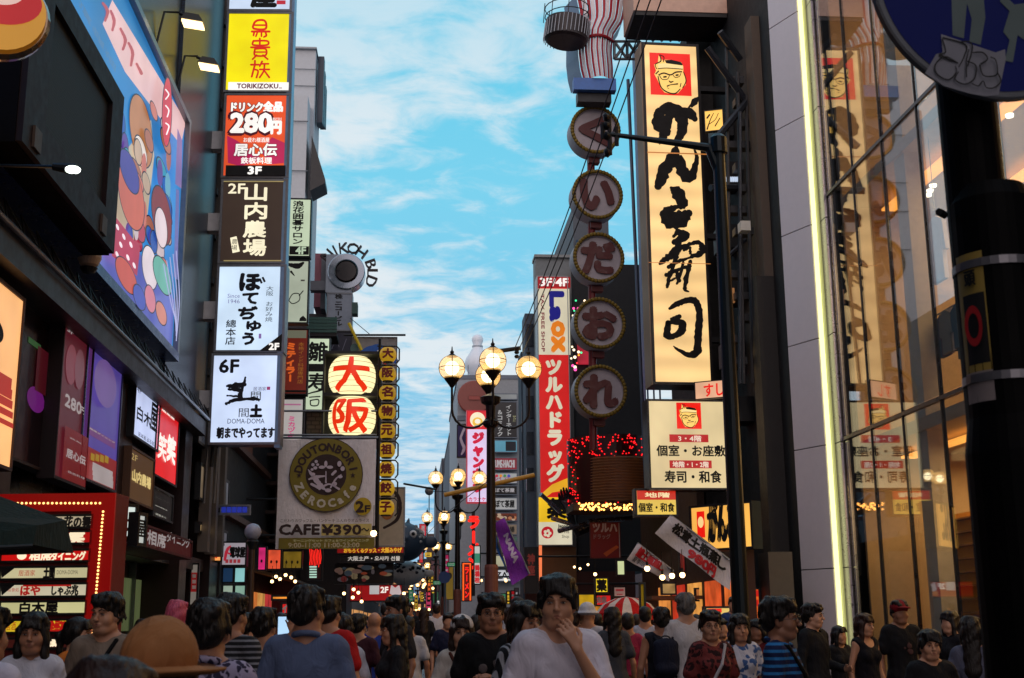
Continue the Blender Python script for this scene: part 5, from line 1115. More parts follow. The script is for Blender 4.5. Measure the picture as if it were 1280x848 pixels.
fish('upper puffer fish lantern, dark blue with a staring eye, left of the lamps', 508, 678, 52, .78, .78, True)
fish('lower white puffer fish lantern with dark spots', 508, 717, 53, .75, .52, False)
# lit shops and small colour panels under the left signs
ST = empty('food_stall', 'row of lit food stalls with a sloping canopy behind the crowd on the left', 'stall', (-4.5, 38, 0))
box('back_wall', mat((70, 34, 28), .7), -4.78, -4.7, 36, 46, 0, 3.2, ST)
for k in range(5): box('counter', mat((110, 60, 36), .5), -4.6, -3.9, 36.2+k*1.9, 37.9+k*1.9, .0, .95, ST)
for k, c in enumerate(((230, 130, 60), (240, 170, 90), (200, 60, 60), (230, 150, 70), (236, 120, 60))): box('lit_panel', glow(c, .6, .4, 2), -4.68, -4.6, 36.3+k*1.9, 37.8+k*1.9, 1.4, 2.3, ST)
MB().hexa([(-4.8, 35.5, 2.9), (-3.3, 35.5, 2.55), (-3.3, 46, 2.55), (-4.8, 46, 2.9), (-4.8, 35.5, 3.0), (-3.3, 35.5, 2.62), (-3.3, 46, 2.62), (-4.8, 46, 3.0)]).build('canopy', mat((90, 60, 30), .6), ST)
for i, (r_, c, s_, lb_) in enumerate((((322, 683, 333, 714), (226, 40, 120), .8, 'pink'), ((334, 686, 352, 713), (232, 84, 50), .85, 'orange'), ((353, 688, 378, 712), (150, 120, 30), .45, 'dim yellow'))):
    S = sign('hanging_sign', lb_+' lit hanging panel under the left edge of the cafe banner', 'sign', FY(33+i*.3), r_, glow(c, s_, .35, 3), DKM, .12)
    for x in np.arange(r_[0]+5, r_[2]-2, 7): S.ell(x, (r_[1]+r_[3])/2+3, 1.3, 2, INK, 'printed_dot')
S = sign('neon_sign', 'red neon panel of vertical strokes right of the coloured hanging panels', 'sign', FY(34.5), (385, 684, 403, 726), mat((60, 8, 10), .5), DKM, .2)
for k in range(8): S.stroke([(387+k*1.9, 685+rnd.random()*4, .9), (388+k*1.9, 697, 1.1), (387+k*1.9, 704+rnd.random()*6, .9)], INK).build('neon_tube', glow((250, 40, 30), 1.3), S.par)
for k in range(5): S.rect(387, 708+k*3.2, 396, 709.8+k*3.2, glow((190, 230, 210), .8))
for i, (x, y) in enumerate(((345, 721), (350, 724), (357, 719), (364, 722), (369, 727), (340, 727))): bulb_lamp(x, y, 30, .04, ('first', 'second', 'third', 'fourth', 'rightmost', 'leftmost')[i]+' bare bulb of the little cluster over the left stalls', s_=5)
S = sign('stall_sign', 'yellow lit stall sign strip with bulbs behind the phone', 'sign', FY(27), (339, 744, 361, 751), glow((250, 150, 50), .9, .4, 6), DKM, .1)
S = sign('stall_sign', 'small red lit square sign with a white stroke beside the yellow strip', 'sign', FY(26), (351, 753, 361, 769), glow((220, 24, 20), .8), DKM, .1); S.text('イ', 353, 756, 359, 766, WHT, .06)
for i, (x, y) in enumerate(((505, 742), (442, 737), (448, 741), (441, 747), (452, 752), (430, 742))): bulb_lamp(x, y, 34, .045, ('rightmost', 'top left', 'middle', 'low left', 'lowest', 'leftmost')[i]+' bare bulb near the red 2F sign at the end of the left row', s_=5, group='bare bulbs under the red 2F sign')
# the row of shops going on into the distance, left
for i, (y0, y1, h_, x) in enumerate(((56, 74, 11, -4.8), (74, 96, 9, -4.8), (96, 130, 12, -5.0), (130, 200, 14, -5.4), (200, 330, 13, -6))):
    t = empty('shop_building', ('grey', 'brown', 'pale', 'dark', 'farthest')[i]+' shop building in the left row beyond the puffer lanterns', 'building', (-9, (y0+y1)/2, 0))
    box('wall', mat(((70, 72, 78), (80, 66, 60), (110, 110, 112), (60, 60, 66), (90, 94, 100))[i], .8, bump=.01), -14, x, y0+.02, y1, 0, h_, t)
    for k in range(3): box('lit_window', glow((240, 170, 100), .6, .5), x, x+.06, y0+1+k*(y1-y0)/3.2, y0+.8+(k+.8)*(y1-y0)/3.2, .4, 2.4, t)
    for k in range(3):
        for z in range(1, int(h_/3)): box('window', mat((60, 74, 90), .2), x, x+.05, y0+1+k*(y1-y0)/3.2, y0+.6+(k+.7)*(y1-y0)/3.2, 1+z*3, 2.4+z*3, t)
# ------------------------------------------------------------------ buildings in the middle distance, right of the lamps
def rows(par, X, y0, y1, z0, z1, dy, dz, m, side=-1, w=.6, h=.55, name='window'):
    """windows down a street-side wall at x = X, each its own pane; pieces share one mesh"""
    nY, nZ = max(1, int((y1-y0)/dy)), max(1, int((z1-z0)/dz)); dy = (y1-y0)/nY; dz = (z1-z0)/nZ
    p0 = MB().box(-.03, .03, -dy*w/2, dy*w/2, 0, dz*h).build(name, m, par, local=True)
    for i in range(nY):
        for j in range(nZ):
            o = p0 if not (i or j) else p0.copy()
            if i or j: COL.objects.link(o); o.parent = par
            o.location = Vector((X, y0+(i+.5)*dy, z0+(j+.2)*dz))-wloc(par)
def frows(par, D, x0, x1, z0, z1, dx_, dz, m, w=.7, h=.5, name='window'):
    nX, nZ = max(1, round((x1-x0)/dx_)), max(1, round((z1-z0)/dz)); dx_ = (x1-x0)/nX; dz = (z1-z0)/nZ
    p0 = MB().box(-dx_*w/2, dx_*w/2, -.03, .03, 0, dz*h).build(name, m, par, local=True)
    for i in range(nX):
        for j in range(nZ):
            o = p0 if not (i or j) else p0.copy()
            if i or j: COL.objects.link(o); o.parent = par
            o.location = Vector((x0+(i+.5)*dx_, D, z0+(j+.25)*dz))-wloc(par)
WD = mat((44, 58, 76), .2); BG1 = mat((138, 142, 146), .75, bump=.006); BG2 = mat((104, 112, 124), .8, bump=.006)
def bld(label, px0, y0, px1, D0, D1, m, name='office_building'):
    pl = FY(D0); a0, b1 = pl.uv(px0, y0); a1, _ = pl.uv(px1, y0); t = empty(name, label, 'building', ((a0+a1)/2, (D0+D1)/2, 0))
    MB().box(a0, a1, D0, D1, 0, b1).build('wall', m, t); MB().box(a0-.05, a1+.05, D0-.05, D1, b1, b1+.25).build('parapet', BG2, t); return t, a0, a1, b1
t, a0, a1, b1 = bld('grey building with a stack of white tenant signs behind the central lamp post', 612, 474, 664, 74, 90, BG1)
t, a0, a1, b1 = bld('lower pale building with a red-brown disc sign and steel roof frame behind the lamp post', 572, 474, 612, 75, 92, mat((150, 156, 164), .75))
MB().box(a0-.02, a1, 74.9, 75, b1-2.6, b1-2.3).build('ledge', BG2, t)
for k in range(4): MB().tube([(a0+k*.65, 75, b1), (a0+k*.65, 75, b1+.9)], .03, 5).build('railing_post', STEEL, t)
q = PY(593, 497, 74.6); MB().lathe(q, [(0, -.1), (1.05, -.1), (1.05, .05), (.98, .1), (0, .1)], 28, (0, -1, 0)).build('disc_sign', mat((128, 62, 54), .5), t)
S = sign('disc_lettering', None, None, FY(74.45), (586, 495, 600, 500), mat((150, 70, 62)), mat((150, 70, 62)), .02, .0, parent=t)
MB().hexa([PY(575, 545, 74.9), PY(612, 545, 74.9), PY(612, 540, 74.9)+Vector((0, 1, 0)), PY(575, 540, 74.9)+Vector((0, 1, 0)), PY(575, 530, 74.9), PY(608, 528, 74.9), PY(608, 526, 74.9)+Vector((0, 1, 0)), PY(575, 528, 74.9)+Vector((0, 1, 0))]).build('roof_unit', DKM, t)
# bowling pin
q = PY(597, 474, 80); prof = [(.0, 0), (.45, .03), (.62, .6), (.86, 1.5), (.98, 2.4), (.88, 3.3), (.6, 4.2), (.38, 5.0), (.33, 5.5), (.42, 6.1), (.44, 6.5), (.34, 6.95), (.15, 7.15), (0, 7.2)]
t = empty('bowling_pin', 'giant white bowling pin standing on the roof behind the street lamp', 'roof sign', q); q0 = q
MB().lathe(q, [(r_*.88, h_*.42+.0) for r_, h_ in prof], 24).build('pin', mat((214, 222, 232), .35, var=.05), t, smooth=True)
MB().lathe(q+Vector((0, 0, 2.15)), [(.36, 0), (.36, .09)], 20).build('ring', mat((160, 170, 180)), t)
MB().lathe(q+Vector((0, 0, -.1)), [(.5, 0), (.5, .12)], 20).build('foot', STEEL, t)
# sign stack on the grey building
tn = [(492, 500, (150, 154, 156), .45, '', INK, 0), (502, 548, (20, 20, 26), .4, '', INK, 0), (550, 566, (96, 170, 196), .5, '', INK, 0), (572, 588, (150, 40, 56), .5, 'UME-HACHI', WHT, .05), (591, 605, (188, 190, 190), .5, 'レインボー', glow((170, 60, 110), .6), .03), (607, 619, (20, 20, 20), .4, 'ぼて茶屋', WHT, .04), (622, 638, (190, 190, 190), .5, 'ぼて茶屋', INK, .04), (641, 652, (130, 60, 40), .4, '', INK, 0), (655, 669, (150, 130, 110), .4, '花の舞場', INK, .03), (671, 678, (80, 120, 100), .4, '', INK, 0), (694, 709, (196, 192, 160), .6, '', INK, 0), (712, 727, (210, 210, 216), .7, 'ZAZA', INK, .03)]
ts = empty('tenant_signs', 'vertical stack of small tenant sign boards right of the central lamp post', 'sign', PY(632, 730, 73))
for y0, y1, c, s_, tx, ink, bd in tn:
    x1 = 647 if y0 < 690 else 655
    S = sign('tenant_board', None, None, FY(73.5), (616, y0, x1, y1), glow(c, s_), BG2, .3, .05, parent=ts)
    if tx: S.text(tx, 619, y0+3.5, x1-4, y1-3.5, ink, bd)
    if y0 == 502: S.text('インターネット', 632, 506, 640, 545, glow((180, 180, 180), .6), .03, True); S.text('＆コミック', 621, 512, 629, 546, glow((180, 180, 180), .6), .03, True); S.text('7F', 641, 520, 645, 528, glow((160, 160, 120), .5))
    if y0 == 550: S.rect(632, 552, 645, 564, mat((16, 24, 36)))
    if y0 == 591: [S.ell(621+i*5, 595, 1.8, 1.8, glow(c_, .7), 'printed_dot') for i, c_ in enumerate(((200, 40, 60), (230, 140, 40), (60, 140, 80), (60, 80, 180)))]
    if y0 == 641: [S.ell(rnd.uniform(619, 644), rnd.uniform(643, 650), 2.5, 2, glow(rnd.choice(((200, 130, 90), (220, 190, 160), (80, 40, 30))), .5), 'printed_food') for _ in range(12)]
S = sign('karaoke_sign', 'white vertical karaoke sign with red katakana under a red emblem panel', 'sign', FY(58), (583, 513, 610, 629), glow((226, 206, 240), .9), glow((200, 40, 60), .6), .4, .05)
S.rect(584, 514, 609, 537, glow((214, 40, 50), .9)); S.ell(597, 525, 9.5, 9.5, glow((250, 236, 200), .9)); S.ell(597, 528, 6.5, 6, glow((240, 190, 70), .9)); S.ell(597, 527, 3.6, 3, glow((250, 240, 220), .9)); S.ell(597, 533, 3, 1.4, glow((120, 190, 220), .8))
S.text('ジャンカラ', 590, 540, 605, 616, glow((206, 20, 60), .9), .1, True); S.text('カラオケ', 586, 622, 607, 627, glow((206, 20, 60), .9), .03)
S = vsign('dark blue vertical sign with a white wave left of the karaoke sign', (571, 531, 583, 572), 60, mat((36, 36, 90), .5), [('s', [[(581, 535, 3), (576, 548, 3), (580, 560, 4), (577, 568, 2)]], mat((200, 200, 214)))], DKM)
tv = empty('office_building', 'far dark grey tower block with vertical ribs left of the lamps', 'building', PY(560, 700, 150))
for (x0, y, x1, D, nm) in ((552, 573, 560, 150, 'tower'), (556, 590, 575, 142, 'block'), (545, 603, 556, 165, 'block'), (560, 562, 575, 170, 'block')):
    pbx(nm, mat((84, 90, 100), .7), x0, y, x1, 800, D, D+14, tv, 0)
for k in range(4): pbx('rib', mat((60, 66, 76)), 552.3+k*2, 574, 553.1+k*2, 740, 149.6, 150, tv, 0)
t, a0, a1, b1 = bld('dim office building between the tower block and the disc sign building', 562, 545, 578, 110, 128, mat((74, 78, 90), .7)); frows(t, 109.95, a0+.1, a1-.1, 3, b1-.6, 1.1, 2.2, WD)
t = empty('shop_building', 'dim building closing the far end of the street', 'building', (0, 305, 0)); MB().box(-14, 16, 300, 312, 0, 12.5).build('wall', mat((58, 50, 56), .8), t); MB().box(-4, 3, 298, 300, 12.5, 15).build('roof_sign', mat((120, 60, 60), .7), t); frows(t, 299.9, -13, 15, 3, 12, 2.5, 2.6, glow((240, 170, 110), .5))
t = empty('office_building', 'brown block before the far end of the street on the right', 'building', (8, 210, 0)); MB().box(2.2, 16, 200, 215, 0, 15).build('wall', mat((76, 62, 60), .8), t); frows(t, 199.9, 2.6, 9, 3, 14, 1.6, 2.2, WD)
# neon ramen sign and other verticals
NR = glow((250, 30, 20), 1.25, .05); NO = glow((255, 90, 20), 1.3, .05)
t = empty('neon_sign', 'red neon ラーメン lettering climbing a dark frame left of the central post', 'sign', PY(593, 740, 55)); pl = FY(55)
for i, (ch, y) in enumerate((('ラ', 652), ('ー', 671), ('メ', 686), ('ン', 704))):
    a, b = pl.uv(592, y); v = None; Print(pl, t, .02*i).local(ch, a-.30, b-.34, a+.30, b+.30, NR, .07, vert=True, name='neon_letter')
MB().pbox(pl, *(lambda u0, u1: (u0[0], u1[0], u1[1], u0[1]))(pl.uv(590, 640), pl.uv(594, 745)), -.3, -.1).build('frame', DKM, t)
S = sign('neon_sign', 'orange neon framed vertical sign at the foot of the lamp posts', 'sign', FY(52), (577, 703, 590, 752), glow((120, 20, 14), .5), DKM, .2)
for q_ in ((578, 704, 580, 751), (587, 704, 589, 751), (580, 704, 587, 705.5)): S.rect(*q_, NO, 'neon_tube')
S.text('ラーメン', 580.5, 708, 586.5, 748, NR, .06, True)
vsign('white and red vertical sign with a green head beside the neon ラーメン letters', (592, 682, 601, 731), 50, glow((206, 206, 200), .8), [('r', 593, 692, 600, 704, glow((60, 150, 120), .7)), ('t', '鶴橋桂', 593.5, 706, 599.5, 729, glow((210, 30, 40), .8), .07, True)])
vsign('tall faded pink vertical board with small characters behind the lamp posts', (538, 700, 549, 740), 78, mat((150, 112, 116), .7), [('t', '本格中華料理', 541, 704, 546, 737, mat((90, 60, 66)), 0, True)])
vsign('yellow-brown vertical board behind the blue sign', (557, 705, 567, 750), 76, glow((150, 120, 40), .4), [('e', 562, 720, 3, 4, mat((40, 36, 30)))])
vsign('bright pink-red vertical sign far down the left row by the puffer lanterns', (524, 655, 533, 676), 95, glow((210, 30, 50), .7), [('t', '居酒屋', 526.5, 657, 531, 674, WHT, .04, True)])
vsign('second red vertical sign below the first one far down the left row', (524, 678, 529, 704), 96, glow((214, 40, 50), .7), [('t', '焼肉', 525, 682, 528, 700, WHT, .04, True)])
S = sign('round_sign', 'blue round traffic sign on a post between the lamps', 'traffic sign', FY(48), (549.5, 714, 549.6, 714.1), mat((30, 60, 120)), STEEL, .01, .0)
a, b = FY(48).uv(555.5, 722); MB().lathe(FY(48).p(a, b, 0), [(0, -.02), (.23, -.02), (.23, .02), (0, .02)], 24, (0, -1, 0)).build('disc', mat((28, 70, 130), .4), S.root); MB().tube([(a, 48.05, 0), (a, 48.05, b+.2)], .03).build('post', STEEL, S.root)
# dense far signs, each a sign of its own with unreadable marks
cols = [('red', (200, 26, 36)), ('white', (206, 206, 206)), ('pink', (214, 60, 110)), ('orange', (236, 110, 40)), ('yellow', (226, 180, 50)), ('green', (60, 130, 90)), ('pale blue', (120, 160, 200)), ('magenta', (190, 30, 90)), ('dark', (50, 40, 44))]
used_l = set()
def marks(S, n, c):
    a0, b0, a1, b1 = S.r; h_ = (b1-b0)/(n+1)
    for i in range(n):
        z = b0+h_*(i+.7); w_ = (a1-a0)*rnd.uniform(.3, .6); S.rectl((a0+a1)/2-w_/2, z, (a0+a1)/2+w_/2, z+h_*rnd.uniform(.25, .5), c, 'printed_mark')
spots = []
for i in range(78):
    px = rnd.choice((rnd.uniform(506, 549), rnd.uniform(510, 560), rnd.uniform(518, 600), rnd.uniform(604, 650))); D = rnd.uniform(62, 150) if px < 604 else rnd.uniform(50, 70)
    if px < 604: D = max(62, min(220, abs(rnd.gauss(100, 40))))
    y = rnd.uniform(690, 757) if px > 524 else rnd.uniform(722, 757); w_, h_ = (rnd.uniform(4, 8), rnd.uniform(10, 26)) if rnd.random() < .65 else (rnd.uniform(8, 16), rnd.uniform(5, 9))
    if px > 600: y = rnd.uniform(733, 760)
    y = min(y, 762-h_)
    if any(abs(px-a_) < 4 and abs(y-b_) < 7 for a_, b_ in spots): continue
    spots.append((px, y)); where = ('near the vanishing point', 'left of the lamp posts', 'among the lamp posts', 'right of the central post')[0 if px < 530 else 1 if px < 555 else 2 if px < 604 else 3]
    for _ in range(30):
        cn, c = rnd.choice(cols); lb_ = '%s far %s %s shop sign %s, %s' % ('tiny' if w_*h_ < 70 else 'small', cn, 'narrow' if h_ > w_ else 'wide', where, 'high up' if y < 715 else 'halfway up' if y < 735 else 'low down')
        if lb_ not in used_l: break
    if lb_ in used_l: continue
    used_l.add(lb_)
    S = sign('shop_sign', lb_, 'sign', FY(D), (px-w_/2, y, px+w_/2, y+h_), glow(c, rnd.uniform(.4, .95), .2), DKM, .2, .04, group='far shop signs down the street')
    marks(S, 3 if h_ > w_ else 2, INK if sum(c) > 350 else WHT)
mb = MB()
for i in range(60): px, y, D = rnd.uniform(500, 650), rnd.uniform(722, 766), rnd.uniform(45, 130); mb.ball(PY(px, y, D), D*.0011, 8, 6)
tag(mb.build('far_lights', glow((255, 200, 130), 4, 0, samp=False)), 'scattered warm points of light far down the street', 'lights', kind='stuff')

# ------------------------------------------------------------------ right row
# far row on the right, further than the tsuruha building
for i, (y0, y1, h_, x) in enumerate(((92, 120, 9, 3.4), (120, 170, 12, 4.4), (170, 330, 15, 6.2))):
    t = empty('shop_building', ('near', 'middle', 'last')[i]+' dim shop building of the right row beyond the tenant signs', 'building', (x+5, (y0+y1)/2, 0))
    box('wall', mat(((76, 72, 78), (70, 76, 84), (84, 90, 100))[i], .8), x, x+14, y0+.02, y1, 0, h_, t)
    rows(t, x, y0+1, y1-1, 3.2, h_, 4, 3, WD)
    for k in range(5): box('lit_window', glow((240, 170, 100), .7, .5), x-.05, x, y0+1+k*(y1-y0)/5.2, y0+.8+(k+.8)*(y1-y0)/5.2, .4, 2.6, t)
# tall sign building (drugstore)
tb = empty('drugstore_building', 'grey slim building carrying the tall red drugstore sign', 'building', (5, 45, 0))
pbx('tower', mat((132, 136, 138), .7, bump=.005), 669, 320, 714, 800, 42.3, 43.1, tb, 2.9); pbx('wall', mat((84, 98, 116), .7, bump=.006), 656, 392, 668.8, 800, 43.4, 44.6, tb, 0); pbx('wall', mat((60, 78, 98), .7), 651, 440, 655.8, 800, 44.7, 46, tb, 0)
pbx('parapet', mat((150, 152, 152), .6), 668, 318, 716, 322, 42.2, 43.1, tb)
for y in (405, 450, 495, 540, 585): pbx('window', mat((36, 46, 60), .2), 658, y, 667, y+28, 43.36, 43.5, tb)
for y in (505, 560, 615): pbx('window', mat((50, 60, 74), .2), 652, y, 655, y+36, 44.62, 44.69, tb)
S = sign('drugstore_sign', 'tall drugstore box sign, cream and red with white katakana', 'sign', FY(41), (671, 345, 716, 682), glow((224, 32, 30), .72), mat((170, 176, 180), .4, .3), .8, .03)
cream = glow((236, 226, 196), .72); nav = glow((20, 20, 140), .6)
S.rect(672, 346, 713, 360, glow((170, 20, 26), .7)); S.text('3F/4F', 675, 348, 710, 358, glow((245, 235, 230)), .06)
S.rect(672, 361, 713, 444, cream)
def rot_text(S, t, x0, y0, x1, y1, m, bold):   # runs down the sign, turned a quarter
    v, f = glyphs(t); X0 = min(p[0] for p in v); X1 = max(p[0] for p in v); Y0 = min(p[1] for p in v); Y1 = max(p[1] for p in v)
    a0, b1 = S.pl.uv(x0, y0); a1, b0 = S.pl.uv(x1, y1); c = S._up(); mb = MB()
    for i, (ox, oy) in enumerate(RING[2 if bold else 0]):
        n0 = len(mb.v); mb.v += [S.pl.p(a0+((y-Y0)/(Y1-Y0))*(a1-a0)+ox*bold, b1-((x-X0)/(X1-X0))*(b1-b0)+oy*bold, c+.0004*i) for x, y in v]; mb.f += [tuple(n0+k for k in ff) for ff in f]
    mb.build('lettering', m, S.par)
rot_text(S, 'TAX FREE SHOP', 676, 368, 681, 440, glow((150, 40, 60), .5), .006); rot_text(S, 'La', 688, 366, 704, 401, nav, .055); rot_text(S, 'ox', 690, 403, 705, 440, glow((240, 130, 20), .8), .055)
S.text('ツルハドラッグ', 681, 448, 705, 603, cream, .07, True)
S.pol([(674, 620), (690, 606), (714, 596), (714, 612), (690, 616), (680, 624)], glow((246, 180, 40), .8))
S.rect(673, 622, 714, 653, glow((246, 196, 30), .85)); S.text('薬', 684, 624, 707, 648, INK, .05); S.rect(673, 653, 715, 681, cream)
S.ell(684, 666, 7.5, 7.5, glow((200, 20, 40), .8)); [S.ell(684+3.2*math.cos(t_), 667+3.2*math.sin(t_), 2, 2, cream, 'petal') for t_ in np.arange(5)*2*PI/5]
S.text('Japan.', 697, 656, 711, 661, INK, .04); S.text('Tax-free', 697, 662.5, 711, 667, INK); S.text('Shop', 702, 669, 711, 674, INK)
# dark shop with vertical red characters below
S = vsign('black vertical board with dim red characters under the tall drugstore sign', (655, 684, 674, 742), 40, mat((16, 12, 12), .5), [('t', '神座', 659, 692, 669, 720, glow((120, 30, 24), .5), .05, True)])
tag(MB().tube([PY(675.5, 682, 40.6), PY(675.5, 728, 40.6)], .05).build('neon_tube', glow((255, 130, 80), .95)), 'orange vertical light tube under the tall drugstore sign', 'lamp')
# steel column with the round signs
kc = empty('round_sign_column', 'column of five round signs with dark red kana in yellow rope rims', 'sign', PY(745, 540, 32)); pl = FY(32, 4)
pts = [pl.p(*pl.uv(x, y), -.45) for x, y in ((746, 560), (742, 95))]; MB().tube(pts, .11, 10).build('pole', mat((110, 22, 26), .5), kc)
RIM = mat((118, 96, 18), .6); KR = mat((78, 8, 12), .5); DRW = mat((150, 150, 158), .6); CH = mat((166, 160, 168), .6)
kn_ = 'くいだおれ'
for i, (cx, cy, kana) in enumerate(((744.5, 162, 'く'), (747, 243, 'い'), (748.5, 322, 'だ'), (750, 404, 'お'), (751, 489, 'れ'))):
    a, b = pl.uv(cx, cy); r_ = .735
    d_ = MB().lathe(pl.p(a, b, -.62), [(r_*.93, 0), (r_*.97, .03), (r_*.97, .6), (r_*.84, .6), (r_*.84, .53), (0, .53)], 40, pl.n).build('drum', CH, kc)
    ring = []
    nb_ = 44; p0 = MB().ball((0, 0, 0), .058, 8, 6, (1, 1, 1)).build('rope_knot', RIM, d_, local=True)
    for k in range(nb_):
        th = 2*PI*k/nb_; o_ = p0 if k == 0 else p0.copy()
        if k: COL.objects.link(o_); o_.parent = d_
        o_.location = pl.p(a+r_*.92*math.cos(th), b+r_*.92*math.sin(th), .0)-wloc(d_)
    MB().tube([pl.p(a+r_*.92*math.cos(t_), b+r_*.92*math.sin(t_), -.01) for t_ in np.linspace(0, 2*PI, 33)], .052, 6, False).build('rim', mat((84, 70, 14), .7), d_)
    v, f = glyphs(kana); X0 = min(p[0] for p in v); X1 = max(p[0] for p in v); Y0 = min(p[1] for p in v); Y1 = max(p[1] for p in v)
    q_ = Print(pl, d_, -.07); sz = .43; o_ = q_.local(kana, a-sz, b-sz*.95, a+sz, b+sz*.95, KR, .08, name='kana')
    for k_, dz in enumerate((.015, .03)): q2 = Print(pl, o_, -.07+dz); q2.local(kana, a-sz, b-sz*.95, a+sz, b+sz*.95, KR, .08, name='kana_layer')
    for z in (1,): MB().pbox(pl, a-.16, a+.16, b-r_-.16, b-r_-.0, -.5, -.25).build('link', mat((90, 18, 22), .5), kc)
# striped figure part and drum above
t = empty('rooftop_figure', 'red and white striped curved body beside a dark drum at the top of the street', 'roof sign', PY(745, 110, 32))
secs = [(-14, 722, 788), (20, 728, 782), (38, 724, 770), (60, 724, 768), (80, 727, 769), (96, 732, 768)]
front = [(y, x0, x1) for y, x0, x1 in secs]
def sect(u, v):  # u across 0..1, v down 0..1 -> point on the bulging front
    k = v*(len(secs)-1); i = min(int(k), len(secs)-2); fr_ = k-i; y = secs[i][0]*(1-fr_)+secs[i+1][0]*fr_; x0 = secs[i][1]*(1-fr_)+secs[i+1][1]*fr_; x1 = secs[i][2]*(1-fr_)+secs[i+1][2]*fr_
    wob = 5*math.sin(v*PI*1.2)*(.5-u)*.4
    p_ = PY(x0+(x1-x0)*u+wob, y, 31.6); bulge = .38*math.sin(PI*min(1, max(0, u))); return p_+Vector((0, .35-bulge, 0))
nst = 13
for s_ in range(nst):
    mb = MB(); u0, u1 = s_/nst, (s_+1)/nst
    if s_ % 2 == 0: u0, u1 = u0+.008, u1-.008
    for j in range(18):
        v0, v1 = j/18, (j+1)/18; lift = Vector((0, -.02 if s_ % 2 == 0 else 0, 0))
        mb.quad(sect(u0, v1)+lift, sect(u1, v1)+lift, sect(u1, v0)+lift, sect(u0, v0)+lift)
    mb.build('stripe', mat((170, 26, 44), .55) if s_ % 2 == 0 else mat((226, 222, 226), .55), t)
mb = MB()
for j in range(18): v0, v1 = j/18, (j+1)/18; mb.quad(sect(0, v0)+Vector((-.0, .02, 0)), sect(0, v1)+Vector((0, .02, 0)), sect(0, v1)+Vector((-.25, .8, 0)), sect(0, v0)+Vector((-.25, .8, 0))); 
mb.build('side_panel', mat((110, 130, 160), .5), t)
mb = MB()
for j in range(18): v0, v1 = j/18, (j+1)/18; mb.quad(sect(1, v1), sect(1, v0), sect(1, v0)+Vector((0, .8, 0)), sect(1, v1)+Vector((0, .8, 0)))
mb.build('side_panel', mat((110, 130, 160), .5), t)
MB().tube([sect(u_, .47)+Vector((0, -.05, 0)) for u_ in np.linspace(0, 1, 12)], .05).build('belt', mat((150, 20, 36), .5), t)
pbx('blue_base', mat((70, 116, 190), .5), 717, 97, 770, 113, 31.7, 32.0, t); pbx('dark_bracket', mat((20, 24, 32), .5), 722, 113, 764, 128, 31.9, 32.3, t)
q = PY(707, 42, 31.5); dr = MB().lathe(q+Vector((0, 0, -.28)), [(.0, 0), (.52, 0), (.6, .06), (.62, .62), (.0, .62)], 36, (.12, .0, 1)).build('drum', mat((34, 26, 30), .5), t)
for k in range(34):
    th = 2*PI*k/34; p_ = q+Vector((.63*math.cos(th), .63*math.sin(th), -.2)); MB().tube([p_, p_+Vector((.07, 0, .52))], .014, 5).build('drum_rod', mat((140, 146, 156), .4, .5), dr)
for z in (.5, .75): MB().tube([q+Vector((.62*math.cos(a_)+.05, .62*math.sin(a_), z)) for a_ in np.linspace(0, 2*PI, 20)], .015, 5).build('railing', DKM, t)
for k in range(8): a_ = 2*PI*k/8; MB().tube([q+Vector((.62*math.cos(a_), .62*math.sin(a_), .3)), q+Vector((.62*math.cos(a_)+.05, .62*math.sin(a_), .9))], .013, 5).build('railing_post', DKM, t)
# lattice bracket from the figure to the wall
t = empty('lattice_bracket', 'steel lattice bracket between the striped figure and the sushi sign', 'bracket', PY(785, 70, 32.4))
g0, g1 = PY(768, 52, 32.4), PY(800, 52, 32.4); h0, h1 = PY(768, 74, 32.4), PY(800, 74, 32.4)
for p_, q_ in ((g0, g1), (h0, h1), (g0, h0), ((g0+g1)/2, (h0+h1)/2), (g1, h1), (g0, (h0+h1)/2), ((g0+g1)/2, h0), ((g0+g1)/2, h1), (g1, (h0+h1)/2)): MB().tube([p_, q_], .045, 6).build('bar', STEEL, t)
# blue flank board between the circles and the sushi sign
t = empty('blue_panel', 'tall narrow blue corrugated board between the round signs and sushi sign', 'panel', PY(796, 640, 33))
pl3 = FY(33); a0, b1 = pl3.uv(783, 62); a1, b0 = pl3.uv(812, 640); MB().pbox(pl3, a0+.25, a1, b0, b1, -.4, 0).build('board', mat((34, 70, 132), .45), t)
for k in range(3): MB().pbox(pl3, a0+.27+k*.17, a0+.31+k*.17, b0, b1, .001, .05).build('rib', mat((80, 120, 170), .4), t)
MB().tube([pl3.p(a0+.15, b0, .1), pl3.p(a0+.0, b1-1, .1)], .05, 8).build('mesh_tube', mat((90, 100, 120), .5, .5), t)
# building behind the round signs
rbk = empty('shop_building', 'dark building with coloured lights behind the round sign column', 'building', (7, 41, 0))
pbx('wall', mat((26, 26, 30), .7, bump=.01), 716, 330, 800, 800, 41.8, 55, rbk, 3.0); pbx('upper_wall', mat((90, 96, 104), .7), 716, 258, 760, 330, 43, 55, rbk)
pbx('window', mat((60, 84, 112), .15), 720, 300, 742, 335, 42.8, 42.95, rbk)
for i in range(30):
    q = PY(rnd.uniform(714, 735), rnd.uniform(375, 470), 41.6); MB().ball(q, rnd.uniform(.03, .06), 8, 5).build('coloured_bulb', glow(rnd.choice(((60, 220, 140), (240, 40, 60), (255, 230, 190), (250, 160, 40), (250, 80, 160))), 2.0, 0, samp=False), rbk)
pbx('pink_panel', glow((190, 40, 60), .6, .5), 722, 425, 738, 455, 41.6, 41.75, rbk)
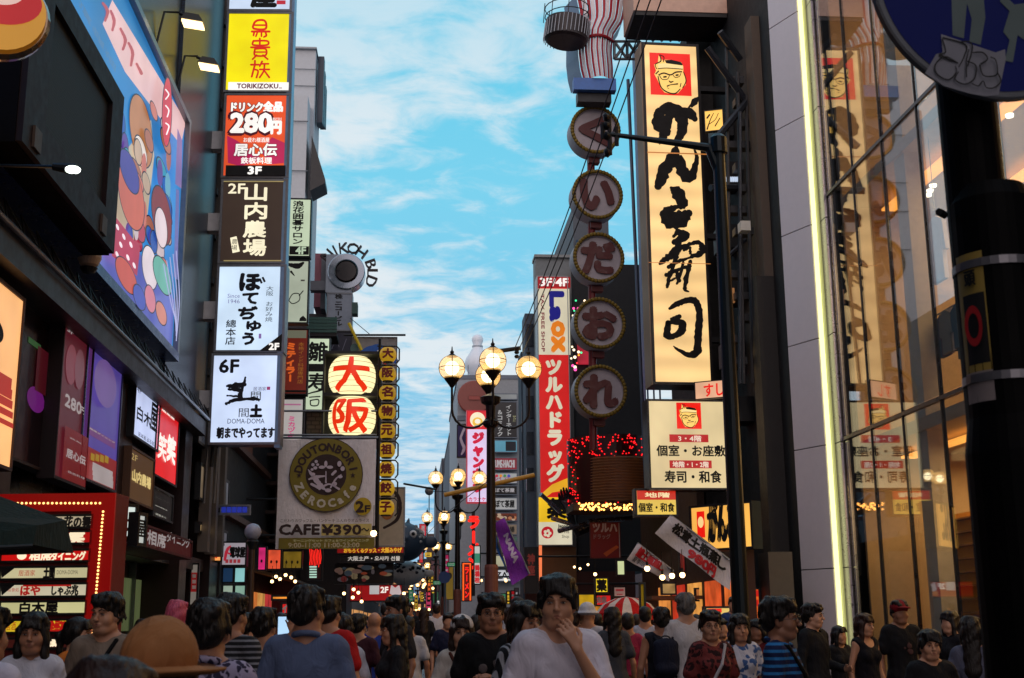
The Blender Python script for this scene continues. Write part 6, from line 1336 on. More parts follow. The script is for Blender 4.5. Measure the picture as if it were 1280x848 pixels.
# red LED drum building with brown shutter
rd = empty('red_light_drum', 'curved facade covered in small red lights with a brown slatted drum', 'facade', PY(770, 640, 36)); cx_, cy_ = PY(765, 590, 37.2).x, 37.6
z0, z1 = PY(765, 632, 36).z, PY(765, 541, 36).z
MB().lathe((cx_, cy_, z0), [(1.3, 0), (1.32, z1-z0)], 48).build('drum', mat((56, 6, 10), .35), rd)
bz0, bz1 = PY(765, 624, 35.4).z, PY(765, 566, 35.4).z
MB().lathe((cx_+.25, cy_-.25, bz0), [(1.28, 0), (1.28, bz1-bz0)], 48).build('shutter', mat((120, 72, 34), .5), rd)
for k in range(16):
    z = bz0+(k+.5)*(bz1-bz0)/16; MB().tube([(cx_+.25+1.29*math.cos(a_), cy_-.25+1.29*math.sin(a_), z) for a_ in np.linspace(-PI, 0, 24)], .012, 4).build('slat', mat((150, 96, 50), .4, .3), rd)
lp = MB().ball((0, 0, 0), .022, 6, 4).build('red_light', glow((255, 24, 30), 1.7, 0, samp=False), rd, local=True); fst = True
for k in range(280):
    th = rnd.uniform(-PI*.98, -.04); z = rnd.uniform(z0, z1)
    if -2.65 < th < -.2 and bz0 < z < bz1: z = rnd.choice((rnd.uniform(bz1, z1), z)); 
    if bz0 < z < bz1 and -2.5 < th < -.1: continue
    o_ = lp if fst else lp.copy()
    if not fst: COL.objects.link(o_); o_.parent = rd
    fst = False; o_.location = Vector((cx_+1.34*math.cos(th), cy_+1.34*math.sin(th), z))-wloc(rd)
pbx('brim', mat((34, 16, 14), .5), 716, 629, 808, 638, 35.0, 36.6, rd)
wb = MB().ball((0, 0, 0), .03, 6, 4).build('warm_bulb', glow((255, 170, 80), 5, 0, samp=False), rd, local=True)
for k in range(70):
    o_ = wb if k == 0 else wb.copy()
    if k: COL.objects.link(o_); o_.parent = rd
    o_.location = PY(rnd.uniform(722, 792), rnd.uniform(629, 638), rnd.uniform(34.2, 34.9))-wloc(rd)
# sculpted hand and crane arms over the drugstore sign
t = empty('hand_sculpture', 'dark sculpted hand and steel beams stretching over the drugstore sign', 'sculpture', PY(705, 630, 38)); Hs = SDF(); hand(Hs, vec(0, 0, 0), vec(-.35, 0, 1), vec(.1, -1, 0), 1, .2)
V_, F_ = Hs.mesh(.004); o_ = npobj('hand', (V_*4.6, F_), mat((36, 42, 50), .4, .3), t); o_.location = PY(712, 642, 37.6)-wloc(t)
MB().tube([PY(712, 644, 37.6), PY(722, 668, 37.8), PY(760, 652, 38.2)], [.13, .11, .08], 10).build('forearm', mat((40, 46, 54), .4, .3), t)
for a_, b_ in (((676, 618), (700, 640)), ((690, 648), (730, 660)), ((698, 664), (745, 652)), ((735, 652), (790, 648))): MB().tube([PY(*a_, 37.4), PY(*b_, 37.8)], .07, 8).build('beam', mat((150, 160, 176), .25, .8), t)
# red hanging banner ツルハドラッグ, small 薬 signs, shop under
S = sign('hanging_banner', 'dark red hanging banner reading ツルハドラッグ with white side edge', 'banner', FY(36), (737, 653, 776, 698), mat((120, 14, 18), .6), mat((90, 12, 14)), .06, .02)
S.text('ツルハ', 741, 655, 771, 665, mat((190, 180, 180)), .06); S.text('ドラッグ', 742, 668, 763, 674, mat((150, 130, 130)), .03); S.pol([(754, 692), (770, 682), (774, 684), (758, 696)], mat((190, 90, 30))); S.rect(773, 654, 776, 697, mat((170, 170, 176)))
S = sign('shop_sign', 'small bright yellow sign with black 薬 above the crowd', 'sign', FY(34), (743, 722, 761, 742), glow((240, 206, 30), .95), DKM, .15); S.text('薬', 746, 725, 758, 739, INK, .06)
S = sign('shop_sign', 'red sign with white 免税 strokes under the yellow 薬 sign', 'sign', FY(34.2), (744, 743, 765, 758), glow((206, 22, 24), .85), DKM, .15); S.text('免税', 746, 746, 758, 754, WHT, .06)
S = sign('shop_sign', 'long yellow lit sign strip behind the heads left of the 薬 sign', 'sign', FY(35.5), (722, 742, 744, 762), glow((206, 160, 20), .8, .3, 3), DKM, .2)
S = sign('shop_sign', 'pale lit shop board right of the yellow 薬 sign', 'sign', FY(37), (766, 733, 783, 747), glow((170, 130, 120), .5, .3, 3), DKM, .2); marks(S, 2, glow((150, 30, 40), .6))
S = sign('shop_sign', 'pale green lit window card above the drugstore entrance', 'sign', FY(36), (770, 700, 782, 720), glow((206, 216, 160), .9, .2), DKM, .1)
ds = empty('drugstore_shop', 'dark drugstore front with shelves behind the crowd', 'shopfront', (6, 38, 0))
box('back_wall', mat((60, 22, 16), .6), 3.7, 7.4, 41.5, 41.7, 0, 3.0, ds); box('side_wall', mat((70, 50, 36), .6), 7.4, 7.6, 32, 40.2, 0, 6, ds); pbx('brown_panel', mat((110, 76, 40), .6), 676, 684, 720, 760, 41.2, 41.4, ds)
for k in range(5): pbx('shelf_goods', glow(((214, 60, 30), (230, 150, 40), (200, 40, 40), (236, 180, 90), (150, 60, 40))[k], .55, .5, 4), 726+k*15, 750, 738+k*15, 775, 39, 39.4, ds)
for i, (x, y) in enumerate(((744, 718), (718, 709), (725, 711), (735, 706))): bulb_lamp(x, y, 36, .05 if i == 0 else .035, ('largest', 'left', 'middle', 'upper')[i]+' bulb over the drugstore entrance', s_=6, group='bulbs over the drugstore entrance')
# striped tent
t = empty('striped_tent', 'small red and white striped umbrella tent over a stall behind the crowd', 'tent', PY(783, 830, 26)); q = PY(783, 746, 26)
for k in range(20):
    a0_, a1_ = 2*PI*k/20, 2*PI*(k+1)/20; mb = MB(); prev = None
    ring = [(0, 0), (.25, -.04), (.5, -.15), (.66, -.33), (.68, -.48)]
    for (r0, h0), (r1_, h1) in zip(ring, ring[1:]): mb.quad(q+Vector((r0*math.cos(a0_), r0*math.sin(a0_), h0)), q+Vector((r1_*math.cos(a0_), r1_*math.sin(a0_), h1)), q+Vector((r1_*math.cos(a1_), r1_*math.sin(a1_), h1)), q+Vector((r0*math.cos(a1_), r0*math.sin(a1_), h0)))
    mb.build('canopy_gore', cloth((190, 24, 24)) if k % 2 else cloth((214, 200, 190)), t)
MB().tube([(q.x, q.y, 0), (q.x, q.y, q.z)], .025).build('pole', STEEL, t)
t2 = vsign('thin yellow standing flag right of the striped tent', (798, 728, 808, 770), 24, cloth((206, 180, 40)), [], DKM, .01)
# ---- sushi signs
GW = glow((250, 206, 138), 1.0, .16, .55, tubes=.55); GF = glow((255, 196, 120), 1.0)
FG = FY(30, 2)
S = sign('sushi_sign', 'huge warm lit vertical sushi sign with black brush lettering がんこ寿司', 'sign', FG, (801.5, 53, 892, 482), GW, mat((24, 20, 22), .4, .3), .75, .07)
def lean(x, y): return x+(y-267)*.0   # sign plane itself handles the perspective
RD = glow((240, 26, 14), .95)
def facelogo(S, x0, y0, w, k=1.0):
    h_ = w*1.03; f = lambda u, v: (x0+u*w, y0+v*h_); cr = glow((255, 206, 110), 1.0, .05)
    S.rect(x0, y0, x0+w, y0+h_, RD)
    P_ = lambda L_: [f(*q) for q in L_]
    head = [(.26, .12), (.33, .20), (.36, .17), (.52, .17), (.75, .22), (.80, .32), (.80, .46), (.86, .62), (.86, .74), (.76, .84), (.68, .93), (.55, .96), (.36, .92), (.27, .82), (.20, .64), (.12, .50), (.16, .42), (.11, .28), (.20, .25), (.22, .07)]
    S.pol(P_(head), cr)
    S.pol(P_([(.36, .18), (.52, .17), (.74, .22), (.79, .28), (.77, .30), (.40, .25)]), INK); S.pol(P_([(.20, .27), (.38, .25), (.78, .31), (.79, .38), (.40, .37), (.22, .37)]), glow((250, 220, 150), 1.0))
    st = lambda L_: S.strokes([[(*f(a_, b_), wd*w) for a_, b_, wd in l_] for l_ in L_], INK, 'brush_line', .05)
    st([[(.24, .06, .02), (.27, .2, .03), (.14, .28, .02), (.17, .38, .02)], [(.24, .06, .02), (.34, .11, .02), (.33, .22, .02)], [(.20, .38, .02), (.4, .365, .02), (.78, .39, .02)],
        [(.22, .52, .03), (.34, .48, .035), (.50, .52, .03), (.62, .46, .035), (.76, .45, .03)], [(.24, .54, .018), (.30, .62, .018), (.42, .62, .018), (.47, .54, .018)], [(.56, .53, .018), (.61, .58, .018), (.70, .56, .018), (.74, .49, .018)],
        [(.34, .57, .04), (.39, .565, .04)], [(.63, .53, .04), (.67, .525, .04)], [(.46, .66, .02), (.50, .69, .035), (.56, .67, .02)], [(.42, .78, .035), (.50, .75, .02), (.66, .73, .035)], [(.42, .82, .012), (.46, .84, .012)],
        [(.20, .56, .025), (.27, .80, .028), (.42, .92, .03), (.60, .95, .03), (.72, .85, .025)], [(.80, .46, .02), (.86, .66, .025), (.78, .82, .02)], [(.15, .50, .03), (.21, .44, .03)], [(.72, .80, .02), (.74, .72, .02)]])
facelogo(S, 811.5, 66, 53)
BI = mat((12, 9, 8), .8, var=.03)
# が
S.strokes([[(822, 146, 6.1), (832, 137, 14.6), (846, 141, 17.1), (852, 152, 14.6), (852, 165, 12.2), (846, 176, 8.5)], [(824, 142, 13.4), (823, 156, 17.1), (829, 160, 12.2)], [(829, 158, 9.8), (828, 172, 11.0), (824, 181, 2.0)], [(836, 146, 11.0), (833, 158, 11.0), (834, 168, 7.3)], [(851, 136, 2.0), (862, 143, 13.4), (868, 150, 7.3)], [(864, 134, 3.7), (868, 128, 8.5), (872, 123, 2.0)], [(860, 136, 2.0), (866, 129, 3.7)]], BI)
# ん
S.strokes([[(845, 184, 4.9), (841, 196, 13.4), (829, 216, 15.9), (822, 234, 9.8)], [(836, 208, 9.8), (849, 201, 12.2), (852, 214, 14.6), (861, 224, 14.6), (867, 212, 8.5), (870, 198, 4.9), (866, 184, 2.0)], [(864, 220, 6.1), (869, 205, 3.7), (868, 190, 1.2)]], BI, dry=.25)
# こ
S.strokes([[(838, 236, 3.7), (846, 243, 17.1), (853, 256, 12.2), (850, 261, 4.9)], [(851, 258, 3.7), (840, 262, 8.5), (832, 268, 14.6), (836, 277, 19.5), (850, 275, 24.4), (860, 268, 9.8)]], BI, dry=.2)
# 寿 (running hand)
S.strokes([[(841, 297, 3.7), (848, 291, 7.4), (858, 297, 7.4), (842, 304, 7.4)], [(850, 292, 4.6), (847, 306, 7.4), (840, 318, 7.4)], [(824, 331, 3.7), (834, 323, 8.4), (850, 312, 6.5), (866, 305, 4.6), (876, 307, 7.4), (876, 317, 8.4), (864, 322, 5.5)], [(854, 314, 3.7), (861, 311, 3.7), (862, 318, 3.7)], [(835, 335, 5.5), (850, 327, 4.6), (866, 322, 2.8)], [(846, 318, 5.5), (841, 334, 5.5), (836, 347, 5.5), (833, 360, 3.7)], [(832, 345, 5.5), (848, 338, 4.6), (862, 334, 3.7)], [(862, 328, 4.6), (858, 344, 6.5), (855, 362, 5.5), (860, 366, 1.5)], [(845, 342, 4.6), (848, 352, 5.5)], [(838, 352, 2.8), (850, 345, 2.8)], [(853, 330, 3.7), (849, 345, 3.7), (845, 356, 2.8)]], BI, dry=.35)
# 司
S.strokes([[(836, 387, 3.7), (846, 381, 7.3), (858, 377, 7.3), (868, 378, 8.5), (873, 392, 8.5), (872, 412, 9.8), (871, 432, 9.8), (870, 441, 11.0), (860, 445, 7.3), (846, 438, 3.7), (841, 434, 1.5)], [(838, 400, 3.7), (848, 397, 6.1)], [(834, 405, 7.3), (833, 420, 9.8), (842, 421, 7.3), (851, 414, 9.8), (851, 405, 9.8), (838, 404, 6.1), (834, 406, 6.1)]], BI, dry=.16)
for y in (193, 330): S.rect(808 if y < 300 else 810, y, 884 if y < 300 else 887, y+1.1, glow((210, 130, 60), .7), 'panel_joint')
rt_ = S.root; a0, b0, a1, b1 = S.r
MB().pbox(S.pl, a0-.03, a0-.001, b0, b1, -.72, .0).build('side_panel', mat((150, 130, 110), .6), rt_)
for z in (b0+1.2, b0+4, b1-1.2): MB().pbox(S.pl, a1, a1+1.6, z, z+.14, -.5, -.3).build('wall_bracket', DKM, rt_)
S = sign('sushi_floor_sign', 'white lit sign with the small face emblem reading 個室・お座敷 寿司・和食', 'sign', FY(29, 2), (808, 499, 911, 613), glow((236, 212, 160), .82, .16, 1), mat((20, 16, 16), .4), .5, .05)
facelogo(S, 845, 503.5, 32); S.rect(836, 543.5, 885, 553.5, glow((200, 26, 30), .75)); S.text('3・4階', 847, 545, 876, 552.5, glow((240, 220, 200), .9), .03)
S.text('個室・お座敷', 820, 557, 906, 571, INK, .03); S.rect(836, 576, 889, 586, glow((200, 26, 30), .75)); S.text('地階・1・2階', 840, 577.5, 885, 585, glow((240, 220, 200), .9), .03); S.text('寿司・和食', 830, 589, 901, 604, INK, .03)
S = sign('small_sushi_sign', 'small lit box sign 個室・和食 with red top band', 'sign', FY(29.5), (793, 611, 848, 646), glow((244, 206, 90), .8), DKM, .35, .05)
S.rect(796, 613, 846, 625, glow((206, 40, 20), .85)); S.text('地階', 806, 616, 837, 622, glow((246, 220, 170)), .05); S.text('個室・和食', 798, 629, 843, 640, INK, .03)
S = sign('slanted_sushi_sign', 'large warm lit sign がんこ turned towards the street beyond the pole', 'sign', PV(902, 26, -52), (862, 633, 943, 686), glow((255, 186, 84), .95, .12, .8), DKM, .3, .05)
P_ = S.pl
S.rect(871, 640, 882, 672, RD); S.text('がんこ', 885, 628, 920, 675, BI, .05); S.ell(876.5, 653, 3.6, 7, glow((250, 210, 140)), 'emblem')
S = sign('shop_sign', 'low lit sign お座敷 beside the pole at head height', 'sign', FY(24), (880, 758, 921, 792), glow((236, 200, 110), .85), DKM, .2); S.text('お座敷', 897, 771, 918, 782, INK, .03); S.rect(884, 761, 902, 766, RD)
S = sign('shop_sign', 'orange lit menu showcase left of the white pillar near the ground', 'sign', FY(26.5), (930, 735, 952, 778), glow((250, 110, 36), .85, .3, 3), DKM, .3)
for k in range(8): S.rect(933+(k % 3)*5.5, 738+(k//3)*12, 937+(k % 3)*5.5, 746+(k//3)*12, glow(rnd.choice(((255, 200, 110), (200, 30, 20), (255, 150, 80))), .9), 'printed_card')
S = sign('shop_sign', 'triangular warm lit sign with red strokes right of the tall sushi sign base', 'sign', PV(884, 28, -30), (868, 478, 920, 496), glow((250, 190, 150), .8, .2), DKM, .1, .02); S.text('すし', 880, 481, 905, 494, RD, .03)
S = sign('shop_sign', 'small yellow lit lantern panel with dark branches right of the sushi sign', 'sign', PV(892, 29, -20), (880, 139, 905, 163), glow((255, 196, 90), 1.1, .2), DKM, .1, .02)
S.strokes([[(884, 162, 1.6), (888, 150, 1.2), (892, 142, .8)], [(886, 156, 1), (894, 150, .8), (898, 142, .8)], [(884, 148, 2), (887, 144, 2)], [(894, 158, 1.4), (900, 148, 1)]], INK)
# cloth banners over the street
def flag(label, corners, D, m, c2, items, cat='banner'):
    """cloth strip hung slanting: corners px TL, TR, BR, BL"""
    t = empty('cloth_banner', label, cat, PY(*corners[3], D)); pl = FY(D); A_, B2, C_, D_ = [Vector(pl.uv(*c)) for c in corners]; mb = MB(); n1, n2 = 28, 6
    f = lambda u, v: (A_*(1-u)+B2*u)*(1-v)+(D_*(1-u)+C_*u)*v
    for j in range(n2+1):
        for i in range(n1+1): u, v = i/n1, j/n2; p_ = f(u, v); mb.v.append(pl.p(p_.x, p_.y, .05*math.sin(u*11+v*2)))
    for j in range(n2):
        for i in range(n1): k = j*(n1+1)+i; mb.f.append((k, k+n1+1, k+n1+2, k+1))
    mb.build('cloth', m, t, smooth=True)
    MB().tube([pl.p(*f(0, 0), .0), pl.p(*f(1, 0), .0)], .02, 6).build('pole', STEEL, t)
    for k_, (tx, u0, v0, u1, v1, mm, bd) in enumerate(items):
        n = len(tx)
        for i, ch in enumerate(tx):
            if ch == ' ': continue
            v_, f_ = glyphs(ch); X0 = min(p[0] for p in v_); X1 = max(p[0] for p in v_); mb = MB(); ua, ub = u0+(u1-u0)*i/n, u0+(u1-u0)*(i+.92)/n
            for q_, (ox, oy) in enumerate(RING[2 if bd else 0]):
                n0 = len(mb.v)
                for x, y in v_:
                    u = ua+(ub-ua)*((x-X0)/max(.01, X1-X0)); v = v1+(v0-v1)*((y+.1)/.95); p_ = f(u, v); mb.v.append(pl.p(p_.x+ox*bd, p_.y+oy*bd, .05*math.sin(u*11+v*2)+.006+.003*k_+.0004*q_))
                mb.f += [tuple(n0+k for k in ff) for ff in f_]
            mb.build('lettering', mm, t)
    return t
flag('long white slanting cloth banner reading 松茸土瓶蒸し 980円', ((838, 644), (916, 703), (912, 738), (818, 667)), 22, cloth((196, 196, 208)), None, [('松茸土瓶蒸し', .12, .1, .93, .52, INK, .012), ('980円', .42, .55, .80, .98, mat((190, 24, 40)), .014)])
flag('shorter white slanting banner with red lettering left of the long one', ((797, 679), (842, 714), (836, 727), (783, 700)), 25, cloth((190, 186, 198)), None, [('鱧土瓶蒸し', .1, .08, .8, .6, mat((190, 24, 40)), .012), ('夏季限定', .1, .62, .5, .92, INK, 0)])
for i, (x, y) in enumerate(((809, 711), (828, 722), (840, 720), (853, 719))): bulb_lamp(x, y, 22, .05, ('leftmost', 'second', 'third', 'rightmost')[i]+' bulb hanging below the white slanting banners', s_=7, group='bulbs below the slanting banners')
flag('purple slanting banner NANA hanging from the central lamp post', ((630, 647), (662, 718), (640, 732), (618, 655)), 24, cloth((130, 56, 176)), None, [('NANA', .25, .15, .72, .6, mat((200, 190, 220)), .012)])
flag('sky blue slanting banner behind the purple one', ((618, 664), (634, 716), (640, 730), (616, 676)), 24.6, cloth((60, 120, 200)), None, [])
tag(MB().tube([PY(555, 619, 27), PY(668, 594, 27)], .05, 10).build('yellow_bar', mat((190, 140, 30), .4)), 'yellow bamboo-like bar crossing behind the central lamp post', 'bar')

# sushi building: dark recessed front behind the tall sign
gb2 = empty('sushi_building', 'dark sushi restaurant building with pipes and white top canopy', 'building', (9, 30, 0))
box('wall', mat((17, 15, 17), .7, bump=.01), 8.4, 18, 26.62, 36, 0, 18, gb2); box('wall', mat((15, 14, 16), .7), 7.7, 8.4, 32.2, 36, 0, 18, gb2)
pbx('concrete_pier', mat((84, 72, 62), .7, bump=.006), 938, 20, 962, 345, 27.4, 28.0, gb2); pbx('dark_pier', mat((26, 22, 22), .6), 945, 345, 975, 720, 27.4, 28.0, gb2); pbx('lower_pier', mat((84, 78, 72), .7), 960, 690, 990, 848, 25.8, 26.6, gb2, 0)
zc0, zc1, xc0 = PY(792, 13, 30.2).z, PY(792, -70, 30.2).z, PY(792, 13, 30.2).x
cn = MB().box(xc0, 8.39, 30.2, 31.8, zc0, zc1).build('canopy', mat((196, 160, 140), .5), gb2)
MB().box(xc0+.02, 8.38, 30.22, 31.7, zc0-.12, zc0-.01).build('canopy_soffit', mat((18, 16, 18), .6), cn)
for k in range(14):
    y_ = 95+k*27; pbx('louvre', mat((44, 46, 52), .5), 912+(k % 3)*7, y_, 930+(k % 4)*4, y_+9, 28.3, 28.6, gb2)
for k, (xa, xb) in enumerate(((908, 914), (922, 930), (933, 941))): MB().tube([PY(xa, 60+k*30, 28.1), PY(xb, 480, 28.1)], .045, 6).build('pipe', mat((52, 50, 52), .5, .3), gb2)
for k in range(6):
    y = 30+(k % 2)*.5; z = 6.2+k*1.55; MB().box(7.9, 8.39, y-.35, y+.45, z, z+.62).build('air_conditioner', mat((34, 36, 40), .5), gb2)
for i, (a_, b_) in enumerate((((884, 60), (935, 130)), ((900, 40), (925, 75)), ((890, 180), (940, 120)), ((888, 235), (925, 235)), ((925, 140), (925, 480)), ((900, 330), (932, 300)), ((938, 350), (952, 560)))):
    MB().tube([PY(*a_, 27.8), PY(*b_, 28.2)], .05 if i > 3 else .09, 6).build('steel_brace', mat((46, 50, 58), .45, .5), gb2)
for i in range(9): pbx('lit_strip', glow((200, 216, 240), .8, 0), 904+i*2.2, 221, 905.4+i*2.2, 226, 28.6, 28.7, gb2)
pbx('lit_window', glow((190, 130, 80), .5, .5), 907, 360, 918, 378, 28.5, 28.6, gb2)
pbx('pale_unit', mat((190, 190, 186), .4), 926, 276, 938, 288, 27.2, 27.5, gb2); pbx('roof_lattice', mat((90, 110, 140), .4, .5), 806, 36, 862, 40, 33, 33.2, gb2)
for k in range(5): MB().tube([PY(806+k*11, 38, 33), PY(817+k*11, 52, 33)], .04, 5).build('lattice_bar', mat((90, 110, 140), .4, .5), gb2)
box('ground_floor', mat((60, 26, 18), .6), 7.0, 7.2, 26, 36, 0, 3.2, gb2)
for k, c in enumerate(((250, 120, 50), (230, 90, 40), (250, 170, 80), (200, 50, 30), (240, 150, 70))): box('lit_window', glow(c, .7, .4, 2), 6.95, 7.0, 26.3+k*1.9, 27.7+k*1.9, .8, 2.3, gb2)
pbx('shop_awning', mat((110, 70, 40), .6), 815, 745, 885, 749, 30, 32, gb2)
for i, r_ in enumerate(((826, 728, 846, 744), (868, 735, 884, 752), (848, 690, 858, 716))): S = sign('menu_board', None, None, FY(30+i*.2), r_, glow(((190, 150, 90), (200, 120, 60), (120, 30, 24))[i], .6, .4, 4), DKM, .1, parent=gb2)

# ---- glass store
gs = empty('glass_store', 'tall glass fronted clothing store with white pillar and light line', 'building', (9, 18, 0)); XG = 9.0
WP = mat((214, 204, 210), .38, .05, .05)
pA, pB = Vector((8.78, 25.65, 0)), Vector((8.78-.397*1.0, 25.65+.918*1.0, 0))
nrm = Vector((-.918, -.397, 0)); zz = [0, 2.45, 5.05, 7.4, 10.0, 12.6, 15.2, 18]
for z0_, z1_ in zip(zz, zz[1:]):
    MB().hexa([pB+Vector((0, 0, z0_+.012)), pA+Vector((0, 0, z0_+.012)), pA-nrm*.3+Vector((0, 0, z0_+.012)), pB-nrm*.3+Vector((0, 0, z0_+.012)), pB+Vector((0, 0, z1_-.012)), pA+Vector((0, 0, z1_-.012)), pA-nrm*.3+Vector((0, 0, z1_-.012)), pB-nrm*.3+Vector((0, 0, z1_-.012))]).build('pillar_panel', WP, gs)
MB().hexa([pB+Vector((.02, .02, 0)), pA+Vector((.05, 0, 0)), (XG+.3, 25.66, 0), (XG+.3, 26.6, 0), pB+Vector((.02, .02, 18)), pA+Vector((.05, 0, 18)), (XG+.3, 25.66, 18), (XG+.3, 26.6, 18)]).build('pillar_core', mat((110, 108, 112), .5), gs)
MB().box(8.79, 8.86, 25.50, 25.60, 0, 18).build('light_line', glow((255, 255, 176), 1.6, 0), gs); MB().box(8.885, 8.92, 25.46, 25.60, 0, 18).build('light_line', glow((210, 210, 130), .5, 0), gs)
for z0_, z1_ in zip(zz, zz[1:]): MB().box(8.93, 9.12, 25.12, 25.5, z0_+.01, z1_-.01).build('steel_jamb', mat((150, 146, 156), .3, .6), gs)
GL = glassmat('store_glass', ior=3.4); ys = [25.1, 23.5, 21.9, 20.2, 17.3, 15.1, 12.9, 10.7, 8.5, 6.3]; zs = [.25, 5.1, 10.5, 15.9]
for i in range(len(ys)-1):
    for z0_, z1_ in zip(zs, zs[1:]): MB().box(XG, XG+.02, ys[i+1]+.03, ys[i]-.03, z0_+.06, z1_-.06).build('glass_pane', GL, gs)
for y in ys: MB().box(XG-.02, XG+.05, y-.016, y+.016, .25, 15.9).build('mullion', mat((26, 26, 32), .3, .5), gs)
for z in zs: MB().box(XG-.03, XG+.06, 6.3, 25.1, z-.035, z+.035).build('transom', mat((66, 64, 72), .3, .6), gs)
WARM = mat((196, 150, 96), .6); 
box('plinth', mat((60, 56, 56), .4), XG-.05, XG+.4, 6.3, 24.75, 0, .19, gs)
for z in (5.0, 10.4, 15.8): box('floor_slab', mat((190, 170, 150), .6), XG+.3, 17, 6.3, 25, z-.22, z+.02, gs)
box('back_wall', mat((130, 100, 76), .6), 14.5, 14.6, 6.3, 25, .2, 16, gs); box('end_wall', mat((186, 160, 130), .6), XG+.3, 14.5, 25.0, 25.1, .2, 16, gs)
OR = glow((255, 160, 66), 2.2, .25, .7)
for x in (10.0, 11.9, 13.6):
    for z in (4.62, 9.98, 15.3): MB().box(x, x+.3, 6.5, 24.6, z, z+.05).build('ceiling_light', OR, gs)
box('warm_wall', mat((230, 170, 60), .6), 10.6, 10.66, 17.2, 24.3, .3, 3.4, gs)
for k in range(12): box('shelf', mat((170, 120, 60), .5), 10.4, 10.6, 17.3, 24.2, .5+k*.25, .53+k*.25, gs)
box('inner_column', mat((190, 180, 170), .6), 9.35, 9.65, 21.7, 22.2, .2, 15.6, gs); box('inner_column', mat((190, 180, 170), .6), 9.35, 9.7, 19.0, 19.5, .2, 15.6, gs)
for z_, e_ in ((4.5, 900), (9.8, 560), (15.2, 420)):
    ld = bpy.data.lights.new('store_ceiling_light', 'AREA'); ld.shape = 'RECTANGLE'; ld.size = 3.0; ld.size_y = 15; ld.energy = e_; ld.color = (1, .60, .22); lo_ = bpy.data.objects.new('store_ceiling_light', ld); COL.objects.link(lo_); lo_.parent = gs; lo_.location = Vector((11.6, 16.5, z_))-wloc(gs)
garm = [mat(c, .8) for c in ((200, 200, 204), (30, 60, 80), (170, 60, 40), (120, 110, 100), (30, 30, 34), (90, 40, 60), (20, 90, 100), (196, 170, 150))]
def garment(par, x, y, z, m, s_=1.0):
    G = [(-.04, 0), (-.20, -.08), (-.24, -.42), (-.17, -.42), (-.15, -.2), (-.16, -.72), (.16, -.72), (.15, -.2), (.17, -.42), (.24, -.42), (.20, -.08), (.04, 0)]
    MB().poly([(x-.04, y+a_*s_, z+b_*s_) for a_, b_ in G], (.08, 0, 0)).build('garment', m, par)
for x, z, y0_, y1_ in ((9.7, 6.9, 18.6, 21.6), (10.6, 7.1, 18.0, 22.5), (9.9, 12.3, 17, 21)):
    MB().tube([(x, y0_, z+.03), (x, y1_, z+.03)], .02, 6).build('clothes_rail', STEEL, gs)
    y = y0_
    while y < y1_: garment(gs, x+rnd.uniform(-.05, .05), y, z, rnd.choice(garm), 1.1); y += .16
garment(gs, 9.5, 20.9, 8.6, mat((226, 216, 224), .8), 1.7); MB().tube([(9.5, 20.9, 8.6), (9.5, 20.9, 10.3)], .008, 4).build('hanger_wire', STEEL, gs)
for i, (y, z) in enumerate(((22.0, 9.4), (21.9, 9.45), (21.75, 9.5), (18.6, 9.6), (17.0, 9.6), (15.2, 4.5))): MB().lathe((9.9, y, z), [(.06, 0), (.07, .05), (0, .06)], 12).build('spot_lamp', glow((255, 236, 200), 5, 0), gs)

# ---- tall dark lamp pole with arm (right)
tp = empty('arm_pole', 'tall dark green pole with a long arm holding a lamp bracket over the street', 'pole', PY(907, 400, 11.5) * 1)
q0 = PY(918, 600, 11.5); q1 = PY(890, 178, 11.5); tp.location = (q0.x, q0.y, 0); GP = mat((24, 34, 38), .35, .5)
MB().tube([(q0.x, 11.5, 0), (q0.x, 11.5, 3), (q0.x-.0, 11.5, q1.z+.02)], [.085, .078, .06], 14).build('pole', GP, tp)
tx = q0.x; tz = q1.z
MB().tube([(tx, 11.5, tz-.35), (tx-.10, 11.5, tz-.06), (tx-.4, 11.5, tz-.02), (PY(762, 168, 11.5).x, 11.5, PY(762, 168, 11.5).z)], [.045, .05, .035, .022], 10).build('arm', GP, tp)
MB().lathe((tx, 11.5, tz-.12), [(.09, 0), (.09, .16), (.05, .2)], 14).build('cap', GP, tp)
e_ = PY(762, 168, 11.5)
for dx_, z0_, z1_ in ((0, -.22, .2), (-.07, -.05, .12), (.07, -.12, .08)): MB().tube([e_+Vector((dx_, 0, z0_)), e_+Vector((dx_, 0, z1_))], .022, 8).build('clamp_bar', BLK, tp)
for dz in (.18, .09, -.02, -.2): MB().lathe(e_+Vector((-.03, 0, dz)), [(.03, -.03), (.05, 0), (.03, .03)], 12, (1, 0, .2)).build('insulator', BLK, tp)
# overhead wires
for i, (a_, b_) in enumerate((((643, 437), (806, -20)), ((648, 439), (820, -20)), ((653, 441), (834, -20)))):
    p0_, p1_ = PY(*a_, 21.8), PY(*b_, 12.5); pts = [p0_.lerp(p1_, t_)+Vector((0, 0, -.18*math.sin(PI*t_))) for t_ in np.linspace(0, 1, 14)]
    tag(MB().tube(pts, .009, 5).build('overhead_wire', BLK), ('left', 'middle', 'right')[i]+' one of three black wires running up from the lamp post', 'wire', 'three overhead wires')
tag(MB().tube([PY(520, 683, 60), PY(560, 640, 44), PY(612, 600, 24)], .01, 5).build('overhead_wire', BLK), 'thin black wire sloping from the puffer lanterns to the lamps', 'wire')
tag(MB().tube([PY(505, 605, 36), PY(545, 612, 34)], .03, 6).build('steel_rod', DKM), 'dark rod sticking out right of the small lanterns towards the grey globe', 'rod')

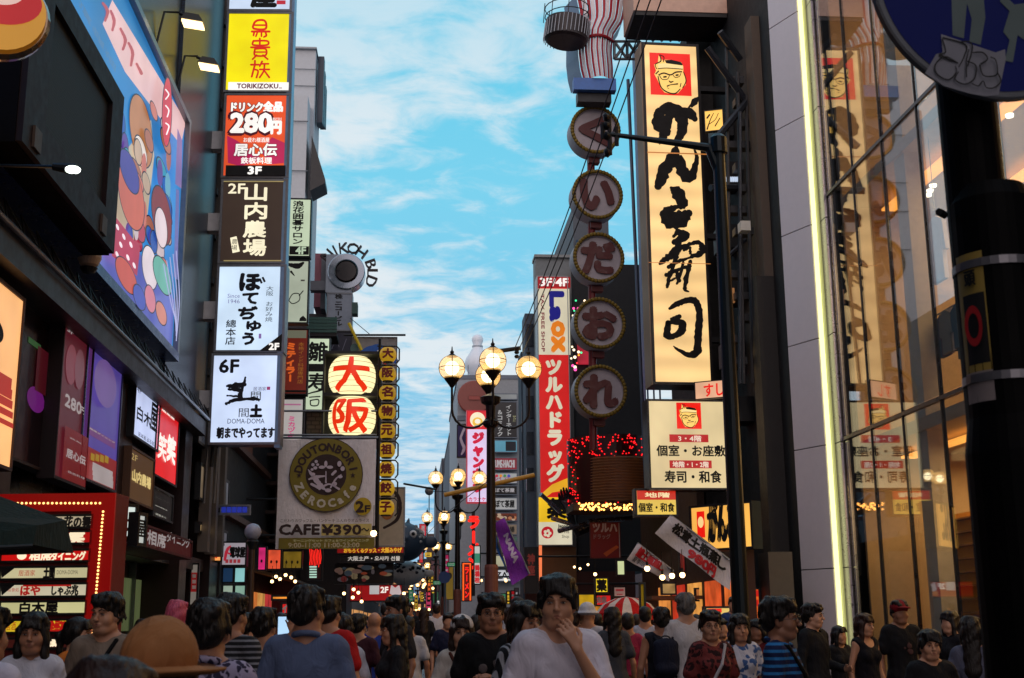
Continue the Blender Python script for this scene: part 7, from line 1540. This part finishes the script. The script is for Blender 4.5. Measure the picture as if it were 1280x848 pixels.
# ---- street lamps with four globes
GLB = lampglass(); BUL = glow((255, 236, 190), 5, 0); IRON = mat((30, 22, 22), .4, .5)
def lamp_post(label, px, py, D, group='four-globe street lamps down the street'):
    q = PY(px, py, D); t = empty('street_lamp', label, 'street lamp', (q.x, q.y, 0), group); zt = q.z-.62
    c = Vector((q.x, q.y, 0)); MB().tube([c, c+Vector((0, 0, .5)), c+Vector((0, 0, .55)), c+Vector((0, 0, 3)), c+Vector((0, 0, zt))], [.16, .14, .10, .085, .07], 14).build('post', IRON, t)
    MB().lathe(c+Vector((0, 0, zt)), [(.10, -.45), (.14, -.4), (.14, -.34), (.08, -.3), (.09, -.05), (.17, 0), (.19, .1), (.06, .16)], 14).build('capital', IRON, t)
    MB().lathe(c+Vector((0, 0, 1.9)), [(.11, -.5), (.12, -.45), (.12, .45), (.11, .5)], 14).build('notice_band', mat((120, 70, 60), .5), t)
    for dx_, dy_ in ((-1, 0), (1, 0), (0, -1), (0, 1)):
        d = Vector((dx_, dy_, 0)); g = c+d*.70+Vector((0, 0, q.z+.02))
        MB().tube([c+Vector((0, 0, zt-.1))]+[c+d*(.36-.34*math.cos(a_))+Vector((0, 0, zt-.12-.34*math.sin(a_))) for a_ in np.linspace(.1, PI, 10)]+[c+d*.70+Vector((0, 0, zt+.3))], .022, 8).build('arm', IRON, t)
        gg = MB().ball(g, .235, 20, 14, (1, 1, 1.02)).build('globe', GLB, t); MB().ball(g, .13, 14, 10).build('bulb', BUL, gg)
        MB().tube([g+Vector((.238*math.cos(a_), .238*math.sin(a_), 0)) for a_ in np.linspace(0, 2*PI, 21)], .007, 5).build('hoop', IRON, gg)
        for a0_ in (0, PI/2): MB().tube([g+Vector((.238*math.cos(a0_)*math.sin(a_), .238*math.sin(a0_)*math.sin(a_), .242*math.cos(a_))) for a_ in np.linspace(0, 2*PI, 21)], .006, 5).build('hoop', IRON, gg)
        MB().lathe(g, [(.03, -.36), (.07, -.30), (.13, -.22), (.15, -.17), (.10, -.2)], 14).build('cup', IRON, gg); MB().lathe(g, [(.10, .21), (.06, .245), (.03, .27), (.04, .30), (.015, .33), (.008, .40)], 12).build('finial', IRON, gg)
    return t
lp0 = lamp_post('tallest and nearest four-globe street lamp in the middle of the photo', 613, 462, 22)
q = wloc(lp0); MB().tube([q+Vector((.05, 0, PY(620, 440, 22).z)), q+Vector((.55, -.1, PY(640, 440, 22).z+.05))], .04, 8).build('wire_bracket', IRON, lp0)
for dz in (0, .08): MB().lathe(PY(646, 448, 22)+Vector((0, 0, dz)), [(.03, 0), (.05, .03), (.03, .06)], 10).build('insulator', IRON, lp0)
lamp_post('second four-globe street lamp, left of and below the nearest one', 572, 599, 39.5)
lamp_post('third four-globe street lamp in the receding row', 555, 648, 52)
lamp_post('fourth four-globe street lamp in the receding row', 545, 684, 72)
lamp_post('fifth four-globe street lamp, small, in the receding row', 534, 708, 96)
lamp_post('farthest four-globe street lamp near the vanishing point', 522, 732, 140)
t = empty('globe_lamp', 'unlit grey round globe hanging by a rod left of the second street lamp', 'street lamp', PY(536.5, 650, 40)); q = PY(536.5, 614, 40)
MB().ball(q, .14, 18, 12).build('globe', mat((110, 112, 124), .4), t); MB().tube([q, q+Vector((0, 0, -1.0))], .015, 6).build('rod', IRON, t); MB().tube([q+Vector((0, 0, .0)), PY(572, 616, 40)], .012, 5).build('arm', IRON, t)

# ---- near post with the blue pedestrian sign
np_ = empty('sign_post', 'thick black post at the right edge with a control box and steel bands', 'post', (PY(1219, 250, 3.4).x, 3.4, 0)); c = Vector(np_.location)
MB().tube([c, c+Vector((0, 0, 3.2))], .083, 24).build('post', mat((4, 4, 5), .6, spec=.08), np_)
zb = PY(1225, 235, 3.4).z
MB().lathe((c.x+.035, c.y-.02, 0), [(.0, .01), (.135, .01), (.135, 1.9), (.12, 2.0), (.118, zb-.06), (.10, zb-.015), (.04, zb)], 28).build('control_box', mat((4, 4, 5), .6, spec=.08), np_)
for px_, y in ((1240, 328), (1240, 470)):
    z = PY(px_, y, 3.3).z; MB().lathe((c.x+.035, c.y-.02, z), [(.1225, -.012), (.125, -.012), (.125, .012), (.1225, .012)], 32).build('steel_band', mat((120, 120, 126), .4, .7), np_)
    MB().box(c.x+.06, c.x+.09, c.y-.16, c.y-.13, z-.012, z+.012).build('band_screw', STEEL, np_)
MB().tube([c+Vector((-.10, 0, 2.62)), c+Vector((-.13, -.03, 2.62))], .012, 6).build('hook', BLK, np_)
# sticker on the post
mb = MB(); z0_, z1_ = PY(1200, 500, 3.3).z, PY(1200, 313, 3.3).z; R0 = .1235
cxp, cyp = c.x+.035, c.y-.02
def cyl(a_, z, r_=R0): return Vector((cxp+r_*math.cos(a_), cyp+r_*math.sin(a_), z))
def wrap(name, a0_, a1_, z0_, z1_, m, r_, par):
    mb = MB(); n = 10
    for i in range(n): mb.quad(cyl(a0_+(a1_-a0_)*i/n, z0_, r_), cyl(a0_+(a1_-a0_)*(i+1)/n, z0_, r_), cyl(a0_+(a1_-a0_)*(i+1)/n, z1_, r_), cyl(a0_+(a1_-a0_)*i/n, z1_, r_))
    return mb.build(name, m, par)
A0, A1 = R(178), R(226)
st_ = wrap('sticker', A0, A1, z0_, z1_, mat((150, 128, 60), .5), .1195, np_)
wrap('sticker_field', R(188), R(224), z0_+(z1_-z0_)*.25, z0_+(z1_-z0_)*.72, INK, .1199, st_); wrap('sticker_foot', A0, A1, z0_, z0_+(z1_-z0_)*.2, mat((140, 130, 130), .5), .1199, st_)
ps = Pl(cyl(R(207), 0, .121), (-math.sin(R(207)), math.cos(R(207)), 0)); pr_ = Print(ps, st_, .0); pr_.local('頭', -.018, z1_-.10, .018, z1_-.055, INK, .03, name='lettering')
pr_.elll(0, (z0_+z1_)/2+.0, .03, .06, mat((170, 30, 34), .5), 'red_ring', .62)
# blue round sign
bs = empty('pedestrian_sign', 'large blue round pedestrian sign with two pale figures and a graffiti sticker', 'traffic sign', PY(1232, 120, 3.25)); pf = FY(3.11, 4); a, b = pf.uv(1237, -22); k_ = (pf.uv(1247, -22)[0]-a)/10; rr = 143*k_
MB().lathe(pf.p(a, b, -.03), [(0, 0), (rr, 0), (rr+.004, .006), (rr+.004, .026), (rr-.002, .03), (rr-.012, .03), (rr-.014, .026), (0, .026)], 72, pf.n).build('plate', mat((104, 108, 114), .4, .4), bs)
Q = Print(pf, bs, -.0035); Q.step = .0012; Q.elll(a, b, rr-.02, rr-.02, mat((8, 24, 100), .6, var=.08, spec=.2), 'blue_field', seg=72)
PG = mat((88, 104, 104), .45)
Q.pol([(1188, -60), (1232, -60), (1230, 0), (1232, 22), (1226, 56), (1212, 52), (1215, 24), (1209, 4), (1205, 48), (1191, 44), (1190, 10)], PG, 'figure')
Q.pol([(1252, -10), (1268, 6), (1282, 4), (1290, -10), (1300, -10), (1300, 52), (1280, 50), (1272, 44), (1266, 78), (1256, 76), (1262, 50), (1254, 40), (1262, 14), (1250, 2)], PG, 'figure')
SW = mat((122, 124, 134), .5)
Q.pol([(1176, 43), (1244, 66), (1256, 62), (1257, 74), (1248, 119), (1232, 121), (1210, 117), (1180, 108), (1156, 92), (1170, 68), (1178, 66)], SW, 'graffiti_sticker')
Q.strokes([[(1178, 48, 1.6), (1206, 57, 1.8), (1204, 72, 1.6), (1198, 84, 1.4)], [(1177, 50, 1.4), (1181, 66, 1.4), (1174, 70, 3), (1196, 80, 1.4)], [(1196, 80, 1.2), (1180, 72, 1.6), (1168, 82, 1.8), (1170, 94, 1.8), (1184, 101, 1.8), (1194, 92, 1.4), (1193, 84, 1.2)], [(1200, 54, 1.8), (1210, 54, 1.6), (1214, 62, 1.6), (1208, 84, 1.6)], [(1206, 78, 1.4), (1218, 84, 1.8), (1216, 100, 1.8), (1204, 107, 1.8), (1192, 101, 1.8), (1196, 92, 1.4)], [(1209, 64, 1.4), (1206, 78, 1.4), (1206, 98, 1.6)], [(1214, 68, 1.6), (1226, 68, 1.8), (1232, 76, 1.8), (1224, 82, 2.6)], [(1222, 84, 2.2), (1226, 96, 1.6), (1236, 98, 1.8), (1244, 94, 1.6), (1242, 78, 1.6), (1236, 74, 1.6)], [(1244, 94, 1.8), (1248, 104, 1.8), (1240, 112, 1.8), (1230, 112, 1.6), (1226, 104, 1.4), (1220, 110, 1.8), (1212, 107, 1.4)]], INK, 'graffiti_line', .1)
MB().box(c.x-.05, c.x+.05, 3.24, 3.33, PY(1230, 90, 3.3).z, PY(1230, 60, 3.3).z).build('clamp', STEEL, bs)
# ------------------------------------------------------------------ the crowd
def rootpt(root, v):  # point in the person's own frame to world
    s = root['_s']; a = root.rotation_euler.z; x, y, z = [k*s for k in v]; l_ = root.location
    return Vector((l_.x+x*math.cos(a)-y*math.sin(a), l_.y+x*math.sin(a)+y*math.cos(a), l_.z+z))
def backpack(label, col, size=1.0):
    def f(root, fr, B, arms):
        s = root['_s']*size; t = empty('backpack', label, 'backpack', rootpt(root, (0, .15, 1.0))); t.rotation_euler.z = root.rotation_euler.z; t.scale = (s, s, s)
        K = SDF().ell((0, .05, .22), (.135, .075, .21), k=.03); K.cap((-.06, .1, .12), (.06, .1, .12), .05, k=.05); K.cap((-.08, .03, .36), (.08, .03, .36), .05, k=.04); npobj('bag', K.mesh(.014), cloth(col), t)
        for sx in (-1, 1): MB().tube([Vector(p) for p in ((sx*.08, .02, .40), (sx*.10, -.12, .455), (sx*.105, -.27, .36), (sx*.11, -.27, .2), (sx*.12, -.12, .06), (sx*.10, .02, .05))], .014, 6).build('strap', cloth(tuple(max(0, c-20) for c in col)), t, local=True)
        MB().tube([Vector((.05*math.cos(a), .03, .42+.03*math.sin(a))) for a in np.linspace(0, PI, 8)], .008, 6).build('handle', BLK, t, local=True)
    return f
def headwear(kind, col):
    def f(root, fr, B, arms):
        m = cloth(col)
        if kind == 'bowler': H = SDF().ell((0, .02, .055), (.105, .125, .12), k=.02, fr=fr); H.cap((0, -.02, .02), (0, .04, .02), .13, .13, k=.02, fr=fr) if False else None; H.cut((0, 0, 1.61), (0, 0, -1))
        if kind == 'cap': H = SDF().ell((0, .018, .06), (.092, .112, .085), k=.02, fr=fr); H.ell((0, -.11, .055), (.07, .075, .012), k=.012, fr=fr); H.ell((0, -.06, -.05), (.09, .10, .075), k=.01, fr=fr, op='-')
        if kind == 'bucket': H = SDF().ell((0, .02, .07), (.09, .11, .08), k=.02, fr=fr); H.ell((0, .01, .03), (.13, .15, .022), k=.04, fr=fr); H.ell((0, -.06, -.05), (.09, .10, .07), k=.01, fr=fr, op='-')
        if kind == 'headband': H = SDF().cap((-.0, .01, .06), (0, .05, .05), .092, .09, k=.02, fr=fr); H.ell((0, -.05, -.03), (.095, .12, .10), k=.01, fr=fr, op='-')
        npobj('hat', H.mesh(.009), m, root)
        if kind == 'bowler':
            mb = MB(); c = fr[0]; P_ = []
            for r_, z_ in ((.108, .012), (.15, -.002), (.185, .008), (.187, .014), (.15, .006), (.108, .022)): P_.append((r_, z_))
            b = MB().lathe((0, 0, 0), P_, 40); b.v = [Vector((v.x*1.0, v.y*1.12+.02, v.z+1.615)) for v in b.v]; b.build('hat_brim', m, root, smooth=True, local=True)
    return f
def strap_bag(col, side=1):
    def f(root, fr, B, arms):
        MB().tube([Vector(p) for p in ((side*.09, .07, 1.46), (side*.10, -.06, 1.455), (side*.03, -.135, 1.3), (-side*.12, -.12, 1.05))], .013, 6).build('strap', cloth(col), root, local=True)
    return f
def multi(*fs):
    def f(*a):
        for k in fs: k(*a)
    return f
def phone(label, bright=True, off=(0, -.42, 1.60)):
    def f(root, fr, B, arms):
        p = rootpt(root, off); t = empty('mobile_phone', label, 'phone', p); t.rotation_euler.z = root.rotation_euler.z
        MB().box(-.042, .042, -.006, .0, -.07, .07).build('body', BLK, t, local=True); MB().box(-.038, .038, .001, .003, -.064, .064).build('screen', glow((170, 205, 235), 1.2), t, local=True)
    return f
def papers(root, fr, B, arms):
    p = rootpt(root, (.02, -.30, 1.12)); t = empty('leaflets', 'bundle of printed leaflets held by the woman in black', 'papers', p); t.rotation_euler.z = root.rotation_euler.z
    for k in range(3): MB().hexa([(-.10+k*.02, -.01*k, -.14), (.08+k*.03, -.01*k-.02, -.13), (.08+k*.03, -.01*k-.018, -.13), (-.10+k*.02, -.01*k+.002, -.14), (-.08+k*.02, -.01*k-.06, .13), (.10+k*.03, -.01*k-.07, .14), (.10+k*.03, -.01*k-.068, .14), (-.08+k*.02, -.01*k-.058, .13)]).build('sheet', mat(((190, 190, 196), (150, 130, 100), (200, 200, 206))[k], .6, scale=20, var=.4), t, local=True)
def snack(root, fr, B, arms):
    p = rootpt(root, (-.02, -.30, 1.14)); t = empty('snack_packet', 'small yellow packet in the hand of the man in the black t-shirt', 'packet', p); MB().hexa([(-.05, -.02, -.02), (.05, -.03, -.01), (.05, .0, -.01), (-.05, .0, -.02), (-.05, -.02, .03), (.06, -.03, .02), (.06, .0, .02), (-.05, 0, .03)]).build('wrapper', mat((200, 190, 50), .5), t, local=True)
def shirtprint(c, w=.06, z=1.27):
    def f(root, fr, B, arms):
        for k in range(5): MB().ball((rnd.uniform(-w, w), -.138, z+rnd.uniform(-w, w)), rnd.uniform(.012, .03), 10, 6, (1, .15, 1)).build('print', mat(c, .8), root, local=True)
    return f
G1 = 'people standing close to the camera'; G2 = 'people in the middle of the crowd'
BK = (24, 24, 28)
P = person
# foreground and near people, left to right
P('person in a white shirt cut off at the bottom left corner', -14, 752, 5.2, 150, hair='short', topc=(196, 190, 205), top='shirt', group=G1, skin=1)
P('smiling woman with long dark hair and a white cardigan before the red light board', 44, 762, 6.9, 5, fem=True, hair='long', topc=(190, 188, 198), top='shirt', group=G1, skin=1)
P('woman in an orange top seen in profile next to the man in beige', 99, 768, 8.4, 70, look=10, fem=True, hair='pony', topc=(200, 110, 40), group=G1, skin=0)
P('tall young man in a beige t-shirt with a black shoulder strap by the light board', 135, 737, 7.3, -12, look=-8, hair='short', topc=(128, 112, 98), extra=strap_bag((14, 14, 16), 1), group=G1, skin=0)
P('person with a pink headscarf seen from behind left of the big hat', 222, 748, 10.5, 165, hair='bob', hc=(176, 74, 98), topc=BK, group=G1)
P('person in a round tan hat with upturned brim, close to the camera', 203, 778, 3.0, 170, hair='bob', hc=(60, 34, 24), topc=(70, 52, 44), extra=headwear('bowler', (158, 104, 62)), group=G1)
P('person with dark reddish hair just at the bottom edge, nearest of all', 138, 812, 2.0, 175, hair='bob', hc=(36, 18, 16), topc=(40, 26, 26), group=G1)
P('man with short black hair and a purple patterned shirt seen from behind', 262, 744, 4.8, 172, look=10, hair='short', topc=(44, 38, 60), pat='floral', c2=(160, 150, 176), group=G1, top='shirt', skin=1)
P('man in a grey striped dark top behind the man in the patterned shirt', 291, 738, 7.2, 150, hair='short', topc=(30, 30, 34), pat='hstripe', c2=(120, 120, 126), psc=1.6, group=G1, skin=1)
P('person in black holding up a glowing phone on the left', 330, 756, 8.0, 165, hair='short', topc=(22, 22, 26), pat='print', c2=(150, 150, 156), psc=.7, armL='up', armR='up', group=G1, extra=phone('glowing phone held up by the person in black', off=(0, -.40, 1.60)))
P('man in a blue-grey collared shirt seen from behind, left of centre', 386, 724, 6.3, 176, look=-25, hair='short', topc=(86, 98, 128), top='shirt', group=G1, skin=1, h=1.64, fat=1.04)
P('man in a bright red t-shirt behind the blue-grey shirt', 412, 742, 9.0, 160, hair='short', topc=(170, 22, 24), group=G1)
P('woman in a white top with a small grey backpack seen from behind', 428, 766, 9.2, 178, fem=True, hair='short', hc=(26, 18, 16), topc=(186, 182, 190), group=G1, extra=backpack('small grey backpack on the woman in the white top', (104, 108, 116), .8))
P('woman with very long black hair and a black dress holding leaflets', 492, 766, 9.2, -75, fem=True, hair='long', topc=BK, top='dress', legs='skirt', legc=BK, armL='chest', armR='fwd', extra=papers, group=G1, stride=.4)
P('tall man with short hair in dark clothes behind the woman with leaflets', 496, 742, 11, -60, hair='short', topc=(34, 32, 36), group=G2, skin=3)
P('girl with a white headband, white top and brown shoulder strap facing the camera', 577, 767, 8.4, 8, look=-6, fem=True, hair='long', hc=(34, 20, 16), topc=(176, 168, 160), armL='fwd', armR='chest', extra=multi(headwear('headband', (200, 196, 196)), strap_bag((80, 40, 30), -1), shirtprint((90, 84, 84), .05, 1.2)), group=G1, skin=2)
P('man with glasses in a black t-shirt eating from a packet', 614, 738, 7.6, -8, look=10, hair='short', topc=(16, 16, 19), armR='fwd', armL='chest', glasses=True, extra=multi(snack, shirtprint((90, 80, 80), .05, 1.26)), group=G1, skin=1)
P('woman in a pinstriped top with a pink strap beside the man in white', 655, 748, 6.9, 35, look=5, fem=True, hair='bob', topc=(22, 22, 26), pat='vstripe', c2=(150, 150, 156), psc=1.5, extra=strap_bag((190, 50, 110), -1), group=G1, skin=1)
P('young man in a white v-neck t-shirt resting his hand on his chin', 696, 714, 5.6, 4, look=-14, pitch=.02, hair='mop', hc=(16, 11, 10), topc=(204, 198, 210), armL='face', res=.010, necklow=.022, group=G1, skin=0)
P('person in a white bucket hat behind the young man in white', 734, 752, 13, 160, hair='bald', topc=(186, 184, 190), extra=headwear('bucket', (196, 196, 200)), group=G2)
P('woman in a grey top and beige shorts walking away', 765, 757, 12.5, 185, fem=True, hair='long', topc=(66, 68, 74), legs='shorts', legc=(150, 136, 120), stride=.6, group=G2)
P('girl in a dark pink dress walking away beside the grey top', 784, 764, 13.5, 175, fem=True, hair='short', topc=(150, 40, 70), top='dress', legs='skirt', group=G2, stride=-.5)
P('man with a navy backpack walking away towards the tent', 826, 757, 11.5, 180, hair='short', topc=(26, 28, 38), top='tank', legs='shorts', legc=(120, 100, 80), extra=backpack('navy backpack on the man walking towards the tent', (22, 26, 44)), group=G2, skin=1)
P('man in a white and blue shirt between the backpack and the tent', 806, 756, 15, 170, hair='short', topc=(170, 172, 186), group=G2)
P('tall man with grey hair and a white t-shirt seen from behind', 856, 739, 11.5, 186, hair='short', hc=(88, 84, 80), topc=(190, 186, 188), legc=(110, 96, 80), group=G2, fat=1.1, skin=2)
P('woman with glasses in a dark red flowered top facing the camera', 887, 760, 9.0, 10, look=-12, fem=True, hair='short', hc=(28, 18, 16), topc=(40, 18, 22), pat='floral', c2=(110, 46, 44), psc=.7, glasses=True, group=G1, skin=0, extra=strap_bag((180, 176, 180), 1))
P('woman with long hair in a white and blue top right of the flowered top', 923, 765, 9.8, 0, look=5, fem=True, hair='long', topc=(60, 90, 140), pat='floral', c2=(190, 190, 200), psc=.45, group=G1, skin=0)
P('man with glasses in a blue striped polo shirt in profile', 973, 742, 6.5, 62, look=4, hair='short', topc=(16, 28, 66), pat='hstripe', c2=(38, 110, 170), psc=1.3, top='polo', armR='fwd', armL='fwd', glasses=True, group=G1, skin=3, extra=strap_bag((12, 12, 14), -1))
P('young man in black beside the white pillar', 1015, 752, 11.5, 40, look=15, hair='short', topc=BK, top='shirt', group=G1, armL='fwd', skin=2)
P('woman in a black sleeveless dress looking up by the light line', 1079, 765, 11.5, 25, look=10, pitch=-.25, fem=True, hair='long', hc=(44, 26, 20), topc=(14, 14, 22), top='tank', legs='skirt', legc=(14, 14, 22), group=G1, skin=0)
P('man in a red cap and black t-shirt by the glass store', 1123, 748, 12, 4, hair='short', topc=(16, 16, 20), extra=multi(headwear('cap', (120, 20, 28)), shirtprint((70, 40, 40), .05, 1.25)), group=G1, skin=3)
P('boy with black hair in dark clothes at the lower right', 1160, 785, 8.2, 5, look=-10, hair='mop', hc=(12, 10, 10), topc=(18, 18, 22), group=G1, skin=0)
P('woman in a white blouse and black jacket in profile by the glass', 1186, 762, 12, -70, fem=True, hair='long', topc=(20, 20, 26), top='jacket', group=G1, skin=2)
P('woman with long hair in a grey top next to the black post', 1212, 768, 9, 150, fem=True, hair='long', topc=(84, 86, 104), group=G1)
# people further down the street
mid = [(468, 762, 13, 175, 'man with thinning hair in a blue shirt', (40, 60, 140), 'bald'), (511, 768, 14, 180, 'man in a white shirt with a shoulder bag', (176, 176, 182), 'short'), (448, 765, 12, 170, 'man in a dark maroon t-shirt', (60, 26, 36), 'short'),
       (530, 758, 24, 182, 'woman in a short black dress', BK, 'long'), (546, 753, 26, 186, 'man in a white shirt and dark trousers striding away', (196, 196, 204), 'short'), (640, 757, 12, 172, 'man in a grey-blue t-shirt behind the man eating', (70, 84, 110), 'short'),
       (716, 760, 13, 165, 'man in a navy t-shirt behind the young man in white', (26, 30, 52), 'short'), (690, 762, 16, 178, 'woman in a teal top', (30, 70, 76), 'bob'), (745, 764, 15, 185, 'man in black by the yellow sign', BK, 'short'), (796, 766, 16, 170, 'woman in a cream top by the tent', (170, 150, 130), 'long'),
       (900, 770, 13, 10, 'man in a dark shirt behind the flowered top', (40, 40, 52), 'short'), (945, 772, 12, -20, 'woman in dark red by the menu showcase', (90, 20, 26), 'bob'), (560, 764, 17, 8, 'man in dark blue facing the camera between the lamps', (30, 34, 60), 'short'), (596, 766, 15, 175, 'woman in a pale grey top behind the headband girl', (140, 140, 146), 'bob'),
       (372, 760, 13, 176, 'woman in black under the stall lights', BK, 'long'), (352, 764, 15, 170, 'man in a brown t-shirt under the stall lights', (80, 56, 44), 'short'), (310, 764, 11, 168, 'man in a black shirt by the globe lamp', BK, 'short'), (246, 764, 12, 175, 'man in a dark green shirt behind the tan hat', (30, 44, 36), 'short'),
       (182, 772, 11, 150, 'woman in black near the doorway', BK, 'bob'), (870, 766, 14, 178, 'woman in a white top beyond the grey-haired man', (180, 176, 180), 'bob'), (1048, 780, 13, 20, 'girl in black behind the woman looking up', BK, 'long'), (1232, 782, 9, 170, 'man in a dark jacket behind the black post', BK, 'short')]
for i, (px, y, D, fc, lb_, c, hr) in enumerate(mid):
    P(lb_, px, y, D, fc+rnd.uniform(-8, 8), look=rnd.uniform(-15, 15), fem=hr in ('long', 'bob'), hair=hr, topc=c, hc=rnd.choice(((22, 16, 14), (36, 22, 16), (16, 14, 14))), skin=i, stride=rnd.choice((-.7, .6, .8)), res=.017, legs='shorts' if i % 5 == 3 else 'trousers', legc=rnd.choice(((30, 32, 44), (60, 56, 54), (26, 26, 30))), group='people further down the street')
# the far crowd: eight figures, copied
arch = []
for i, (c, hr, fm, lg, fc, nm) in enumerate((((180, 180, 186), 'short', 0, 'trousers', 180, 'man in a white shirt walking away'), ((24, 24, 30), 'long', 1, 'skirt', 180, 'long-haired woman in black walking away'), ((40, 60, 110), 'short', 0, 'trousers', 0, 'man in blue walking this way'), ((150, 60, 70), 'bob', 1, 'shorts', 0, 'woman in dull red walking this way'),
                                   ((60, 60, 64), 'short', 0, 'shorts', 180, 'man in grey and shorts walking away'), ((160, 150, 136), 'bob', 1, 'trousers', 180, 'woman in beige walking away'), ((20, 20, 24), 'short', 0, 'trousers', 0, 'man in black walking this way'), ((96, 110, 90), 'long', 1, 'trousers', 0, 'woman in dull green walking this way'))):
    arch.append((P('x', 520, 758, 40, fc, fem=bool(fm), hair=hr, topc=c, legs=lg, stride=.8 if i % 2 else -.8, res=.024, h=1.66, loc=(0, 40, 0)), nm, fc))
seen = set(); first = [True]*8; far = []
for i in range(54):
    D = 17+i*1.15+rnd.uniform(-.6, .6); lo, hi = -3.9, (6.6 if D < 38 else 3.4 if D < 60 else 2.0)
    for _ in range(20):
        x = rnd.uniform(lo, hi)
        if abs(x) > .0 and not (D < 30 and .1 < x < .75) and all(math.hypot(x-a, D-b) > .75 for a, b in far): break
    far.append((x, D)); k = i % 8; root, nm, fc = arch[k]
    o = root if first[k] else copy_tree(root)
    first[k] = False; o.location = (x, D, 0); o.rotation_euler.z = R(fc+rnd.uniform(-20, 20)); s_ = rnd.uniform(.90, 1.04); o.scale = (s_,)*3
    px = 516+1540*x/D; where = 'at far left' if px < 380 else 'on the left' if px < 450 else 'nearer the lamps' if px < 500 else 'left of the lamps' if px < 540 else 'among the lamps' if px < 580 else 'by the centre post' if px < 620 else 'right of the lamps' if px < 700 else 'by the right shops'
    dist = 'midway' if D < 32 else 'far down the street' if D < 55 else 'very far down the street'
    tag(o, '%s, %s, %s' % (nm, where, dist), 'person', 'distant walkers')
